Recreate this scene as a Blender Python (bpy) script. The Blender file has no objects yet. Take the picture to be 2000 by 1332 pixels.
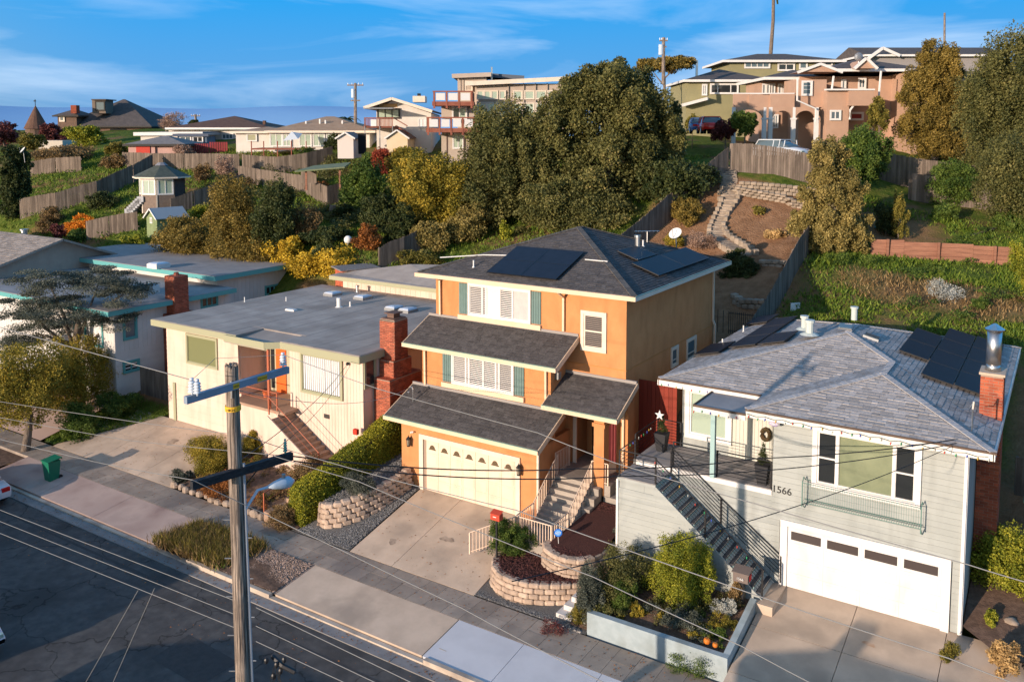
import bpy, math, random
import numpy as np
from mathutils import Vector, Matrix
random.seed(7)
C = bpy.context.scene.collection
sc = bpy.context.scene
# ---------------------------------------------------------------- camera
YAW, PITCH, FOC, CY, CAMZ = math.radians(-32.9), math.radians(4.74), 1689.0, 398.0, 15.7
FW = np.array([math.sin(YAW)*math.cos(PITCH), math.cos(YAW)*math.cos(PITCH), -math.sin(PITCH)])
RT = np.array([math.cos(YAW), -math.sin(YAW), 0.0])
DN = np.cross(FW, RT)
CAM = np.array([0, 0, CAMZ])
cd = bpy.data.cameras.new('camera'); cam = bpy.data.objects.new('camera', cd); C.objects.link(cam)
cam.matrix_world = Matrix(((RT[0], -DN[0], -FW[0], 0), (RT[1], -DN[1], -FW[1], 0), (RT[2], -DN[2], -FW[2], CAMZ), (0, 0, 0, 1)))
cd.sensor_width = 36; cd.lens = FOC/2000*36; cd.shift_y = -(666-CY)/2000; cd.clip_start = .5; cd.clip_end = 60000
sc.camera = cam
# ---------------------------------------------------------------- light
SUN = Vector((.254, 1, -.18)).normalized()      # travel direction of the light
W = bpy.data.worlds.new('World'); sc.world = W; W.use_nodes = True
nt = W.node_tree; bg = nt.nodes['Background']
sky = nt.nodes.new('ShaderNodeTexSky'); sky.sky_type = 'NISHITA'; sky.sun_disc = False
sky.sun_elevation = math.asin(-SUN.z); sky.sun_rotation = math.atan2(-SUN.x, -SUN.y)
sky.altitude = 100; sky.air_density = 1.0; sky.dust_density = .5; sky.ozone_density = 3.0
tc = nt.nodes.new('ShaderNodeTexCoord'); mp = nt.nodes.new('ShaderNodeMapping')
mp.inputs['Scale'].default_value = (1.0, 1.0, 8.0); mp.inputs['Rotation'].default_value = (math.radians(4), math.radians(5), 0)
cn = nt.nodes.new('ShaderNodeTexNoise'); cn.inputs['Scale'].default_value = 2.1; cn.inputs['Detail'].default_value = 9; cn.inputs['Roughness'].default_value = .55
cn.inputs['Distortion'].default_value = .6
cr = nt.nodes.new('ShaderNodeValToRGB'); cr.color_ramp.elements[0].position = .46; cr.color_ramp.elements[1].position = .70
cr.color_ramp.elements[0].color = (0, 0, 0, 1); cr.color_ramp.elements[1].color = (.62, .62, .62, 1)
# clear blue away from the sun, the low warm sky towards it
sep = nt.nodes.new('ShaderNodeSeparateXYZ'); zr_ = nt.nodes.new('ShaderNodeValToRGB'); nt.links.new(tc.outputs['Generated'], sep.inputs[0]); nt.links.new(sep.outputs['Z'], zr_.inputs[0])
zr_.color_ramp.elements[0].position = 0; zr_.color_ramp.elements[0].color = (.12, .275, .50, 1); zr_.color_ramp.elements[1].position = .17; zr_.color_ramp.elements[1].color = (.004, .285, .70, 1)
e_ = zr_.color_ramp.elements.new(.06); e_.color = (.085, .295, .60, 1)
scl = nt.nodes.new('ShaderNodeMixRGB'); scl.blend_type = 'MULTIPLY'; scl.inputs[0].default_value = 1; scl.inputs[2].default_value = (6.8, 6.8, 6.8, 1); nt.links.new(zr_.outputs[0], scl.inputs[1])
dt = nt.nodes.new('ShaderNodeVectorMath'); dt.operation = 'DOT_PRODUCT'; dt.inputs[1].default_value = tuple(SUN); nt.links.new(tc.outputs['Generated'], dt.inputs[0])
mr_ = nt.nodes.new('ShaderNodeMapRange'); mr_.interpolation_type = 'SMOOTHSTEP'; mr_.inputs[1].default_value = -.35; mr_.inputs[2].default_value = .35; nt.links.new(dt.outputs['Value'], mr_.inputs[0])
mxb = nt.nodes.new('ShaderNodeMixRGB'); nt.links.new(mr_.outputs[0], mxb.inputs[0]); nt.links.new(sky.outputs[0], mxb.inputs[1]); nt.links.new(scl.outputs[0], mxb.inputs[2])
mx = nt.nodes.new('ShaderNodeMixRGB'); mx.inputs[2].default_value = (3.6, 4.6, 5.8, 1)
nt.links.new(tc.outputs['Generated'], mp.inputs[0]); nt.links.new(mp.outputs[0], cn.inputs['Vector'])
nt.links.new(cn.outputs[0], cr.inputs[0]); nt.links.new(cr.outputs[0], mx.inputs[0])
nt.links.new(mxb.outputs[0], mx.inputs[1]); nt.links.new(mx.outputs[0], bg.inputs[0])
bg.inputs[1].default_value = .15
ld = bpy.data.lights.new('sun', 'SUN'); ld.energy = 4.6; ld.angle = math.radians(.5); ld.color = (1, .80, .635)
sun = bpy.data.objects.new('sun', ld); C.objects.link(sun); sun.rotation_euler = SUN.to_track_quat('-Z', 'Y').to_euler(); sun.location = (-40, -100, 60)
sc.view_settings.view_transform = 'Standard'; sc.view_settings.look = 'None'; sc.view_settings.gamma = 1
sc.view_settings.exposure = 0.40
try: sc.view_settings.use_curve_mapping = False
except Exception: pass
# ---------------------------------------------------------------- helpers
def ray(px, py): return FW + RT*(px-1000)/FOC + DN*(py-CY)/FOC
def at(px, py, ax, val):
    r = ray(px, py); return CAM + r*((val-CAM[ax])/r[ax])
def PX(px, py, v): return at(px, py, 0, v)
def PY(px, py, v): return at(px, py, 1, v)
def PZ(px, py, v): return at(px, py, 2, v)
def PD(px, py, d): return CAM + ray(px, py)*d
class FR:
    """a local frame: u along, v up, w outwards"""
    def __init__(s, o, u, v): s.o = np.array(o, float); s.u = np.array(u, float); s.v = np.array(v, float); s.w = np.cross(s.u, s.v)
    def P(s, a, b, c=0): return s.o + s.u*a + s.v*b + s.w*c
    def hit(s, px, py):
        r = ray(px, py); t = ((s.o-CAM)@s.w)/(r@s.w); p = CAM+r*t-s.o; return float(p@s.u), float(p@s.v)
    def rect(s, x0, y0, x1, y1):
        a = s.hit(x0, y0); b = s.hit(x1, y1); return min(a[0], b[0]), max(a[0], b[0]), min(a[1], b[1]), max(a[1], b[1])
WORLD = FR((0, 0, 0), (1, 0, 0), (0, 1, 0))
def front(Y): return FR((0, Y, 0), (1, 0, 0), (0, 0, 1))
def side(X): return FR((X, 0, 0), (0, 1, 0), (0, 0, 1))     # faces +X
def lside(X): return FR((X, 0, 0), (0, -1, 0), (0, 0, 1))   # faces -X
ORG = {}
def org(o): return ORG.get(o.name, np.zeros(3)) if o is not None else np.zeros(3)
def tag(o, label=None, cat=None, group=None, kind=None):
    if label: o['label'] = label
    if cat: o['category'] = cat
    if group: o['group'] = group
    if kind: o['kind'] = kind
    return o
def thing(name, label, cat, loc=(0, 0, 0), group=None, kind=None):
    o = bpy.data.objects.new(name, None); C.objects.link(o); o.location = [float(c) for c in loc]
    o.empty_display_size = .3; ORG[o.name] = np.array([float(c) for c in loc]); return tag(o, label, cat, group, kind)
class MB:
    def __init__(s, fr=WORLD): s.V = []; s.F = []; s.T = []; s.fr = fr
    def add(s, vs, fs, tone=None, raw=False):
        n = len(s.V)
        for v in vs: s.V.append(tuple(v) if raw else tuple(s.fr.P(*v)))
        for f in fs: s.F.append(tuple(n+i for i in f)); s.T.append(tone if tone is not None else random.random())
        return s
    def box(s, a0, a1, b0, b1, c0, c1, tone=None):
        vs = [(a, b, c) for a in (a0, a1) for b in (b0, b1) for c in (c0, c1)]
        return s.add(vs, [(0, 1, 3, 2), (4, 6, 7, 5), (0, 4, 5, 1), (2, 3, 7, 6), (0, 2, 6, 4), (1, 5, 7, 3)], tone if tone is not None else random.random())
    def prism(s, pts, ext, tone=None):
        """pts: polygon (frame coords); ext: extrusion vector"""
        n = len(pts); vs = [tuple(p) for p in pts]+[tuple(np.array(p)+np.array(ext)) for p in pts]
        fs = [tuple(range(n-1, -1, -1)), tuple(range(n, 2*n))]+[(i, (i+1) % n, n+(i+1) % n, n+i) for i in range(n)]
        return s.add(vs, fs, tone if tone is not None else random.random())
    def tube(s, pts, r, n=6, cap=True):
        P = [np.array(s.fr.P(*p)) for p in pts]; m = len(P)
        rs = r if hasattr(r, '__len__') else [r]*m
        vs = []; ref = None
        for i, p in enumerate(P):
            d = P[min(i+1, m-1)]-P[max(i-1, 0)]; d = d/(np.linalg.norm(d)+1e-9)
            if ref is None or abs(ref@d) > .98: ref = np.array([0, 0, 1.]) if abs(d[2]) < .9 else np.array([1., 0, 0])
            a = np.cross(d, ref); a /= np.linalg.norm(a)+1e-9; b = np.cross(d, a)
            for k in range(n):
                t = 2*math.pi*k/n; vs.append(p+rs[i]*(math.cos(t)*a+math.sin(t)*b))
        fs = [(i*n+k, i*n+(k+1) % n, (i+1)*n+(k+1) % n, (i+1)*n+k) for i in range(m-1) for k in range(n)]
        if cap: fs += [tuple(range(n-1, -1, -1)), tuple((m-1)*n+k for k in range(n))]
        return s.add(vs, fs, raw=True)
    def cyl(s, p, h, r0, r1=None, n=12):
        r1 = r0 if r1 is None else r1
        return s.tube([p, (p[0], p[1], p[2]+h)], [r0, r1], n)
    def beam(s, p, q, w, h):
        """rectangular bar from p to q, w across, h upwards"""
        p = np.array(s.fr.P(*p)); q = np.array(s.fr.P(*q)); d = q-p; d /= np.linalg.norm(d)
        up = np.array([0, 0, 1.]) if abs(d[2]) < .95 else np.array([0, 1., 0]); a = np.cross(d, up); a /= np.linalg.norm(a); b = np.cross(a, d)
        vs = [e+a*w/2*i+b*h/2*j for e in (p, q) for i in (-1, 1) for j in (-1, 1)]
        return s.add(vs, [(0, 1, 3, 2), (4, 6, 7, 5), (0, 4, 5, 1), (2, 3, 7, 6), (0, 2, 6, 4), (1, 5, 7, 3)], random.random(), raw=True)
    def ball(s, c, r, n=10, m=7):
        rx, ry, rz = r if hasattr(r, '__len__') else (r, r, r)
        vs = [(c[0], c[1], c[2]+rz)]
        for j in range(1, m):
            t = math.pi*j/m
            for k in range(n): f = 2*math.pi*k/n; vs.append((c[0]+rx*math.sin(t)*math.cos(f), c[1]+ry*math.sin(t)*math.sin(f), c[2]+rz*math.cos(t)))
        vs.append((c[0], c[1], c[2]-rz)); L = len(vs)-1
        fs = [(0, 1+k, 1+(k+1) % n) for k in range(n)]
        for j in range(m-2):
            for k in range(n): a = 1+j*n+k; b = 1+j*n+(k+1) % n; fs.append((a, a+n, b+n, b))
        fs += [(L, 1+(m-2)*n+(k+1) % n, 1+(m-2)*n+k) for k in range(n)]
        return s.add(vs, fs)
    def build(s, name, mat, parent=None, smooth=False, label=None, cat=None, group=None, kind=None, loc=None):
        o3 = org(parent) if parent is not None else (np.array(loc, float) if loc is not None else np.zeros(3))
        V = np.array(s.V, float)-o3
        me = bpy.data.meshes.new(name); me.from_pydata(V.tolist(), [], s.F)
        at_ = me.attributes.new('tone', 'FLOAT', 'FACE'); at_.data.foreach_set('value', np.array(s.T, dtype=np.float32))
        me.materials.append(mat)
        if smooth: me.polygons.foreach_set('use_smooth', [True]*len(me.polygons))
        me.update(); o = bpy.data.objects.new(name, me); C.objects.link(o)
        if parent is not None: o.parent = parent
        elif loc is not None: o.location = [float(c) for c in loc]
        ORG[o.name] = o3
        return tag(o, label, cat, group, kind)
_cube = {}
def cube_mesh(mat, bev=0):
    k = (mat.name, bev)
    if k not in _cube:
        if bev:
            # rough-faced block: chamfered front
            e = .5-bev; vs = []; fs = []
            m = MB(); m.add([(-.5, -e, -e), (-.5, -e, e), (-.5, .5, e), (-.5, .5, -e), (.5, -e, -e), (.5, -e, e), (.5, .5, e), (.5, .5, -e),
                             (-e, -.5, -e+.04), (-e, -.5, e-.04), (e, -.5, e-.04), (e, -.5, -e+.04), (-e, -e, -.5), (e, -e, -.5), (-e, -e, .5), (e, -e, .5), (-e, .5, .5), (e, .5, .5), (-e, .5, -.5), (e, .5, -.5)],
                            [(8, 11, 10, 9), (0, 8, 9, 1), (11, 4, 5, 10), (9, 10, 15, 14), (14, 15, 17, 16), (8, 12, 13, 11), (12, 18, 19, 13), (0, 1, 2, 3), (4, 7, 6, 5),
                             (1, 9, 14), (10, 5, 15), (1, 14, 16, 2), (5, 6, 17, 15), (0, 12, 8), (4, 11, 13), (0, 3, 18, 12), (4, 13, 19, 7), (3, 2, 16, 17, 6, 7, 19, 18)], .5)
        else:
            m = MB(); m.box(-.5, .5, -.5, .5, -.5, .5, .5)
        me = bpy.data.meshes.new('piece_'+mat.name); me.from_pydata(m.V, [], m.F); me.materials.append(mat)
        a = me.attributes.new('tone', 'FLOAT', 'FACE'); a.data.foreach_set('value', np.array([.5]*len(m.F), dtype=np.float32)); _cube[k] = me
    return _cube[k]
def piece(name, mat, parent, c, size, fr=WORLD, rotz=0, bev=0, rx=0):
    """one brick / board / slab: a shared box, scaled and placed in frame fr"""
    o = bpy.data.objects.new(name, cube_mesh(mat, bev)); C.objects.link(o); o.parent = parent
    R = Matrix(((fr.u[0], fr.v[0], fr.w[0]), (fr.u[1], fr.v[1], fr.w[1]), (fr.u[2], fr.v[2], fr.w[2])))
    if rotz: R = R @ Matrix.Rotation(rotz, 3, 'Z')
    if rx: R = R @ Matrix.Rotation(rx, 3, 'X')
    M4 = R.to_4x4() @ Matrix.Diagonal((size[0], size[1], size[2], 1))
    p = fr.P(*c)-org(parent); M4.translation = Vector([float(t) for t in p]); o.matrix_local = M4
    return o
# ---------------------------------------------------------------- materials
def mat(name, c1, c2=None, scale=1.5, rough=.8, bump=0, bscale=30, metal=0, rnd=0, tone=0, detail=5, spec=.3, lo=.35, hi=.65, stretch=None, trans=0, c3=None, s3=.3, st3=None):
    m = bpy.data.materials.new(name); m.use_nodes = True; n = m.node_tree; L = n.links; b = n.nodes['Principled BSDF']
    b.inputs['Roughness'].default_value = rough; b.inputs['Metallic'].default_value = metal; b.inputs['Specular IOR Level'].default_value = spec
    g = n.nodes.new('ShaderNodeNewGeometry'); vec = g.outputs['Position']
    if stretch:
        mpn = n.nodes.new('ShaderNodeMapping'); mpn.inputs['Scale'].default_value = stretch; L.new(vec, mpn.inputs[0]); vec = mpn.outputs[0]
    col = None
    if c2 is not None:
        t = n.nodes.new('ShaderNodeTexNoise'); t.inputs['Scale'].default_value = scale; t.inputs['Detail'].default_value = detail; t.inputs['Roughness'].default_value = .6
        L.new(vec, t.inputs['Vector']); r = n.nodes.new('ShaderNodeValToRGB'); r.color_ramp.elements[0].position = lo; r.color_ramp.elements[1].position = hi
        r.color_ramp.elements[0].color = (*c1, 1); r.color_ramp.elements[1].color = (*c2, 1); L.new(t.outputs[0], r.inputs[0]); col = r.outputs[0]
    else:
        v = n.nodes.new('ShaderNodeRGB'); v.outputs[0].default_value = (*c1, 1); col = v.outputs[0]
    if c3 is not None:
        t = n.nodes.new('ShaderNodeTexNoise'); t.inputs['Scale'].default_value = s3; t.inputs['Detail'].default_value = 6; v3 = g.outputs['Position']
        if st3: m3 = n.nodes.new('ShaderNodeMapping'); m3.inputs['Scale'].default_value = st3; L.new(v3, m3.inputs[0]); v3 = m3.outputs[0]
        L.new(v3, t.inputs['Vector'])
        r = n.nodes.new('ShaderNodeValToRGB'); r.color_ramp.elements[0].position = .48; r.color_ramp.elements[1].position = .68; L.new(t.outputs[0], r.inputs[0])
        x = n.nodes.new('ShaderNodeMixRGB'); x.inputs[2].default_value = (*c3, 1); L.new(r.outputs[0], x.inputs[0]); L.new(col, x.inputs[1]); col = x.outputs[0]
    if rnd or tone:
        x = n.nodes.new('ShaderNodeHueSaturation'); mr = n.nodes.new('ShaderNodeMapRange')
        if tone: a = n.nodes.new('ShaderNodeAttribute'); a.attribute_name = 'tone'; src = a.outputs['Fac']; k = tone
        else: a = n.nodes.new('ShaderNodeObjectInfo'); src = a.outputs['Random']; k = rnd
        L.new(src, mr.inputs[0]); mr.inputs[3].default_value = 1-k; mr.inputs[4].default_value = 1+k
        L.new(mr.outputs[0], x.inputs['Value']); L.new(col, x.inputs['Color']); col = x.outputs[0]
    L.new(col, b.inputs['Base Color'])
    if bump:
        t = n.nodes.new('ShaderNodeTexNoise'); t.inputs['Scale'].default_value = bscale; t.inputs['Detail'].default_value = 4; L.new(vec, t.inputs['Vector'])
        bp = n.nodes.new('ShaderNodeBump'); bp.inputs['Strength'].default_value = bump; bp.inputs['Distance'].default_value = .03; L.new(t.outputs[0], bp.inputs['Height']); L.new(bp.outputs[0], b.inputs['Normal'])
    if trans:
        tr = n.nodes.new('ShaderNodeBsdfTranslucent'); ms = n.nodes.new('ShaderNodeMixShader'); ms.inputs[0].default_value = trans
        L.new(col, tr.inputs[0]); L.new(b.outputs[0], ms.inputs[1]); L.new(tr.outputs[0], ms.inputs[2]); L.new(ms.outputs[0], n.nodes['Material Output'].inputs[0])
    return m
def leafmat(name, ca, cb, trans=.2, cc=None):
    m = bpy.data.materials.new(name); m.use_nodes = True; n = m.node_tree; L = n.links; b = n.nodes['Principled BSDF']
    b.inputs['Roughness'].default_value = .6; b.inputs['Specular IOR Level'].default_value = .2
    a = n.nodes.new('ShaderNodeAttribute'); a.attribute_name = 'tone'; r = n.nodes.new('ShaderNodeValToRGB')
    r.color_ramp.elements[0].position = .15; r.color_ramp.elements[1].position = .85
    r.color_ramp.elements[0].color = (*ca, 1); r.color_ramp.elements[1].color = (*cb, 1)
    if cc: e = r.color_ramp.elements.new(.97); e.color = (*cc, 1)
    L.new(a.outputs['Fac'], r.inputs[0]); L.new(r.outputs[0], b.inputs['Base Color'])
    tr = n.nodes.new('ShaderNodeBsdfTranslucent'); ms = n.nodes.new('ShaderNodeMixShader'); ms.inputs[0].default_value = trans
    L.new(r.outputs[0], tr.inputs[0]); L.new(b.outputs[0], ms.inputs[1]); L.new(tr.outputs[0], ms.inputs[2]); L.new(ms.outputs[0], n.nodes['Material Output'].inputs[0])
    return m
def glass(name, c, rough=.06):
    m = bpy.data.materials.new(name); m.use_nodes = True; b = m.node_tree.nodes['Principled BSDF']; b.inputs['Base Color'].default_value = (*c, 1)
    b.inputs['Roughness'].default_value = rough; b.inputs['Specular IOR Level'].default_value = .6; return m
asphalt = mat('asphalt', (.066, .064, .063), (.108, .102, .096), 2.6, .9, .8, 70, c3=(.055, .052, .050), s3=.45, detail=10)
_n = asphalt.node_tree; _v = _n.nodes.new('ShaderNodeTexVoronoi'); _v.feature = 'DISTANCE_TO_EDGE'; _v.inputs['Scale'].default_value = .33
_g = _n.nodes.new('ShaderNodeNewGeometry'); _t = _n.nodes.new('ShaderNodeTexNoise'); _t.inputs['Scale'].default_value = 1.3; _t.inputs['Detail'].default_value = 6; _m = _n.nodes.new('ShaderNodeMixRGB'); _m.blend_type = 'ADD'; _m.inputs[0].default_value = 1.2
_n.links.new(_g.outputs['Position'], _t.inputs['Vector']); _n.links.new(_g.outputs['Position'], _m.inputs[1]); _n.links.new(_t.outputs['Color'], _m.inputs[2]); _n.links.new(_m.outputs[0], _v.inputs['Vector'])
_r = _n.nodes.new('ShaderNodeValToRGB'); _r.color_ramp.elements[0].position = 0; _r.color_ramp.elements[0].color = (.35, .35, .35, 1); _r.color_ramp.elements[1].position = .012; _r.color_ramp.elements[1].color = (1, 1, 1, 1); _n.links.new(_v.outputs[0], _r.inputs[0])
_x = _n.nodes.new('ShaderNodeMixRGB'); _x.blend_type = 'MULTIPLY'; _x.inputs[0].default_value = 1; _b = _n.nodes['Principled BSDF']; _n.links.new(_b.inputs['Base Color'].links[0].from_socket, _x.inputs[1]); _n.links.new(_r.outputs[0], _x.inputs[2]); _n.links.new(_x.outputs[0], _b.inputs['Base Color'])
concrete = mat('concrete', (.45, .35, .265), (.56, .44, .335), .8, .85, .15, 40, rnd=.05, c3=(.34, .27, .21), s3=.55)
walk_c = mat('sidewalk concrete', (.30, .24, .19), (.39, .315, .25), 1.2, .9, .2, 40, rnd=.14, c3=(.23, .19, .16), s3=.5)
new_c = mat('new concrete', (.46, .47, .50), (.52, .53, .56), 1.0, .8, .08, 40, rnd=.03)
curb_c = mat('curb concrete', (.46, .38, .30), (.55, .46, .37), 1.5, .9, .2, 30, rnd=.06, c3=(.33, .27, .22), s3=1.2)
gutter_c = mat('gutter concrete', (.20, .19, .185), (.27, .25, .235), 1.5, .9, .2, 30, rnd=.06)
pink_c = mat('pink concrete', (.37, .275, .235), (.46, .345, .29), 1.0, .9, .15, 30, rnd=.05, c3=(.27, .185, .16), s3=.5)
brown_c = mat('brown concrete', (.33, .215, .15), (.41, .27, .19), 1.4, .85, .15, 30, rnd=.05)
stucco = mat('orange stucco', (.535, .235, .095), (.59, .268, .112), 1.2, .95, .45, 70, c3=(.495, .215, .087), s3=1.6, st3=(1.2, 1.2, .5), spec=.15)
trim_w = mat('cream trim', (.64, .55, .44), (.70, .61, .50), 2, .6)
trim_y = mat('peach cream trim', (.66, .49, .33), (.71, .53, .37), 2, .6)
white = mat('white paint', (.66, .64, .61), (.71, .69, .66), 2, .5)
gdoor = mat('cream garage door', (.68, .55, .42), (.73, .60, .46), .6, .55, c3=(.61, .49, .37), s3=1.2, st3=(1.5, 1.5, .5))
wdoor = mat('white garage door', (.66, .64, .615), (.71, .69, .66), .6, .5, c3=(.60, .575, .54), s3=1.2, st3=(1.5, 1.5, .5))
shing_d = mat('charcoal shingles', (.066, .060, .060), (.10, .092, .090), 12, .95, .5, 60, tone=.22)
shing_g = mat('pale grey shingles', (.30, .28, .27), (.385, .36, .345), 10, .95, .5, 60, tone=.22)
ridge_d = mat('ridge shingles', (.085, .078, .072), (.12, .11, .10), 8, .95, .4, 60, rnd=.25)
ridge_g = mat('pale ridge shingles', (.34, .33, .33), (.42, .41, .41), 8, .95, .4, 60, rnd=.12)
flat_r = mat('rolled roofing', (.33, .28, .245), (.42, .365, .32), .8, .95, .3, 60, c3=(.28, .24, .21), s3=.35, rnd=.08)
flat_b = mat('pale rolled roofing', (.25, .235, .23), (.33, .305, .295), .8, .95, .2, 60, rnd=.06)
shut = mat('teal grey shutter', (.115, .185, .175), (.14, .215, .20), 3, .7, rnd=.05)
gutg = mat('green gutter lip', (.16, .30, .25))
blind = mat('white blind slats', (.70, .68, .66))
blindg = mat('grey cellular blind', (.45, .43, .42), (.5, .48, .46), 5)
dark = mat('painted room darkness', (.012, .012, .014)); darkr = mat('dark reveal', (.05, .045, .04))  # first one paints the darkness of unlit rooms behind openings
gl_d = glass('dark window glass', (.025, .028, .03)); gl_g = glass('green tinted glass', (.16, .20, .11), .06); gl_m = glass('pale mint glass', (.36, .44, .35), .06)
gl_b = glass('blue window glass', (.10, .14, .16)); curtain = mat('white curtain', (.62, .62, .62), (.74, .74, .74), 6, .9, stretch=(6, 6, .3))
solar = mat('solar cells', (.012, .013, .020), (.016, .018, .028), 3, .45, spec=.15); solarf = mat('black panel frame', (.01, .01, .012), rough=.4)
metal = mat('galvanised metal', (.55, .55, .55), (.65, .65, .64), 8, .35, metal=1); pvc = mat('white vent pipe', (.7, .7, .68), rough=.5)
black = mat('black metal', (.018, .018, .02), rough=.45); steel = mat('grey steel', (.28, .29, .30), rough=.45, metal=.6)
brick = mat('red brick', (.30, .070, .035), (.40, .105, .05), 3, .9, .3, 50, rnd=.3, c3=(.22, .055, .035), s3=2); brick_t = mat('red brick run', (.28, .065, .035), (.38, .10, .05), 3, .9, .3, 50, tone=.3)
mortar = mat('mortar', (.30, .22, .17), (.36, .27, .21), 4, .95)
block = mat('tan retaining block', (.42, .31, .23), (.54, .41, .31), 3, .95, .6, 22, rnd=.14, c3=(.34, .25, .19), s3=1.6)
stone = mat('yard wall stone', (.24, .19, .14), (.34, .275, .21), 3, .95, .6, 20, rnd=.2)
mulch = mat('bark mulch', (.060, .022, .020), (.15, .055, .042), 26, 1, 1, 40, tone=.5)
mulchb = mat('bark mulch bed', (.045, .018, .016), (.10, .038, .030), 30, 1, 1, 60)
gravel = mat('grey gravel', (.10, .10, .10), (.26, .25, .24), 18, .95, 1, 30, tone=.5)
gravelb = mat('grey gravel bed', (.07, .07, .07), (.20, .19, .18), 30, .95, 1, 50)
pebble = mat('tan pebbles', (.20, .14, .11), (.42, .31, .25), 14, .95, 1, 30, tone=.5)
rock = mat('rock', (.26, .20, .15), (.40, .31, .24), 4, .95, .6, 12)
fence_m = mat('weathered fence wood', (.115, .09, .072), (.20, .16, .13), 4, .95, .4, 30, rnd=.32, stretch=(1, 1, .15))
fence_t = mat('weathered fence run', (.11, .085, .066), (.19, .15, .118), 4, .95, .4, 30, tone=.3, stretch=(1, 1, .15))
redwood = mat('red stained wood', (.22, .10, .065), (.32, .155, .10), 3, .9, .3, 20, rnd=.12, stretch=(.3, .3, 3)); redpaint = mat('dark red fence', (.22, .035, .02), rough=.8, rnd=.15)
bark = mat('bark', (.11, .085, .065), (.22, .175, .14), 6, 1, .8, 14, stretch=(2, 2, .5)); pole_m = mat('utility pole wood', (.05, .04, .033), (.36, .29, .235), 9, .95, 1, 12, stretch=(3, 3, .10), c3=(.17, .135, .11), s3=1.6, lo=.38, hi=.6)
gravelr = mat('pink path', (.42, .30, .25))
sidm = mat('pale sage siding', (.335, .355, .335), (.375, .395, .375), 1.0, .75, rnd=.035, c3=(.29, .305, .285), s3=1.0, st3=(1.8, 1.8, .4))
sage = mat('sage trim', (.30, .44, .43), rough=.6); deck_m = mat('grey deck board', (.27, .25, .24), (.34, .31, .30), 2, .85, rnd=.08, stretch=(.3, 3, 1))
creamm = mat('cream siding', (.65, .495, .40), (.70, .54, .44), 1, .75, rnd=.03, c3=(.57, .43, .34), s3=1.2, st3=(2, 2, .35)); oliveg = mat('olive green trim', (.34, .335, .215), rough=.7)
salmon = mat('salmon porch siding', (.66, .38, .28), (.70, .42, .31), 2, .8, rnd=.03); orangep = mat('orange door paint', (.72, .13, .02), rough=.5); railr = mat('red rail paint', (.42, .12, .06), rough=.5)
wsid = mat('white board siding', (.56, .54, .51), (.62, .60, .57), 1, .8, rnd=.03); teal = mat('teal trim', (.10, .34, .34), rough=.6)
maroon = mat('maroon curtain', (.16, .035, .04), (.24, .06, .06), 4, .9, stretch=(8, 8, .5))
wire_w = mat('pale wire', (.22, .22, .215), rough=.5); wire_b = mat('black wire', (.02, .02, .02), rough=.6)
lawnb = mat('lawn blade', (.045, .10, .012), (.09, .16, .02), 4, .9, tone=.4)
binm = mat('green bin plastic', (.01, .14, .08), rough=.4); blueb = mat('blue bin plastic', (.02, .04, .13), rough=.5)
# ---------------------------------------------------------------- terrain
CP = []
def cp(px, py, d): p = PD(px, py, d); CP.append((p[0], p[1], p[2]))
for q in ((900, 500, 52), (1015, 465, 62), (310, 465, 75), (300, 408, 82), (500, 332, 92), (560, 300, 97), (450, 545, 60), (1430, 333, 63), (1540, 330, 63.5), (1700, 505, 52),
          (1960, 515, 50), (1600, 505, 50), (1480, 300, 76), (1530, 314, 68), (200, 257, 150), (700, 300, 95), (900, 300, 90), (1050, 300, 85), (1300, 280, 80), (150, 400, 86),
          (60, 330, 105), (20, 300, 125), (100, 290, 125), (1700, 300, 76), (1850, 300, 74), (1980, 310, 72), (700, 440, 68), (1800, 400, 60), (640, 470, 62), (1250, 330, 72), (1220, 400, 62)):
    cp(*q)
CP += [(-22, 44.2, 4.9), (-14, 44.2, 4.9), (-6, 44.2, 5.3), (3, 44.2, 5.4), (14, 44.2, 5.4), (-33, 43, 4.9), (-45, 43, 5.4), (-60, 43, 5.8), (-80, 43, 6.0), (-110, 43, 6), (-20, 51, 7.2), (-16, 51, 7.3), (-21, 57, 9.8), (-17, 57.5, 10),
       (-90, 120, 13.5), (-40, 120, 13.8), (0, 110, 14), (40, 90, 14), (40, 60, 10), (20, 60, 9), (30, 130, 13), (-220, 100, 15.2), (-220, 200, 14), (-100, 260, 13), (60, 200, 12), (-160, 60, 9), (-200, 60, 9)]
CPa = np.array(CP)
def _tps(r2): return np.where(r2 > 1e-9, .5*r2*np.log(np.maximum(r2, 1e-9)), 0)
_P = CPa[:, :2]/50; _n = len(_P)
_K = _tps(((_P[:, None]-_P[None])**2).sum(-1))+np.eye(_n)*.004; _Q = np.c_[np.ones(_n), _P]
_A = np.block([[_K, _Q], [_Q.T, np.zeros((3, 3))]]); _S = np.linalg.solve(_A, np.r_[CPa[:, 2], 0, 0, 0])
def GZ(x, y):
    x = np.asarray(x, float); y = np.asarray(y, float); p = np.stack([x, y], -1).reshape(-1, 2)/50
    z = _tps(((p[:, None]-_P[None])**2).sum(-1))@_S[:_n]+_S[_n]+p@_S[_n+1:]
    z = z.reshape(x.shape)
    fr = np.interp(y, [-60, 0, 8, 11.3, 24.62, 29, 36, 43.5], [-9, -3.0, -1.55, -1.5, -1.46, -.22, 2.0, 4.9])
    w = np.clip((y-41.5)/4, 0, 1); w = w*w*(3-2*w)
    return fr*(1-w)+np.where(y > 300, 13-(y-300)*.05, z)*w
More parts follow.
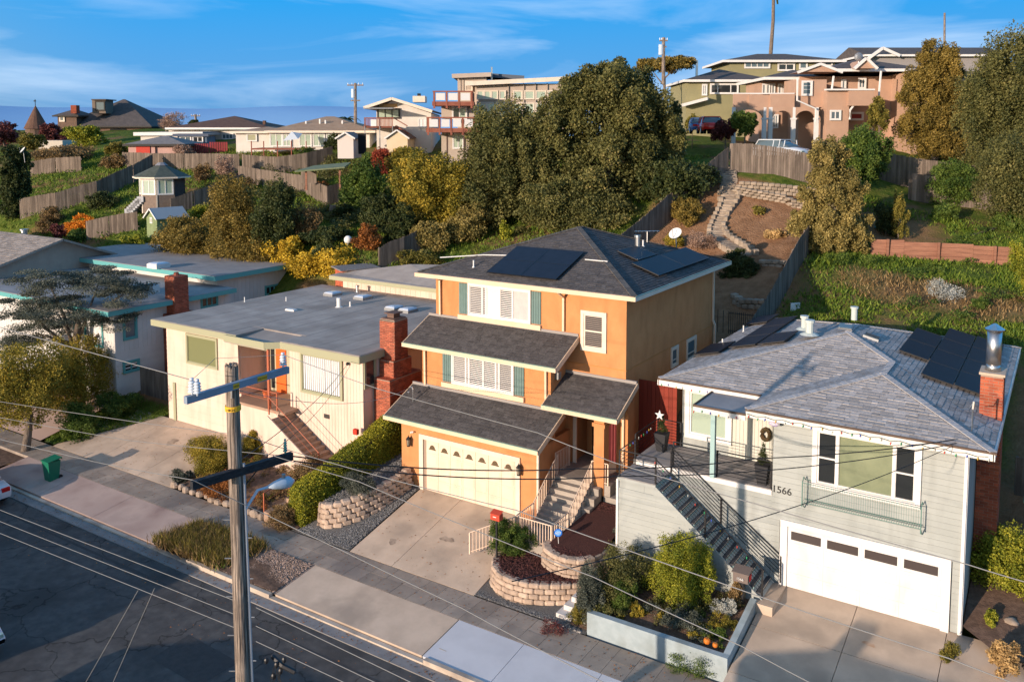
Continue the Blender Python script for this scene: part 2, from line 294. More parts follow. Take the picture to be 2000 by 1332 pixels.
def G(px, py, dmin=30, dmax=400):
    r = ray(px, py); d = np.arange(dmin, dmax, .5); P = CAM+r[None]*d[:, None]
    below = P[:, 2] < GZ(P[:, 0], P[:, 1]); i = int(np.argmax(below)) if below.any() else len(d)-1
    a, b = d[max(i-1, 0)], d[i]
    for _ in range(12):
        m = (a+b)/2; p = CAM+r*m
        if p[2] < GZ(p[0], p[1]): b = m
        else: a = m
    return CAM+r*b
def depth(p): return float((np.array(p)-CAM)@FW)
def gz(x, y): return float(GZ(np.array(x), np.array(y)))
gx = np.unique(np.r_[np.arange(-260, -90, 3.), np.arange(-90, 30, .8), np.arange(30, 120, 3.)])
gy = np.unique(np.r_[np.arange(-60, 24, 4.), np.arange(24.6, 70, .7), np.arange(70, 120, 1.5), np.arange(120, 420, 8.)])
XX, YY = np.meshgrid(gx, gy, indexing='ij'); ZZ = GZ(XX, YY)
ZZ = ZZ+np.where(YY > 45, .12*np.sin(XX*1.3+np.sin(YY*.9)*2)*np.cos(YY*1.1), 0)
nx, ny = XX.shape
me = bpy.data.meshes.new('ground'); idx = np.arange(nx*ny).reshape(nx, ny)
faces = np.stack([idx[:-1, :-1], idx[1:, :-1], idx[1:, 1:], idx[:-1, 1:]], -1).reshape(-1, 4)
me.from_pydata(np.stack([XX, YY, ZZ], -1).reshape(-1, 3).tolist(), [], faces.tolist()); me.polygons.foreach_set('use_smooth', [True]*len(me.polygons))
# colour zones of the soil itself: 0 grass, 1 bare brown earth
def zone(x, y):
    z = np.zeros_like(x)
    z = np.maximum(z, ((x > -25) & (x < -12.9) & (y > 43) & (y < 61.5)).astype(float))
    z = np.maximum(z, ((x > -1.8) & (y > 24) & (y < 43)).astype(float)*.9)
    z = np.maximum(z, ((x > -46) & (x < -14) & (y < 43)).astype(float)*.8)
    d = np.hypot((x+5)/6.5, (y-50.5)/2.6); z = np.maximum(z, np.clip(1.15-d, 0, .75))
    d = np.hypot((x+9)/3.5, (y-59.5)/3.0); z = np.maximum(z, np.clip(1.1-d, 0, .75))
    d = np.hypot((x+74)/14, (y-66)/4); z = np.maximum(z, np.clip(1.1-d, 0, .7))
    return z
zn = me.attributes.new('zone', 'FLOAT', 'POINT'); zn.data.foreach_set('value', zone(XX, YY).reshape(-1).astype(np.float32))
gm = bpy.data.materials.new('hillside soil and grass'); gm.use_nodes = True; n = gm.node_tree; L = n.links; b = n.nodes['Principled BSDF']; b.inputs['Roughness'].default_value = 1; b.inputs['Specular IOR Level'].default_value = .05
g = n.nodes.new('ShaderNodeNewGeometry')
def _ns(s, c0, c1, lo, hi, det=6):
    t = n.nodes.new('ShaderNodeTexNoise'); t.inputs['Scale'].default_value = s; t.inputs['Detail'].default_value = det; t.inputs['Roughness'].default_value = .65; L.new(g.outputs['Position'], t.inputs['Vector'])
    r = n.nodes.new('ShaderNodeValToRGB'); r.color_ramp.elements[0].position = lo; r.color_ramp.elements[1].position = hi; r.color_ramp.elements[0].color = (*c0, 1); r.color_ramp.elements[1].color = (*c1, 1)
    L.new(t.outputs[0], r.inputs[0]); return r.outputs[0]
grass = _ns(1.8, (.045, .085, .012), (.13, .15, .03), .35, .65); dry = _ns(1.1, (.22, .12, .06), (.15, .11, .05), .4, .6); soil = _ns(1.5, (.20, .105, .055), (.30, .17, .095), .35, .65)
x1 = n.nodes.new('ShaderNodeMixRGB'); L.new(_ns(.14, (0, 0, 0), (1, 1, 1), .50, .60), x1.inputs[0]); L.new(grass, x1.inputs[1]); L.new(dry, x1.inputs[2])
za = n.nodes.new('ShaderNodeAttribute'); za.attribute_name = 'zone'; x2 = n.nodes.new('ShaderNodeMixRGB'); L.new(za.outputs['Fac'], x2.inputs[0]); L.new(x1.outputs[0], x2.inputs[1]); L.new(soil, x2.inputs[2]); L.new(x2.outputs[0], b.inputs['Base Color'])
t = n.nodes.new('ShaderNodeTexNoise'); t.inputs['Scale'].default_value = 9; t.inputs['Detail'].default_value = 8; L.new(g.outputs['Position'], t.inputs['Vector'])
bp = n.nodes.new('ShaderNodeBump'); bp.inputs['Strength'].default_value = .9; bp.inputs['Distance'].default_value = .12; L.new(t.outputs[0], bp.inputs['Height']); L.new(bp.outputs[0], b.inputs['Normal'])
me.materials.append(gm); o = bpy.data.objects.new('ground', me); C.objects.link(o); tag(o, 'grass and bare earth hillside rising behind the row of houses', kind='structure')
# sea and far hills
sea = mat('bay water', (.08, .17, .30), rough=.6); hillm = mat('haze-tinted far hills', (.19, .375, .62), (.205, .40, .65), .0004, 1)  # distance haze is put into the blue of the hills
m = MB(); m.add([(-40000, -3000, -60), (40000, -3000, -60), (40000, 45000, -60), (-40000, 45000, -60)], [(0, 1, 2, 3)]); m.build('sea', sea, label='blue bay water beyond the ridge', kind='structure')
m = MB(); N = 90; vs = []; fs = []
for i in range(N+1):
    a = math.radians(-78+i*88/N); R0 = 12000; h = 370+25*math.sin(i*.22)+12*math.sin(i*.61+1)
    for (rr, hh) in ((R0, -60), (R0+400, h*.55), (R0+1300, h), (R0+4000, h*.6), (R0+5000, -60)): vs.append((math.sin(a)*rr, math.cos(a)*rr, hh))
for i in range(N):
    for k in range(4): fs.append((i*5+k, (i+1)*5+k, (i+1)*5+k+1, i*5+k+1))
m.add(vs, fs, .5); m.build('hills', hillm, smooth=True, label='hills across the bay on the horizon, haze painted into their blue', kind='structure')
# ---------------------------------------------------------------- street
m = MB(); m.box(-130, 40, 11.5, 20.22, -1.6, -1.40); m.build('road', asphalt, label='dark asphalt street at the lower left', kind='structure')
m = MB(); m.box(-130, 40, -60, -55, -12, -11.9)
g_ = thing('gutter', 'concrete gutter strip between asphalt and kerb', None, (0, 0, 0), kind='structure')
for i in range(45):
    x = -120+i*3.35
    piece('gutter_slab', gutter_c, g_, (x, 20.46, -1.44), (3.33, .46, .14))
kb = thing('kerb', 'pale concrete kerb along the far side of the street', None, kind='structure')
x = -120
LOW = [(-45.2, -29.8), (-24.6, -17.2), (-8.6, 1.5)]
while x < 30:
    L_ = 2.4; xm = x+L_/2; low = any(a < xm < b for a, b in LOW)
    z = -1.31 if low else -1.2
    piece('kerb_stone', curb_c, kb, (xm, 20.78, z-.15), (L_-.015, .17, .3)); x += L_
nk = thing('near_kerb', 'kerb on the near side of the street', None, kind='structure')
for i in range(14): piece('kerb_stone', curb_c, nk, (-100+i*10, 11.4, -1.4), (9.98, .18, .35))
m = MB(); m.box(-130, 40, 9.6, 11.31, -1.6, -1.28); m.build('near_sidewalk', walk_c, kind='structure', label='sidewalk on the near side of the street')
sw = thing('sidewalk', 'grey concrete sidewalk running in front of the three houses', None, kind='structure')
x = -120
while x < 25:
    wd = .78
    for (ya, yb) in ((22.92, 23.66), (23.67, 24.42)):
        if x+wd < -58 and ya > 23: continue
        if x < -58: piece('paving_slab', walk_c, sw, (x+wd/2, 23.67, -1.10), (wd-.012, 1.5, .2))
        else: piece('paving_slab', walk_c, sw, (x+wd/2, (ya+yb)/2, -1.10+random.uniform(-.003, .003)), (wd-.012, yb-ya, .2))
    x += wd
def sheet(name, pts, mt, label, kind='structure', thick=.1):
    m = MB(); m.prism([tuple(p) for p in pts][::-1] if False else [tuple(p) for p in pts], (0, 0, -thick)); return m.build(name, mt, label=label, kind=kind)
def slabs(name, label, mt, xs, ys, zf, skip=(), thick=.12, gap=.02, wob=.002):
    """pavement of slabs; zf(y) gives height: each slab is a child"""
    t_ = thing(name, label, None, kind='structure')
    for i in range(len(xs)-1):
        for j in range(len(ys)-1):
            if (i, j) in skip: continue
            x0, x1, y0, y1 = xs[i]+gap/2, xs[i+1]-gap/2, ys[j]+gap/2, ys[j+1]-gap/2
            za, zb = zf(y0), zf(y1)
            fr = FR((0, 0, 0), (1, 0, 0), (0, math.cos(math.atan2(zb-za, y1-y0)), math.sin(math.atan2(zb-za, y1-y0))))
            c = np.array([(x0+x1)/2, (y0+y1)/2, (za+zb)/2]); o = piece('slab', mt, t_, (0, 0, 0), (x1-x0, math.hypot(y1-y0, zb-za), thick), fr)
            cc = c-fr.w*thick/2; o.location = [float(q) for q in cc]
    return t_
dz = lambda y: float(np.interp(y, [20.86, 22.92, 24.42, 29.0], [-1.24, -1.0, -1.0, 0.0]))
sk = lambda y: dz(y)+.006
# orange house: driveway and apron
slabs('driveway', 'tan concrete driveway rising to the orange house garage', concrete, [-23.55, -21.35, -17.45], [24.44, 29.05], dz)
slabs('driveway_apron', 'tan concrete apron between kerb and sidewalk before the orange house', concrete, [-23.9, -17.0], [20.88, 22.91], dz)
slabs('new_apron', 'pale blue grey new concrete slabs beside the kerb', new_c, [-16.98, -14.35, -11.5, -8.9, -6.0], [20.88, 22.91], dz, skip=())
slabs('grey_driveway', 'tan concrete driveway rising to the white garage door', concrete, [-8.05, -5.25, -2.6, 0.2], [20.9, 22.92, 24.5, 26.7, 29.0], lambda y: float(np.interp(y, [20.9, 22.9, 24.5, 29], [-1.2, -.85, -.55, .22])), thick=.6)
slabs('cream_driveway', 'worn concrete driveway up to the cream house garage', concrete, [-45.0, -41.2, -37.6, -34.9], [24.44, 26.8, 29.0], lambda y: float(np.interp(y, [24.4, 29], [-1.0, -.1])))
slabs('pink_apron', 'pinkish concrete apron at the kerb before the cream house', pink_c, [-44.6, -40.0, -35.6, -31.0], [20.88, 22.91], dz)
# planting strips
def patch(name, x0, x1, y0, y1, z, mt, label, amp=.06, kind='structure', zf=None, n=14):
    m = MB(); vs = []; fs = []
    for i in range(n+1):
        for j in range(n+1):
            x = x0+(x1-x0)*i/n; y = y0+(y1-y0)*j/n; e = min(i, n-i, j, n-j)/n*4
            vs.append((x, y, (zf(x, y) if zf else z)+amp*min(e, 1)*(.6+.4*math.sin(x*3+y*5)*math.cos(x*2.1-y*3))))
    for i in range(n):
        for j in range(n): a = i*(n+1)+j; fs.append((a, a+n+1, a+n+2, a+1))
    m.add(vs, fs, .5); return m.build(name, mt, smooth=True, label=label, kind=kind)
soilm = mat('garden soil', (.10, .06, .04), (.18, .11, .075), 5, 1, .8, 20)
patch('planting_strip', -31, -24.0, 20.87, 22.9, -1.14, soilm, 'soil strip of tall weeds between kerb and sidewalk', .1)
patch('planting_strip', -120, -44.8, 20.87, 22.9, -1.14, soilm, 'soil verge under the street trees at the left', .06)
patch('planting_strip', -6.0, 30, 20.87, 22.9, -1.2, soilm, 'soil verge at the lower right', .05)
# ---------------------------------------------------------------- house helpers
def clip_row(poly, s):
    """u-range of convex polygon (list of (u,s)) at height s"""
    us = []
    for (u0, s0), (u1, s1) in zip(poly, poly[1:]+poly[:1]):
        if (s0-s)*(s1-s) <= 0 and s0 != s1: us.append(u0+(u1-u0)*(s-s0)/(s1-s0))
    return (min(us), max(us)) if len(us) >= 2 else None
def shingle_field(mb, fr, poly, course=.16, tab=.30, th=.016):
    mb.fr = fr; s0 = min(p[1] for p in poly); s1 = max(p[1] for p in poly); k = 0; s = s0
    while s < s1-.02:
        e = min(s+course, s1); r0 = clip_row(poly, s+.001); r1 = clip_row(poly, e-.001); k += 1
        if r0 and r1:
            ua, ub = max(r0[0], r1[0]-.001), min(r0[1], r1[1]+.001); u = ua-(k % 2)*tab/2-random.random()*.1
            ua_ = min(r0[0], r1[0]); 
            while u < ub:
                w = tab*random.uniform(.6, 1.4); a, b = max(u, ua), min(u+w-.008, ub)
                if b-a > .03:
                    h = th*random.choice((.45, .75, 1.0, 1.35)); tn = random.random()
                    mb.add([(a, s, h), (b, s, h), (b, e, .002), (a, e, .002), (a, s, 0), (b, s, 0)], [(0, 1, 2, 3), (4, 5, 1, 0)], tn)
                u += w
        s += course
def roof_plane(house_part_parent, fr, poly, mt, course=.16, tab=.30, mb=None):
    shingle_field(mb, fr, poly, course, tab)
def caps(parent, a, b, mt, fr=WORLD, step=.2, w=.26):
    """ridge / hip cap shingles from a to b (world)"""
    a = np.array(a, float); b = np.array(b, float); d = b-a; Ln = np.linalg.norm(d); d /= Ln; up = np.array([0, 0, 1.]); sx = np.cross(d, up); sx /= np.linalg.norm(sx); v = np.cross(sx, d)
    f = FR(a, sx, d)      # w = sx x d
    n_ = max(1, int(Ln/step))
    for i in range(n_):
        piece('cap_shingle', mt, parent, (0, (i+.5)*Ln/n_, .015), (w, Ln/n_*1.04, .03), f, rx=-.04)
def window(parent, fr, u0, u1, v0, v1, trim=.1, tm=None, cols=(1,), rows=None, pane=gl_d, blinds=None, depth=.07, sill=0, bar=.045, head=0, name='window'):
    """cols: relative widths; rows: dict col-> list of fractions; blinds: dict col-> material or 'open'"""
    tm = tm or trim_w; m = MB(fr); d = depth
    m.box(u0-trim, u1+trim, v1, v1+trim+head, 0, d+.004); m.box(u0-trim-sill, u1+trim+sill, v0-trim, v0, 0, d+.004+sill*.6)
    m.box(u0-trim, u0, v0, v1, 0, d); m.box(u1, u1+trim, v0, v1, 0, d)
    tot = sum(cols); x = u0; edges = []
    for i, c in enumerate(cols):
        x2 = x+(u1-u0)*c/tot; edges.append((x, x2)); x = x2
        if i < len(cols)-1: m.box(x-bar*.7, x+bar*.7, v0, v1, 0, d*.8)
    for i, (a, b) in enumerate(edges):
        m.box(a, a+bar, v0, v1, 0, d*.62); m.box(b-bar, b, v0, v1, 0, d*.62); m.box(a+bar, b-bar, v0, v0+bar, 0, d*.62); m.box(a+bar, b-bar, v1-bar, v1, 0, d*.62)
        for q in (rows or {}).get(i, []): m.box(a+bar, b-bar, v0+(v1-v0)*q-bar*.4, v0+(v1-v0)*q+bar*.4, 0, d*.66)
    wo = m.build(name, tm, parent)
    for i, (a, b) in enumerate(edges):
        pm = pane[i] if isinstance(pane, (list, tuple)) else pane
        p_ = MB(fr); bl = (blinds or {}).get(i)
        p_.box(a+bar*.5, b-bar*.5, v0+bar*.5, v1-bar*.5, .002, .012 if bl is None else .008)
        p_.build('pane', pm if bl is None else dark, wo)  # behind blinds a dark backing is painted for the unlit room
        if bl is not None:
            s_ = MB(fr); n_ = max(4, int((v1-v0)/.085)); full, bm, tilt = bl
            for k in range(n_):
                v = v0+bar+(v1-v0-2*bar)*(k+.5)/n_; h = (v1-v0)/n_*full*.5
                if (b-a) > 1.5*0.95 and False: pass
                s_.box(a+bar, b-bar, v-h, v+h, .010, .022)
            s_.build('blind', bm, wo, kind='stuff')
    return wo
def siding(parent, fr, u0, u1, v0, v1, mt, h=.2, holes=(), name='siding_board', d=.02):
    """overlapping boards, each one a piece; holes = rects left out"""
    n_ = max(1, int(round((v1-v0)/h))); hh = (v1-v0)/n_
    for k in range(n_):
        a, b = v0+k*hh, v0+(k+1)*hh; segs = [(u0, u1)]
        for (x0, x1, y0, y1) in holes:
            if min(b, y1)-max(a, y0) > hh*.5:
                segs = [t for s_ in segs for t in ((s_[0], min(s_[1], x0)), (max(s_[0], x1), s_[1])) if t[1]-t[0] > .02]
        for (p, q) in segs: piece(name, mt, parent, ((p+q)/2, (a+b)/2, d*.3), (q-p, hh-.008, d), fr, rx=-.04)
def gutter(mb, fr, u0, u1, v, w, s=.12):
    mb.fr = fr; mb.box(u0, u1, v-s, v, w, w+s)
def downspout(parent, pts, mt, r=.045):
    m = MB()
    for a, b in zip(pts, pts[1:]): m.beam(a, b, r*2, r*1.8)
    return m.build('downspout', mt, parent)
def bricks(parent, fr, u0, u1, v0, v1, w=.0, bw=.22, bh=.082, mt=None, d=.10):
    n_ = int((v1-v0)/bh)
    for k in range(n_):
        x = u0-(k % 2)*bw/2
        while x < u1-.02:
            a, b = max(x, u0), min(x+bw-.012, u1)
            if b-a > .03: piece('brick', mt or brick, parent, ((a+b)/2, v0+(k+.5)*bh, w), (b-a, bh-.014, .03), fr)
            x += bw
def brick_run(mb, fr, u0, u1, v0, v1, w=.0, bw=.22, bh=.082):
    mb.fr = fr; n_ = int((v1-v0)/bh)
    for k in range(n_):
        x = u0-(k % 2)*bw/2
        while x < u1-.02:
            a, b = max(x, u0), min(x+bw-.012, u1)
            if b-a > .03: mb.box(a, b, v0+k*bh, v0+(k+1)*bh-.014, w-.015, w+.015)
            x += bw
def hip_frames(x0, x1, y0, y1, ze, p):
    c = 1/math.sqrt(1+p*p); s = p*c
    return dict(front=FR((x0, y0, ze), (1, 0, 0), (0, c, s)), right=FR((x1, y0, ze), (0, 1, 0), (-c, 0, s)),
                left=FR((x0, y1, ze), (0, -1, 0), (c, 0, s)), back=FR((x1, y1, ze), (-1, 0, 0), (0, -c, s))), c, s
def panel(parent, fr, u0, u1, v0, v1, w=.14, bt=.02):
    p_ = MB(fr); p_.box(u0+.012, u1-.012, v0+.012, v1-.012, w-.035, w); o = p_.build('solar_panel', solar, parent)
    m = MB(fr); e = .022
    for r in ((u0, u1, v0, v0+e), (u0, u1, v1-e, v1), (u0, u0+e, v0+e, v1-e), (u1-e, u1, v0+e, v1-e)): m.box(*r, w-.04, w+.004)
    m.build('panel_frame', solarf, o); return o
def railing(parent, pts, h, mt, n_bal=None, horiz=0, r=.02, post_every=None, sp=.12, lowrail=.08):
    """pts: foot polyline. balusters or horizontal rails"""
    for a, b in zip(pts, pts[1:]):
        a = np.array(a, float); b = np.array(b, float); Ln = np.linalg.norm((b-a)[:2]); H = np.array([0, 0, h])
        m = MB(); m.tube([a+H, b+H], r, 6); m.build('top_rail', mt, parent)
        if horiz:
            m = MB()
            for k in range(horiz): m.tube([a+H*(k+1)/(horiz+1), b+H*(k+1)/(horiz+1)], r*.5, 4)
            m.build('rail', mt, parent)
        else:
            m = MB(); m.tube([a+H*lowrail/h, b+H*lowrail/h], r*.8, 5); m.build('bottom_rail', mt, parent)
            n_ = max(1, int(Ln/sp)); B = MB(); 
            for k in range(1, n_): q = a+(b-a)*k/n_; piece('baluster', mt, parent, (q[0], q[1], q[2]+h/2), (r*1.1, r*1.1, h))
    for q in pts: piece('post', mt, parent, (q[0], q[1], q[2]+h/2), (r*2.4, r*2.4, h))
# ================================================================ ORANGE HOUSE
OH = thing('orange_house', 'three storey orange stucco house with stepped charcoal roofs and solar panels', 'house', (-20, 35, 0))
fg, fm, fu = front(29.0), front(30.4), front(31.7)
gx0, gx1 = -24.65, -17.53; mx0, mx1 = -24.55, -17.75; ux0, ux1 = -24.75, -14.95
m = MB(); m.box(gx0, gx1, 29.0, 31.7, -1.2, 3.02); m.box(mx0, mx1, 30.4, 31.7, 3.0, 5.98); m.build('garage_wall', stucco, OH)
m = MB(); m.box(ux0, ux1, 31.7, 41.9, 4.9, 9.05); m.box(ux0, -17.4, 31.703, 41.9, -.5, 4.9); m.box(-17.4, ux1, 33.0, 41.9, -.5, 4.9)
m.box(-15.35, ux1, 31.7, 33.0, -.5, 4.9); m.box(-17.4, -15.35, 31.7, 33.0, 4.02, 4.9); m.build('wall', stucco, OH)
m = MB(); m.box(ux0-.02, ux1+.025, 31.675, 41.925, 5.93, 5.96); m.build('belt_moulding', mat('stucco belt', (.54, .235, .07)), OH)
# main hip roof
rx0, rx1, ry0, ry1, ze = -25.35, -14.35, 31.1, 42.5, 9.2
P_ = .345
HF, hc, hs_ = hip_frames(rx0, rx1, ry0, ry1, ze, P_)
hw = (rx1-rx0)/2; zr = ze+hw*P_; sl = hw/hc; RA = (rx0+hw, ry0+hw, zr); RB = (rx0+hw, ry1-hw, zr)
m = MB(); m.add([(rx0, ry0, ze), (rx1, ry0, ze), (rx1, ry1, ze), (rx0, ry1, ze), RA, RB, (rx0, ry0, ze-.14), (rx1, ry0, ze-.14), (rx1, ry1, ze-.14), (rx0, ry1, ze-.14)],
                [(0, 1, 4), (1, 2, 5, 4), (2, 3, 5), (3, 0, 4, 5), (9, 8, 7, 6), (0, 6, 7, 1), (1, 7, 8, 2), (2, 8, 9, 3), (3, 9, 6, 0)]); roofo = m.build('roof', shing_d, OH)
m = MB()
W1 = rx1-rx0; D1 = ry1-ry0
shingle_field(m, HF['front'], [(0, 0), (W1, 0), (hw, sl)]); shingle_field(m, HF['right'], [(0, 0), (D1, 0), (D1-hw, sl), (hw, sl)])
shingle_field(m, HF['left'], [(0, 0), (D1, 0), (D1-hw, sl), (hw, sl)]); m.build('shingles', shing_d, roofo, kind='stuff')
for a, b in (((rx1, ry0, ze), RA), ((rx0, ry0, ze), RA), (RA, RB), (RB, (rx1, ry1, ze))): caps(roofo, a, b, ridge_d)
m = MB(); m.box(rx0-.1, rx1+.1, ry0-.11, ry0-.003, ze-.2, ze-.02); m.build('front_gutter', trim_y, OH)
m = MB(); m.box(rx1+.003, rx1+.11, ry0-.1, ry1, ze-.2, ze-.02); m.box(rx0-.11, rx0-.003, ry0-.1, ry1, ze-.2, ze-.02); m.build('side_gutter', trim_w, OH)
m = MB(); m.box(rx1+.09, rx1+.12, ry0-.1, ry1, ze-.03, ze-.005); m.build('gutter_lip', gutg, OH)
# lean-to roofs: (x0,x1,eaveY,eaveZ,topY,topZ)
def leanto(x0, x1, ye, ze_, yt, zt, lipg=True):
    L_ = math.hypot(yt-ye, zt-ze_); f = FR((x0, ye, ze_), (1, 0, 0), (0, (yt-ye)/L_, (zt-ze_)/L_))
    m = MB(f); m.box(0, x1-x0, 0, L_, -.12, 0); r_ = m.build('lean_to_roof', shing_d, OH)
    m = MB(); shingle_field(m, f, [(0, 0), (x1-x0, 0), (x1-x0, L_), (0, L_)]); m.build('shingles', shing_d, r_, kind='stuff')
    m = MB(); m.box(x0-.03, x1+.03, ye-.11, ye-.003, ze_-.2, ze_-.02)
    m.build('lean_to_gutter', trim_y, r_)
    if lipg: m = MB(); m.box(x0-.03, x1+.03, ye-.125, ye-.1, ze_-.035, ze_-.005); m.build('gutter_lip', gutg, r_)
    m = MB(f); m.box(x1-x0, x1-x0+.03, -.05, L_, -.22, .012); m.build('bargeboard', trim_y, r_); m = MB(f); m.box(-.03, 0, -.05, L_, -.22, .012); m.build('bargeboard', trim_y, r_)
    m = MB(); m.box(x0, x1, yt-.1, yt-.003, zt-.03, zt+.09); m.build('flashing', mat('flashing', (.30, .27, .25)), r_)
    return r_
leanto(-25.1, -17.15, 28.42, 3.22, 30.45, 4.15)
leanto(-25.15, -17.15, 29.8, 6.2, 31.75, 7.12)
leanto(-17.83, -14.45, 29.9, 4.55, 31.75, 5.50)
m = MB(); m.box(-17.53, -17.3, 28.9, 29.1, -.5, -.4)
# side walls under lean-to ends (triangular infill)
for (xa, ya, za, yb, zb) in ((gx1, 29.0, 3.02, 30.4, 4.0), (gx0+.02, 29.0, 3.02, 30.4, 4.0), (mx1, 30.4, 5.98, 31.7, 6.95), (mx0+.02, 30.4, 5.98, 31.7, 6.95)):
    m = MB(); m.prism([(xa, ya, za-.05), (xa, yb, za-.05), (xa, yb, zb), (xa, ya, za+.24)], (-.04, 0, 0)); m.build('gable_infill', stucco, OH)
# shutters and windows
def shutters(fr, u0, u1, v0, v1):
    n_ = 4; w = (u1-u0)/n_
    for k in range(n_): piece('shutter_board', shut, OH, (u0+w*(k+.5), (v0+v1)/2, .03), (w-.015, v1-v0, .035), fr)
a = fu.rect(897+20, 560, 1053-20, 625)
U0, U1 = fu.hit(918, 580)[0], fu.hit(1034, 600)[0]; V0, V1 = fu.hit(975, 620)[1], fu.hit(975, 563)[1]
m = MB(fu); m.box(U0-.62, U1+.62, V1+.09, V1+.34, 0, .06); m.box(U0-.62, U1+.62, V0-.3, V0-.09, 0, .12); m.build('window_board', trim_y, OH)
window(OH, fu, U0, U1, V0, V1, .09, white, cols=(1, .3, 1.05, .95, 1.2), pane=gl_b, blinds={0: (.55, blindg, 0), 1: (.6, blindg, 0), 2: (1.0, blind, 0), 3: (.42, blind, 0), 4: (.93, blindg, 0)})
shutters(fu, U0-.6, U0-.12, V0-.06, V1+.05); shutters(fu, U1+.12, U1+.6, V0-.06, V1+.05)
U0, U1 = fm.hit(886, 700)[0], fm.hit(1001, 740)[0]; V0, V1 = fm.hit(943, 756)[1], fm.hit(943, 701)[1]
m = MB(fm); m.box(U0-.62, U1+.62, V1+.09, V1+.2, 0, .06); m.box(U0-.62, U1+.62, V0-.3, V0-.09, 0, .12); m.build('window_board', trim_y, OH)
window(OH, fm, U0, U1, V0, V1, .09, white, cols=(1, .25, 1.1, .95, .25, .95), pane=gl_b, blinds={0: (.6, blindg, 0), 1: (.7, blindg, 0), 2: (.42, blind, 0), 3: (.42, blind, 0), 4: (.7, blindg, 0), 5: (.5, blindg, 0)})
shutters(fm, U0-.6, U0-.12, V0-.06, V1+.05); shutters(fm, U1+.12, U1+.6, V0-.06, V1+.05)
U0, U1, V0, V1 = fu.rect(1140, 612, 1179, 683)
window(OH, fu, U0+.03, U1, V0, V1, .14, trim_w, cols=(1,), rows={0: [.5]}, pane=gl_d, blinds={0: (.35, mat('grey brown blinds', (.30, .25, .22)), 0)}, bar=.07)  # slats in one even grey brown
fs = side(ux1)
for (x0, y0, x1, y1) in ((1312, 684, 1321, 708), (1342, 668, 1356, 694)):
    U0, U1, V0, V1 = fs.rect(x0, y0, x1, y1); window(OH, fs, U0, U1, V0, V1, .13, trim_w, rows={0: [.3]}, pane=gl_b, depth=.06)
# garage door with lunette windows
U0, U1 = fg.hit(830, 900)[0], fg.hit(1007, 950)[0]; V0, V1 = .0, fg.hit(915, 878)[1]
m = MB(fg); m.box(U0-.28, U0-.06, -.1, V1+.2, 0, .07); m.box(U1+.02, U1+.24, -.1, V1+.2, 0, .07); m.box(U0-.06, U1+.02, V1+.002, V1+.2, 0, .07); m.build('garage_frame', trim_w, OH)
m = MB(fg); m.box(U0-.06, U0+.1, 0, V1, .002, .01); m.build('door_reveal', mat('door reveal', (.33, .24, .18)), OH)
m = MB(fg); m.box(U0+.1, U1+.02, 0, V1, .003, .012); gd = m.build('garage_door', gdoor, OH)
nr, nc = 4, 7; gw = (U1-U0-.12)/nc; gh = V1/nr
for r in range(nr):
    for c in range(nc):
        u = U0+.11+gw*c; v = gh*r; piece('door_panel', gdoor, gd, (u+gw/2, v+gh/2, .018), (gw-.02, gh-.012, .015), fg)
        if r < 3: piece('raised_panel', gdoor, gd, (u+gw/2, v+gh/2, .03), (gw-.16, gh-.16, .012), fg)
for c in range(nc):
    u = U0+.11+gw*(c+.5); v = gh*3+.16; m = MB(fg)
    pts = [(u-.2, v, .03), (u-.2, v+.05, .03)]+[(u+.15*math.cos(t), v+.05+.17*math.sin(t), .03) for t in np.linspace(math.pi, 0, 9)]+[(u+.2, v+.05, .03), (u+.2, v, .03)]
    m.prism(pts[::-1], (0, 0, .01)) if False else m.add(pts, [tuple(range(len(pts)-1, -1, -1))], .5); m.build('door_window', mat('lunette glass', (.12, .085, .05), rough=.3) if c == 0 else bpy.data.materials['lunette glass'], gd)
# lamps
def lantern(parent, p):
    m = MB(); m.tube([(p[0], p[1], p[2]), (p[0], p[1]-.14, p[2]+.02)], .02, 5); m.cyl((p[0], p[1]-.15, p[2]-.02), .14, .13, .02, 6); m.cyl((p[0], p[1]-.15, p[2]-.34), .04, .08, .08, 6); m.cyl((p[0], p[1]-.15, p[2]+.12), .05, .015, .015, 5)
    for k in range(6): t = k*math.pi/3; m.tube([(p[0]+.075*math.cos(t), p[1]-.15+.075*math.sin(t), p[2]-.32), (p[0]+.1*math.cos(t), p[1]-.15+.1*math.sin(t), p[2])], .01, 4)
    o = m.build('lantern', black, parent); m = MB(); m.cyl((p[0], p[1]-.15, p[2]-.3), .28, .06, .08, 6); m.build('lamp_glass', mat('lamp glass', (.35, .30, .22), rough=.3), o)
lantern(OH, PY(802, 855, 28.99)); lantern(OH, PY(1017, 910, 28.99))
q = PY(1098, 726, 31.0); q = (mx1+.09, 31.0, PX(1098, 726, mx1)[2]); m = MB(); m.box(mx1, mx1+.16, 30.75, 31.0, q[2]-.18, q[2]+.12); m.build('wall_lamp', steel, OH)
m = MB(); q = PY(806, 843, 29); m.ball((q[0], 28.9, q[2]), .05); m.ball((q[0]+.1, 28.88, q[2]+.04), .05); m.build('floodlight', white, OH)
